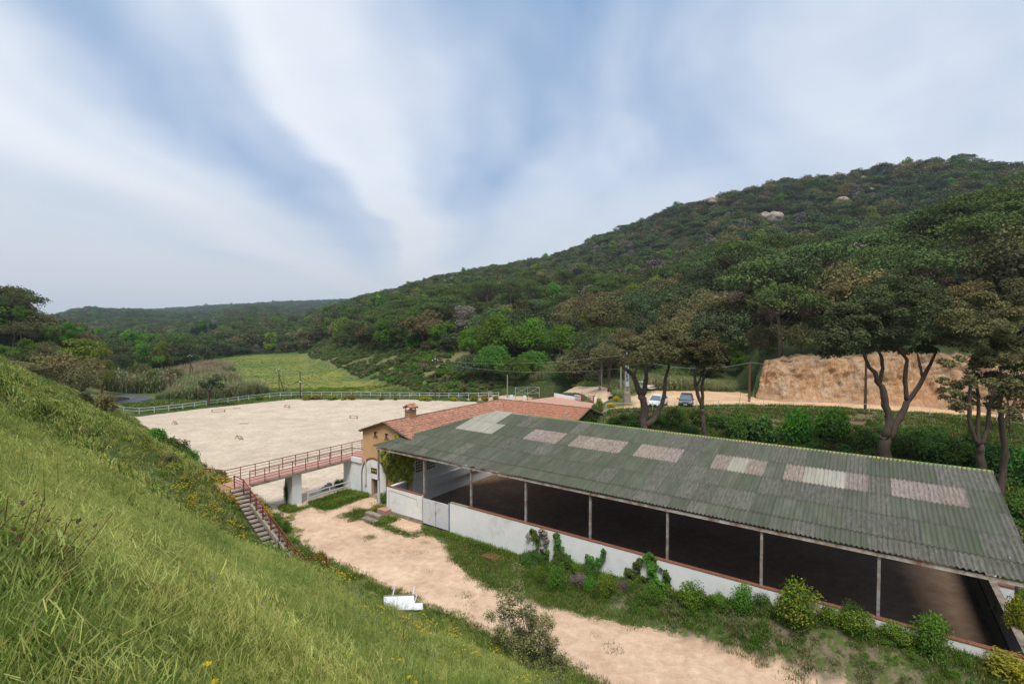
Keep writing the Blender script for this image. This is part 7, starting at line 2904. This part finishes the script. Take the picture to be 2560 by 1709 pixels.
# --- scrub on the bank beside the meadow
def scrub():
    g = np.random.default_rng(55)
    x = g.uniform(-120, -2, 22000)
    y = g.uniform(112, 300, 22000)
    rg = regional(x, y)
    d = polydist(x, y, FIELD)
    ok = ~inpoly(x, y, FIELD) & (rg < 11) & (rg > .4) & (d > 1.5) & (fbm(x / 7, y / 7, 3) > -.22)
    ok &= ~((x > -110) & (x < -60) & (y < 150))
    x, y = x[ok], y[ok]
    s = g.uniform(.35, 1.0, len(x)) * (1 + .6 * (fbm(x / 12, y / 12, 2) > .2))
    SB = [src(crown_mesh('shrub', 'bush', 1.0, 1.3, 420, .26, m, 900 + i)) for i, m in enumerate((M_BRAMBLE, M_BUSH, M_SAGE, M_OAK))]
    scatter('scrub', np.stack([x, y, height(x, y) - .1], 1), s, g.uniform(0, 6.28, len(x)), SB, 'mixed low scrub covering the bank beside the meadow', 'scrub', seed=5)
    # brambles over the lower bank behind the barn
    a = g.uniform(-25, 26, 2600)
    b = g.uniform(50.2, 74, 2600)
    tt = (b - 49.8) / np.maximum(bfence(a) - 49.8, 1)
    x2, y2 = CA * a + SA * b, -SA * a + CA * b
    ok = (tt < .74 + .3 * fbm(x2 / 5, y2 / 5, 3)) & (fbm(x2 / 4 + 9, y2 / 4, 3) > -.12)
    x2, y2 = x2[ok], y2[ok]
    scatter('brambles', np.stack([x2, y2, height(x2, y2) - .15], 1), g.uniform(.3, .85, len(x2)), g.uniform(0, 6.28, len(x2)), [SB[0], SB[0], SB[3]], 'tangled brambles over the lower bank behind the barn', 'brambles', seed=7)
    # the meadow's rough grass and yellow flower heads
    x, y = area_points(FIELD, 20000, 91)
    f = .7 * fbm(x / 20, y / 17, 4) + .45 * fbm(x / 3, y / 3.4, 2) + g.normal(0, .1, len(x))
    FT = [src(crown_mesh('tuft', 'bush', 1.0, .8, 90, .34, m, 960 + i)) for i, m in enumerate((M_G1, M_G1, M_G2, M_BUSHYEL))]
    k = (f > -.1) | (g.random(len(x)) < .35)
    x, y, f = x[k], y[k], f[k]
    idx = np.where((f > .10) & (g.random(len(x)) < .35), g.integers(2, 4, len(x)), g.integers(0, 2, len(x)))
    scatter('meadow_tufts', np.stack([x, y, height(x, y) - .1], 1), np.stack([g.uniform(.2, .5, len(x))] * 2 + [g.uniform(.12, .34, len(x))], 1), g.uniform(0, 6.28, len(x)), FT, 'rough tufts and yellow flower heads over the green meadow', 'meadow plants', idx=3 - idx, seed=8)
    # hedge line at the near edge of the meadow and round the arena
    x = np.concatenate([g.uniform(-62, -10, 260), g.uniform(-75, -62, 60)])
    y = 119.5 + g.uniform(-1.5, 1.5, len(x)) - .06 * (x + 36)
    scatter('scrub', np.stack([x, y, height(x, y) - .1], 1), g.uniform(.3, .75, len(x)), g.uniform(0, 6.28, len(x)), SB[:3], 'low green scrub between the arena fence and the meadow', 'scrub', seed=6)


scrub()

# --- the big shrub in the foreground
def fore_shrub():
    q = hit(1345, 1672, 8, 30)
    d = q[1]
    t = thing('wild_shrub', 'tall airy grey-green shrub with pale shoots on the slope in front of the path', 'shrub', q)
    rg = np.random.default_rng(14)
    def W(u, v, dd=0):
        x, y, w = ray(u, v)
        return np.array((x * (d + dd) / y, d + dd, CAMH + w * (d + dd) / y)) - q
    tips = [(1288, 1425, .3), (1262, 1470, .0), (1300, 1480, -.4), (1240, 1500, .4), (1325, 1510, .2), (1222, 1535, -.2), (1270, 1540, .5), (1345, 1548, -.3), (1372, 1570, .3), (1250, 1580, -.5), (1300, 1570, .6), (1235, 1610, .2), (1330, 1600, -.6), (1385, 1600, .2), (1400, 1640, .1), (1290, 1620, -.3), (1350, 1640, .5), (1410, 1675, -.1)]
    C, Q = [], []
    for (u, v, dd) in tips:
        e = W(u, v, dd)
        b0 = W(1345, 1690, 0) + np.array((rg.normal() * .15, 0, 0))
        mb = MB()
        mid = (b0 + e) / 2 + rg.normal(size=3) * .12
        mb.tube([b0, mid, e], [.035, .022, .008], 5, caps=False)
        mb.build('stem', M_GREYBARK, t).location = (0, 0, 0)
        for k in range(9):
            s = .35 + .65 * k / 8
            p = (b0 * (1 - s) ** 2 + 2 * mid * s * (1 - s) + e * s * s)
            C.append(p + rg.normal(size=3) * .13)
            Q.append((.17, .17, .2))
    # children built in world coordinates: undo the offset applied by build
    C = np.array(C)
    Q = [(.25, .25, .26)] * len(C)
    V, F, v = leaves(rg, C, Q, 17000, .085, -1.0, shell=(.2, 1.15))
    top = C[:, 2] > np.percentile(C[:, 2], 45)
    V2, F2, v2 = leaves(rg, C[top], np.array(Q)[top], 6500, .075, -.5, shell=(.5, 1.25))
    V, F, v, mi = joinm([(V, F, v, 0), (V2, F2, v2, 1)])
    link('leaves', mesh_from('leaves', V, quads=F, mats=[M_SAGE, M_SAGETIP], mi=mi, attr=v), t)
    for c in t.children:
        if c.name.startswith('stem'):
            me = c.data
            for vx in me.vertices:
                vx.co = Vector(vx.co) + Vector(tuple(q))


fore_shrub()


def purple_shrub():
    """red-brown leaved plant close to the camera at the lower left"""
    t = None
    rg = np.random.default_rng(44)
    q = hit(0, 1690, 1.2, 12)
    t = thing('purple_shrub', 'purple-brown leafy sprigs at the lower left corner of the picture', 'shrub', q)
    V, Q, v = [], [], []
    for s in range(80):
        x0, y0 = q[0] + rg.uniform(-.5, .02), q[1] + rg.uniform(-.35, .45)
        z0 = H(x0, y0)
        d = unit(np.array((rg.normal() * .35 + .12, rg.normal() * .3, 1)))
        L = rg.uniform(.6, 1.0)
        p0 = np.array((x0, y0, z0))
        mb = MB()
        mb.tube([p0, p0 + d * L * .5 + (0, 0, .0), p0 + d * L + (.06, 0, -.02)], [.006, .004, .002], 5, caps=False)
        mb.build('stem', pbr('red_stem', (.14, .04, .03), .7, bump=0), t)
        for k in range(24):
            f = .2 + .8 * k / 23
            p = p0 + d * L * f - q
            a = k * 2.4 + rg.normal() * .3
            o = np.array((math.cos(a), math.sin(a), .35))
            n = unit(np.array((-o[0] * .35, -o[1] * .35, 1)) + rg.normal(size=3) * .25)
            w = np.cross(o, n)
            ll = rg.uniform(.035, .062)
            b = len(V)
            V += [p, p + o * ll * .5 + w * ll * .24, p + o * ll, p + o * ll * .5 - w * ll * .24]
            Q.append((b, b + 1, b + 2, b + 3))
            v += [rg.random()] * 4
    mi = rg.random(len(Q)) < .35
    link('leaves', mesh_from('leaves', V, quads=np.array(Q), mats=[M_REDLEAF, M_BRAMBLE], mi=mi.astype(int), attr=v), t)


purple_shrub()


# ================================================================== GRASS
def plant_grass():
    g = np.random.default_rng(5)
    mats = [M_G1, M_G2, M_G3, M_G4]
    near = [src(grass_tuft('grass', 500 + j, 85, .62, .0070, .30, mats, [.48, .20, .06, .26], droop=.7, heads=.6, lean=(.1, .03))) for j in range(5)]
    mid = [src(grass_tuft('grass', 520 + j, 85, .62, .014, .45, mats, [.45, .28, .05, .22], droop=.7, heads=.55, lean=(.1, .03))) for j in range(4)]
    far = [src(grass_tuft('grass', 540 + j, 64, .62, .033, .8, mats, [.45, .28, .05, .22], droop=.7, heads=.4, lean=(.08, .03))) for j in range(3)]
    tall = [src(grass_tuft('stalks', 560 + j, 7, 1.15, .008, .35, [M_G1, M_G2, M_G3, M_G4], [.35, .35, .12, .18], droop=.45, heads=.9)) for j in range(3)]

    def slope_pts(n, r0, r1):
        # uniform over the fan in front of the camera
        r = np.sqrt(g.uniform(r0 * r0, r1 * r1, n))
        th = g.uniform(-0.93, .86, n)
        x, y = r * np.sin(th), r * np.cos(th)
        a, b = toab(x, y)
        ok = (b < bfoot(a) - .2) & (b > -30) & (a > -150)
        # leave steps free
        p0, p1, side, hw = STEP_LINE
        d = unit((p1 - p0)[:2])
        rel = np.stack([x - p0[0], y - p0[1]], 1)
        al = rel @ d
        ac = rel @ side[:2]
        ok &= ~((al > -2.8) & (al < 10.6) & (ac > -1.75) & (ac < .9))
        ok &= ~((a > -46.3) & (a < -40.8) & (b > 17.6))
        x, y = x[ok], y[ok]
        return x, y, height(x, y)
    def foot(x, y):
        a, b = toab(x, y)
        return np.clip(.38 + (bfoot(a) - b) * .16, np.where(a < -31, .62, .38), 1)
    for (n, r0, r1, S, srcs, lab) in ((15000, 1.6, 13, .85, near, 'long wild grass nearest the camera on the slope'), (14000, 12, 27, .9, mid, 'long wild grass covering the middle of the slope'), (44000, 25, 110, .95, far, 'long wild grass on the far part of the slope')):
        x, y, z = slope_pts(n, r0, r1)
        dn = np.clip(.9 + .9 * fbm(x / 3.5, y / 3.5, 3), .42, 1.35)
        # wind-combed: tilt everything a little downhill
        tl = g.normal(0, .20, (len(x), 2))
        tl[:, 1] += .10
        keep = np.hypot(x, y) > 1.5
        scatter('wild_grass', np.stack([x, y, z], 1)[keep], (S * dn * g.uniform(.75, 1.2, len(x)) * foot(x, y))[keep], g.uniform(0, 6.28, len(x))[keep], srcs, lab, 'grass', tilt=tl[keep], seed=11)
    x, y, z = slope_pts(2600, 3.0, 26)
    scatter('grass_stalks', np.stack([x, y, z], 1), g.uniform(.7, 1.15, len(x)), g.uniform(0, 6.28, len(x)), tall, 'tall single oat stalks rising above the slope grass', 'grass', seed=12)
    wd = [src(crown_mesh('weed', 'bush', 1.0, 1.2, 260, .16, m, 930 + i)) for i, m in enumerate((M_SAGE, M_BUSH, M_G4, M_SAGE))]
    x, y, z = slope_pts(2600, 3.2, 90)
    k = fbm(x / 4 + 3, y / 4, 3) > .02
    scatter('slope_weeds', np.stack([x, y, z - .05], 1)[k], g.uniform(.10, .28, k.sum()), g.uniform(0, 6.28, k.sum()), wd, 'leafy low weeds mixed into the slope grass', 'weeds', seed=23)
    p0, p1, side, hw = STEP_LINE
    f = g.uniform(0, 1.15, 90)[:, None]
    q = p0 + (p1 - p0) * f - side * g.uniform(1.15, 1.7, (90, 1))
    scatter('edge_weeds', np.stack([q[:, 0], q[:, 1], height(q[:, 0], q[:, 1])], 1), g.uniform(.12, .3, 90), g.uniform(0, 6.28, 90), wd[:2], 'weeds leaning over the left edge of the concrete steps', 'weeds', seed=25)
    a = g.uniform(-18, 5.5, 420)
    b = g.uniform(26.3, 28.5, 420)
    x, y = CA * a + SA * b, -SA * a + CA * b
    scatter('border_weeds', np.stack([x, y, height(x, y) - .05], 1), g.uniform(.12, .42, 420), g.uniform(0, 6.28, 420), wd, 'low weeds filling the border along the barn wall', 'weeds', seed=24)
    # flowers
    def flower(name, mat, seed):
        rg = np.random.default_rng(seed)
        V, Q, v, mi = [], [], [], []
        for k in range(5):
            x, y, h = rg.normal() * .12, rg.normal() * .12, rg.uniform(.38, .62)
            b = len(V)
            V += [(x - .003, y, 0), (x + .003, y, 0), (x + .003, y, h), (x - .003, y, h)]
            Q.append((b, b + 1, b + 2, b + 3))
            mi.append(1)
            for p in range(6):
                a = p * math.pi / 3
                b = len(V)
                V += [(x, y, h), (x + .022 * math.cos(a - .4), y + .022 * math.sin(a - .4), h + .008), (x + .034 * math.cos(a), y + .034 * math.sin(a), h + .01), (x + .022 * math.cos(a + .4), y + .022 * math.sin(a + .4), h + .008)]
                Q.append((b, b + 1, b + 2, b + 3))
                mi.append(0)
        return src(mesh_from(name, V, quads=np.array(Q), mats=[mat, M_G1], mi=mi, attr=[.6] * len(V)))
    fy = [flower('flower', M_FLY, 1), flower('flower', M_FLY, 2)]
    fp = [flower('flower', M_FLP, 3)]
    x, y, z = slope_pts(4200, 2.5, 60)
    a, b = toab(x, y)
    patch = (fbm(x / 5 + 7, y / 5, 3) > .18) | ((a < -28) & (a > -46) & (b > 9)) | (g.random(len(x)) < .10)
    k = patch
    scatter('yellow_flowers', np.stack([x, y, z + .02], 1)[k], g.uniform(.8, 1.25, k.sum()), g.uniform(0, 6.28, k.sum()), fy, 'small yellow flowers dotted through the slope grass', 'flowers', seed=13)
    a = g.uniform(-50, -25, 1500)
    b = bfoot(a) - np.abs(g.normal(0, 3.2, 1500)) - .2
    x, y = CA * a + SA * b, -SA * a + CA * b
    k = (fbm(x / 3, y / 3, 3) > -.05)
    x, y = x[k], y[k]
    scatter('yellow_flowers', np.stack([x, y, height(x, y) - .1], 1), g.uniform(1.0, 1.7, len(x)), g.uniform(0, 6.28, len(x)), fy, 'yellow flowers thick on the slope left of the steps', 'flowers', seed=19)
    x, y, z = slope_pts(260, 3, 30)
    scatter('mauve_flowers', np.stack([x, y, z], 1), g.uniform(.7, 1.0, len(x)), g.uniform(0, 6.28, len(x)), fp, 'a few mauve flowers in the slope grass', 'flowers', seed=14)
    # short grass in the yard, by its plant cover
    short = [src(grass_tuft('turf', 600 + j, 60, .17, .016, .42, mats, [.42, .08, .08, .42], droop=.7, heads=0)) for j in range(3)]
    lushm = [src(grass_tuft('turf', 620 + j, 70, .34, .026, .45, mats, [.35, .05, .0, .60], droop=.6, heads=.05)) for j in range(3)]
    n = 52000
    a = g.uniform(-47, 26, n)
    b = g.uniform(19.5, 48, n)
    x, y = CA * a + SA * b, -SA * a + CA * b
    m = surface(x, y)[0]
    mm = m + .9 * fbm(x / .9, y / .9, 3) + .3 * g.normal(size=n) * .3
    ok = (mm > .54) & (b > bfoot(a) - .3) & ((b < 28.6) | (a > 6.2) | ((a < -33.9) & (b < 30.8) & (a > -41.5))) & (x < 1.2 * y)
    x, y, a, b = x[ok], y[ok], a[ok], b[ok]
    scatter('turf', np.stack([x, y, height(x, y) - .02], 1), g.uniform(.6, 1.35, len(x)), g.uniform(0, 6.28, len(x)), short, 'short patchy grass along the path and the barn wall', 'grass', seed=15)
    # rank grass at the wall foot, beneath the bridge
    aa, bb = [], []
    for (a0, a1, b0, b1, k) in ((-26.5, 4, 28.0, 28.65, 300), (-41.4, -38.9, 26.3, 30.6, 300), (-42.6, -40.6, 23.9, 24.7, 70), (-33.6, -31.8, 26.6, 28.3, 60), (6.3, 20, 30, 46, 500), (-40, -38.6, 30.1, 30.75, 60)):
        aa.append(g.uniform(a0, a1, k))
        bb.append(g.uniform(b0, b1, k))
    a, b = np.concatenate(aa), np.concatenate(bb)
    x, y = CA * a + SA * b, -SA * a + CA * b
    scatter('rank_grass', np.stack([x, y, height(x, y) - .02], 1), g.uniform(.5, 1.2, len(x)), g.uniform(0, 6.28, len(x)), lushm, 'rank bright grass under the footbridge and at the wall foot', 'grass', seed=16)
    # verge grass between slope foot and path
    n = 2600
    a = g.uniform(-40, 14, n)
    b = bfoot(a) + g.uniform(-.4, 1.9, n)
    x, y = CA * a + SA * b, -SA * a + CA * b
    k = g.random(n) < np.clip(1.15 - (b - bfoot(a)) * .6, 0, 1)
    scatter('verge_grass', np.stack([x, y, height(x, y) - .02], 1)[k], g.uniform(.3, .7, k.sum()), g.uniform(0, 6.28, k.sum()), lushm + mid[:1], 'thinning grass at the foot of the slope beside the path', 'grass', seed=17)
    # rough grass round the arena, by the pond and the field gate
    n = 16000
    x = g.uniform(-112, 34, n)
    y = g.uniform(84, 134, n)
    aa, bb = toab(x, y)
    ok = ~inpoly(x, y, ARENA) & (polydist(x, y, ARENA) > .7) & ~inpoly(x, y, LOT) & ((aa < -47.5) | (bb > 78)) & (bb > bfoot(aa) + .5) & (height(x, y) < 8)
    ok &= polydist(x, y, [(-8, 112), (2, 108), (10, 101), (14, 92), (16, 80)], closed=False) > 2.3
    ok &= ~((np.abs(x + 90) < 11) & (np.abs(y - 115) < 8)) & (fbm(x / 4, y / 4, 3) > -.35)
    x, y = x[ok], y[ok]
    fg = [src(grass_tuft('turf', 660 + j, 40, .5, .07, .8, [M_G1, M_G2, M_G3, M_G4], [.4, .15, .07, .38], droop=.7, heads=0)) for j in range(3)]
    scatter('rough_grass', np.stack([x, y, height(x, y) - .03], 1), g.uniform(.35, 1.1, len(x)) * np.clip(.8 + .9 * fbm(x / 5, y / 5, 3), .4, 1.4), g.uniform(0, 6.28, len(x)), fg, 'rough grass round the sand arena, the pond and the field gate', 'grass', seed=26)
    # bank behind the barn and around the car park
    n = 17000
    a = g.uniform(-26, 24, n)
    b = g.uniform(49.5, 80, n)
    x, y = CA * a + SA * b, -SA * a + CA * b
    m = surface(x, y)[0]
    t_ = (b - 49.8) / np.maximum(bfence(a) - 49.8, 1)
    ok = (m + g.normal(size=n) * .2 > .36) & (b < bfence(a) + 6) & ~inpoly(x, y, LOT) & (t_ < 1.2)
    x, y = x[ok], y[ok]
    bankg = [src(grass_tuft('turf', 640 + j, 40, .35, .05, .6, [M_BRAMBLE, M_G1, M_G3, M_G4], [.45, .2, .1, .25], droop=.7, heads=0)) for j in range(3)]
    scatter('bank_weeds', np.stack([x, y, height(x, y) - .02], 1), g.uniform(.5, 1.3, len(x)), g.uniform(0, 6.28, len(x)), bankg, 'weeds and short grass over the bank behind the barn', 'weeds', seed=18)


plant_grass()


# ================================================================== FAR THINGS AND AIR
def masts():
    for (u, v, d, h, lab) in ((193, 800, 1300, 24, 'thin mast on the far left hill'), (1000 - 377, 768, 2000, 34, 'thin mast on the far ridge above the meadow')):
        x, y, w = ray(u, v)
        k = d / y
        z = H(x * k, d)
        mb = MB()
        mb.tube([(x * k, d, z - 2), (x * k, d, z + h)], [.8, .4], 5)
        tag(mb.build('radio_mast', M_GALV), lab, 'mast')


masts()
mb = MB()
mb.lbox((0, 40, 130), (7600 - 100, 7300, 280))
V = [(-3650, -550, -12), (3650, -550, -12), (3650, 3750, -12), (-3650, 3750, -12), (-3650, -550, 230), (3650, -550, 230), (3650, 3750, 230), (-3650, 3750, 230)]
hm = bpy.data.materials.new('haze')
hm.use_nodes = True
ht = NT(hm.node_tree)
pv = ht.n('ShaderNodeVolumePrincipled', {'Color': (0.66, 0.80, 1.0, 1), 'Density': 0.00013, 'Anisotropy': .2})
ho = ht.n('ShaderNodeOutputMaterial')
ht.t.links.new(pv.outputs[0], ho.inputs['Volume'])
hz = link('haze', mesh_from('haze', V, [(3, 2, 1, 0), (4, 5, 6, 7), (0, 1, 5, 4), (1, 2, 6, 5), (2, 3, 7, 6), (3, 0, 4, 7)], mats=[hm]))
tag(hz, kind='stuff')
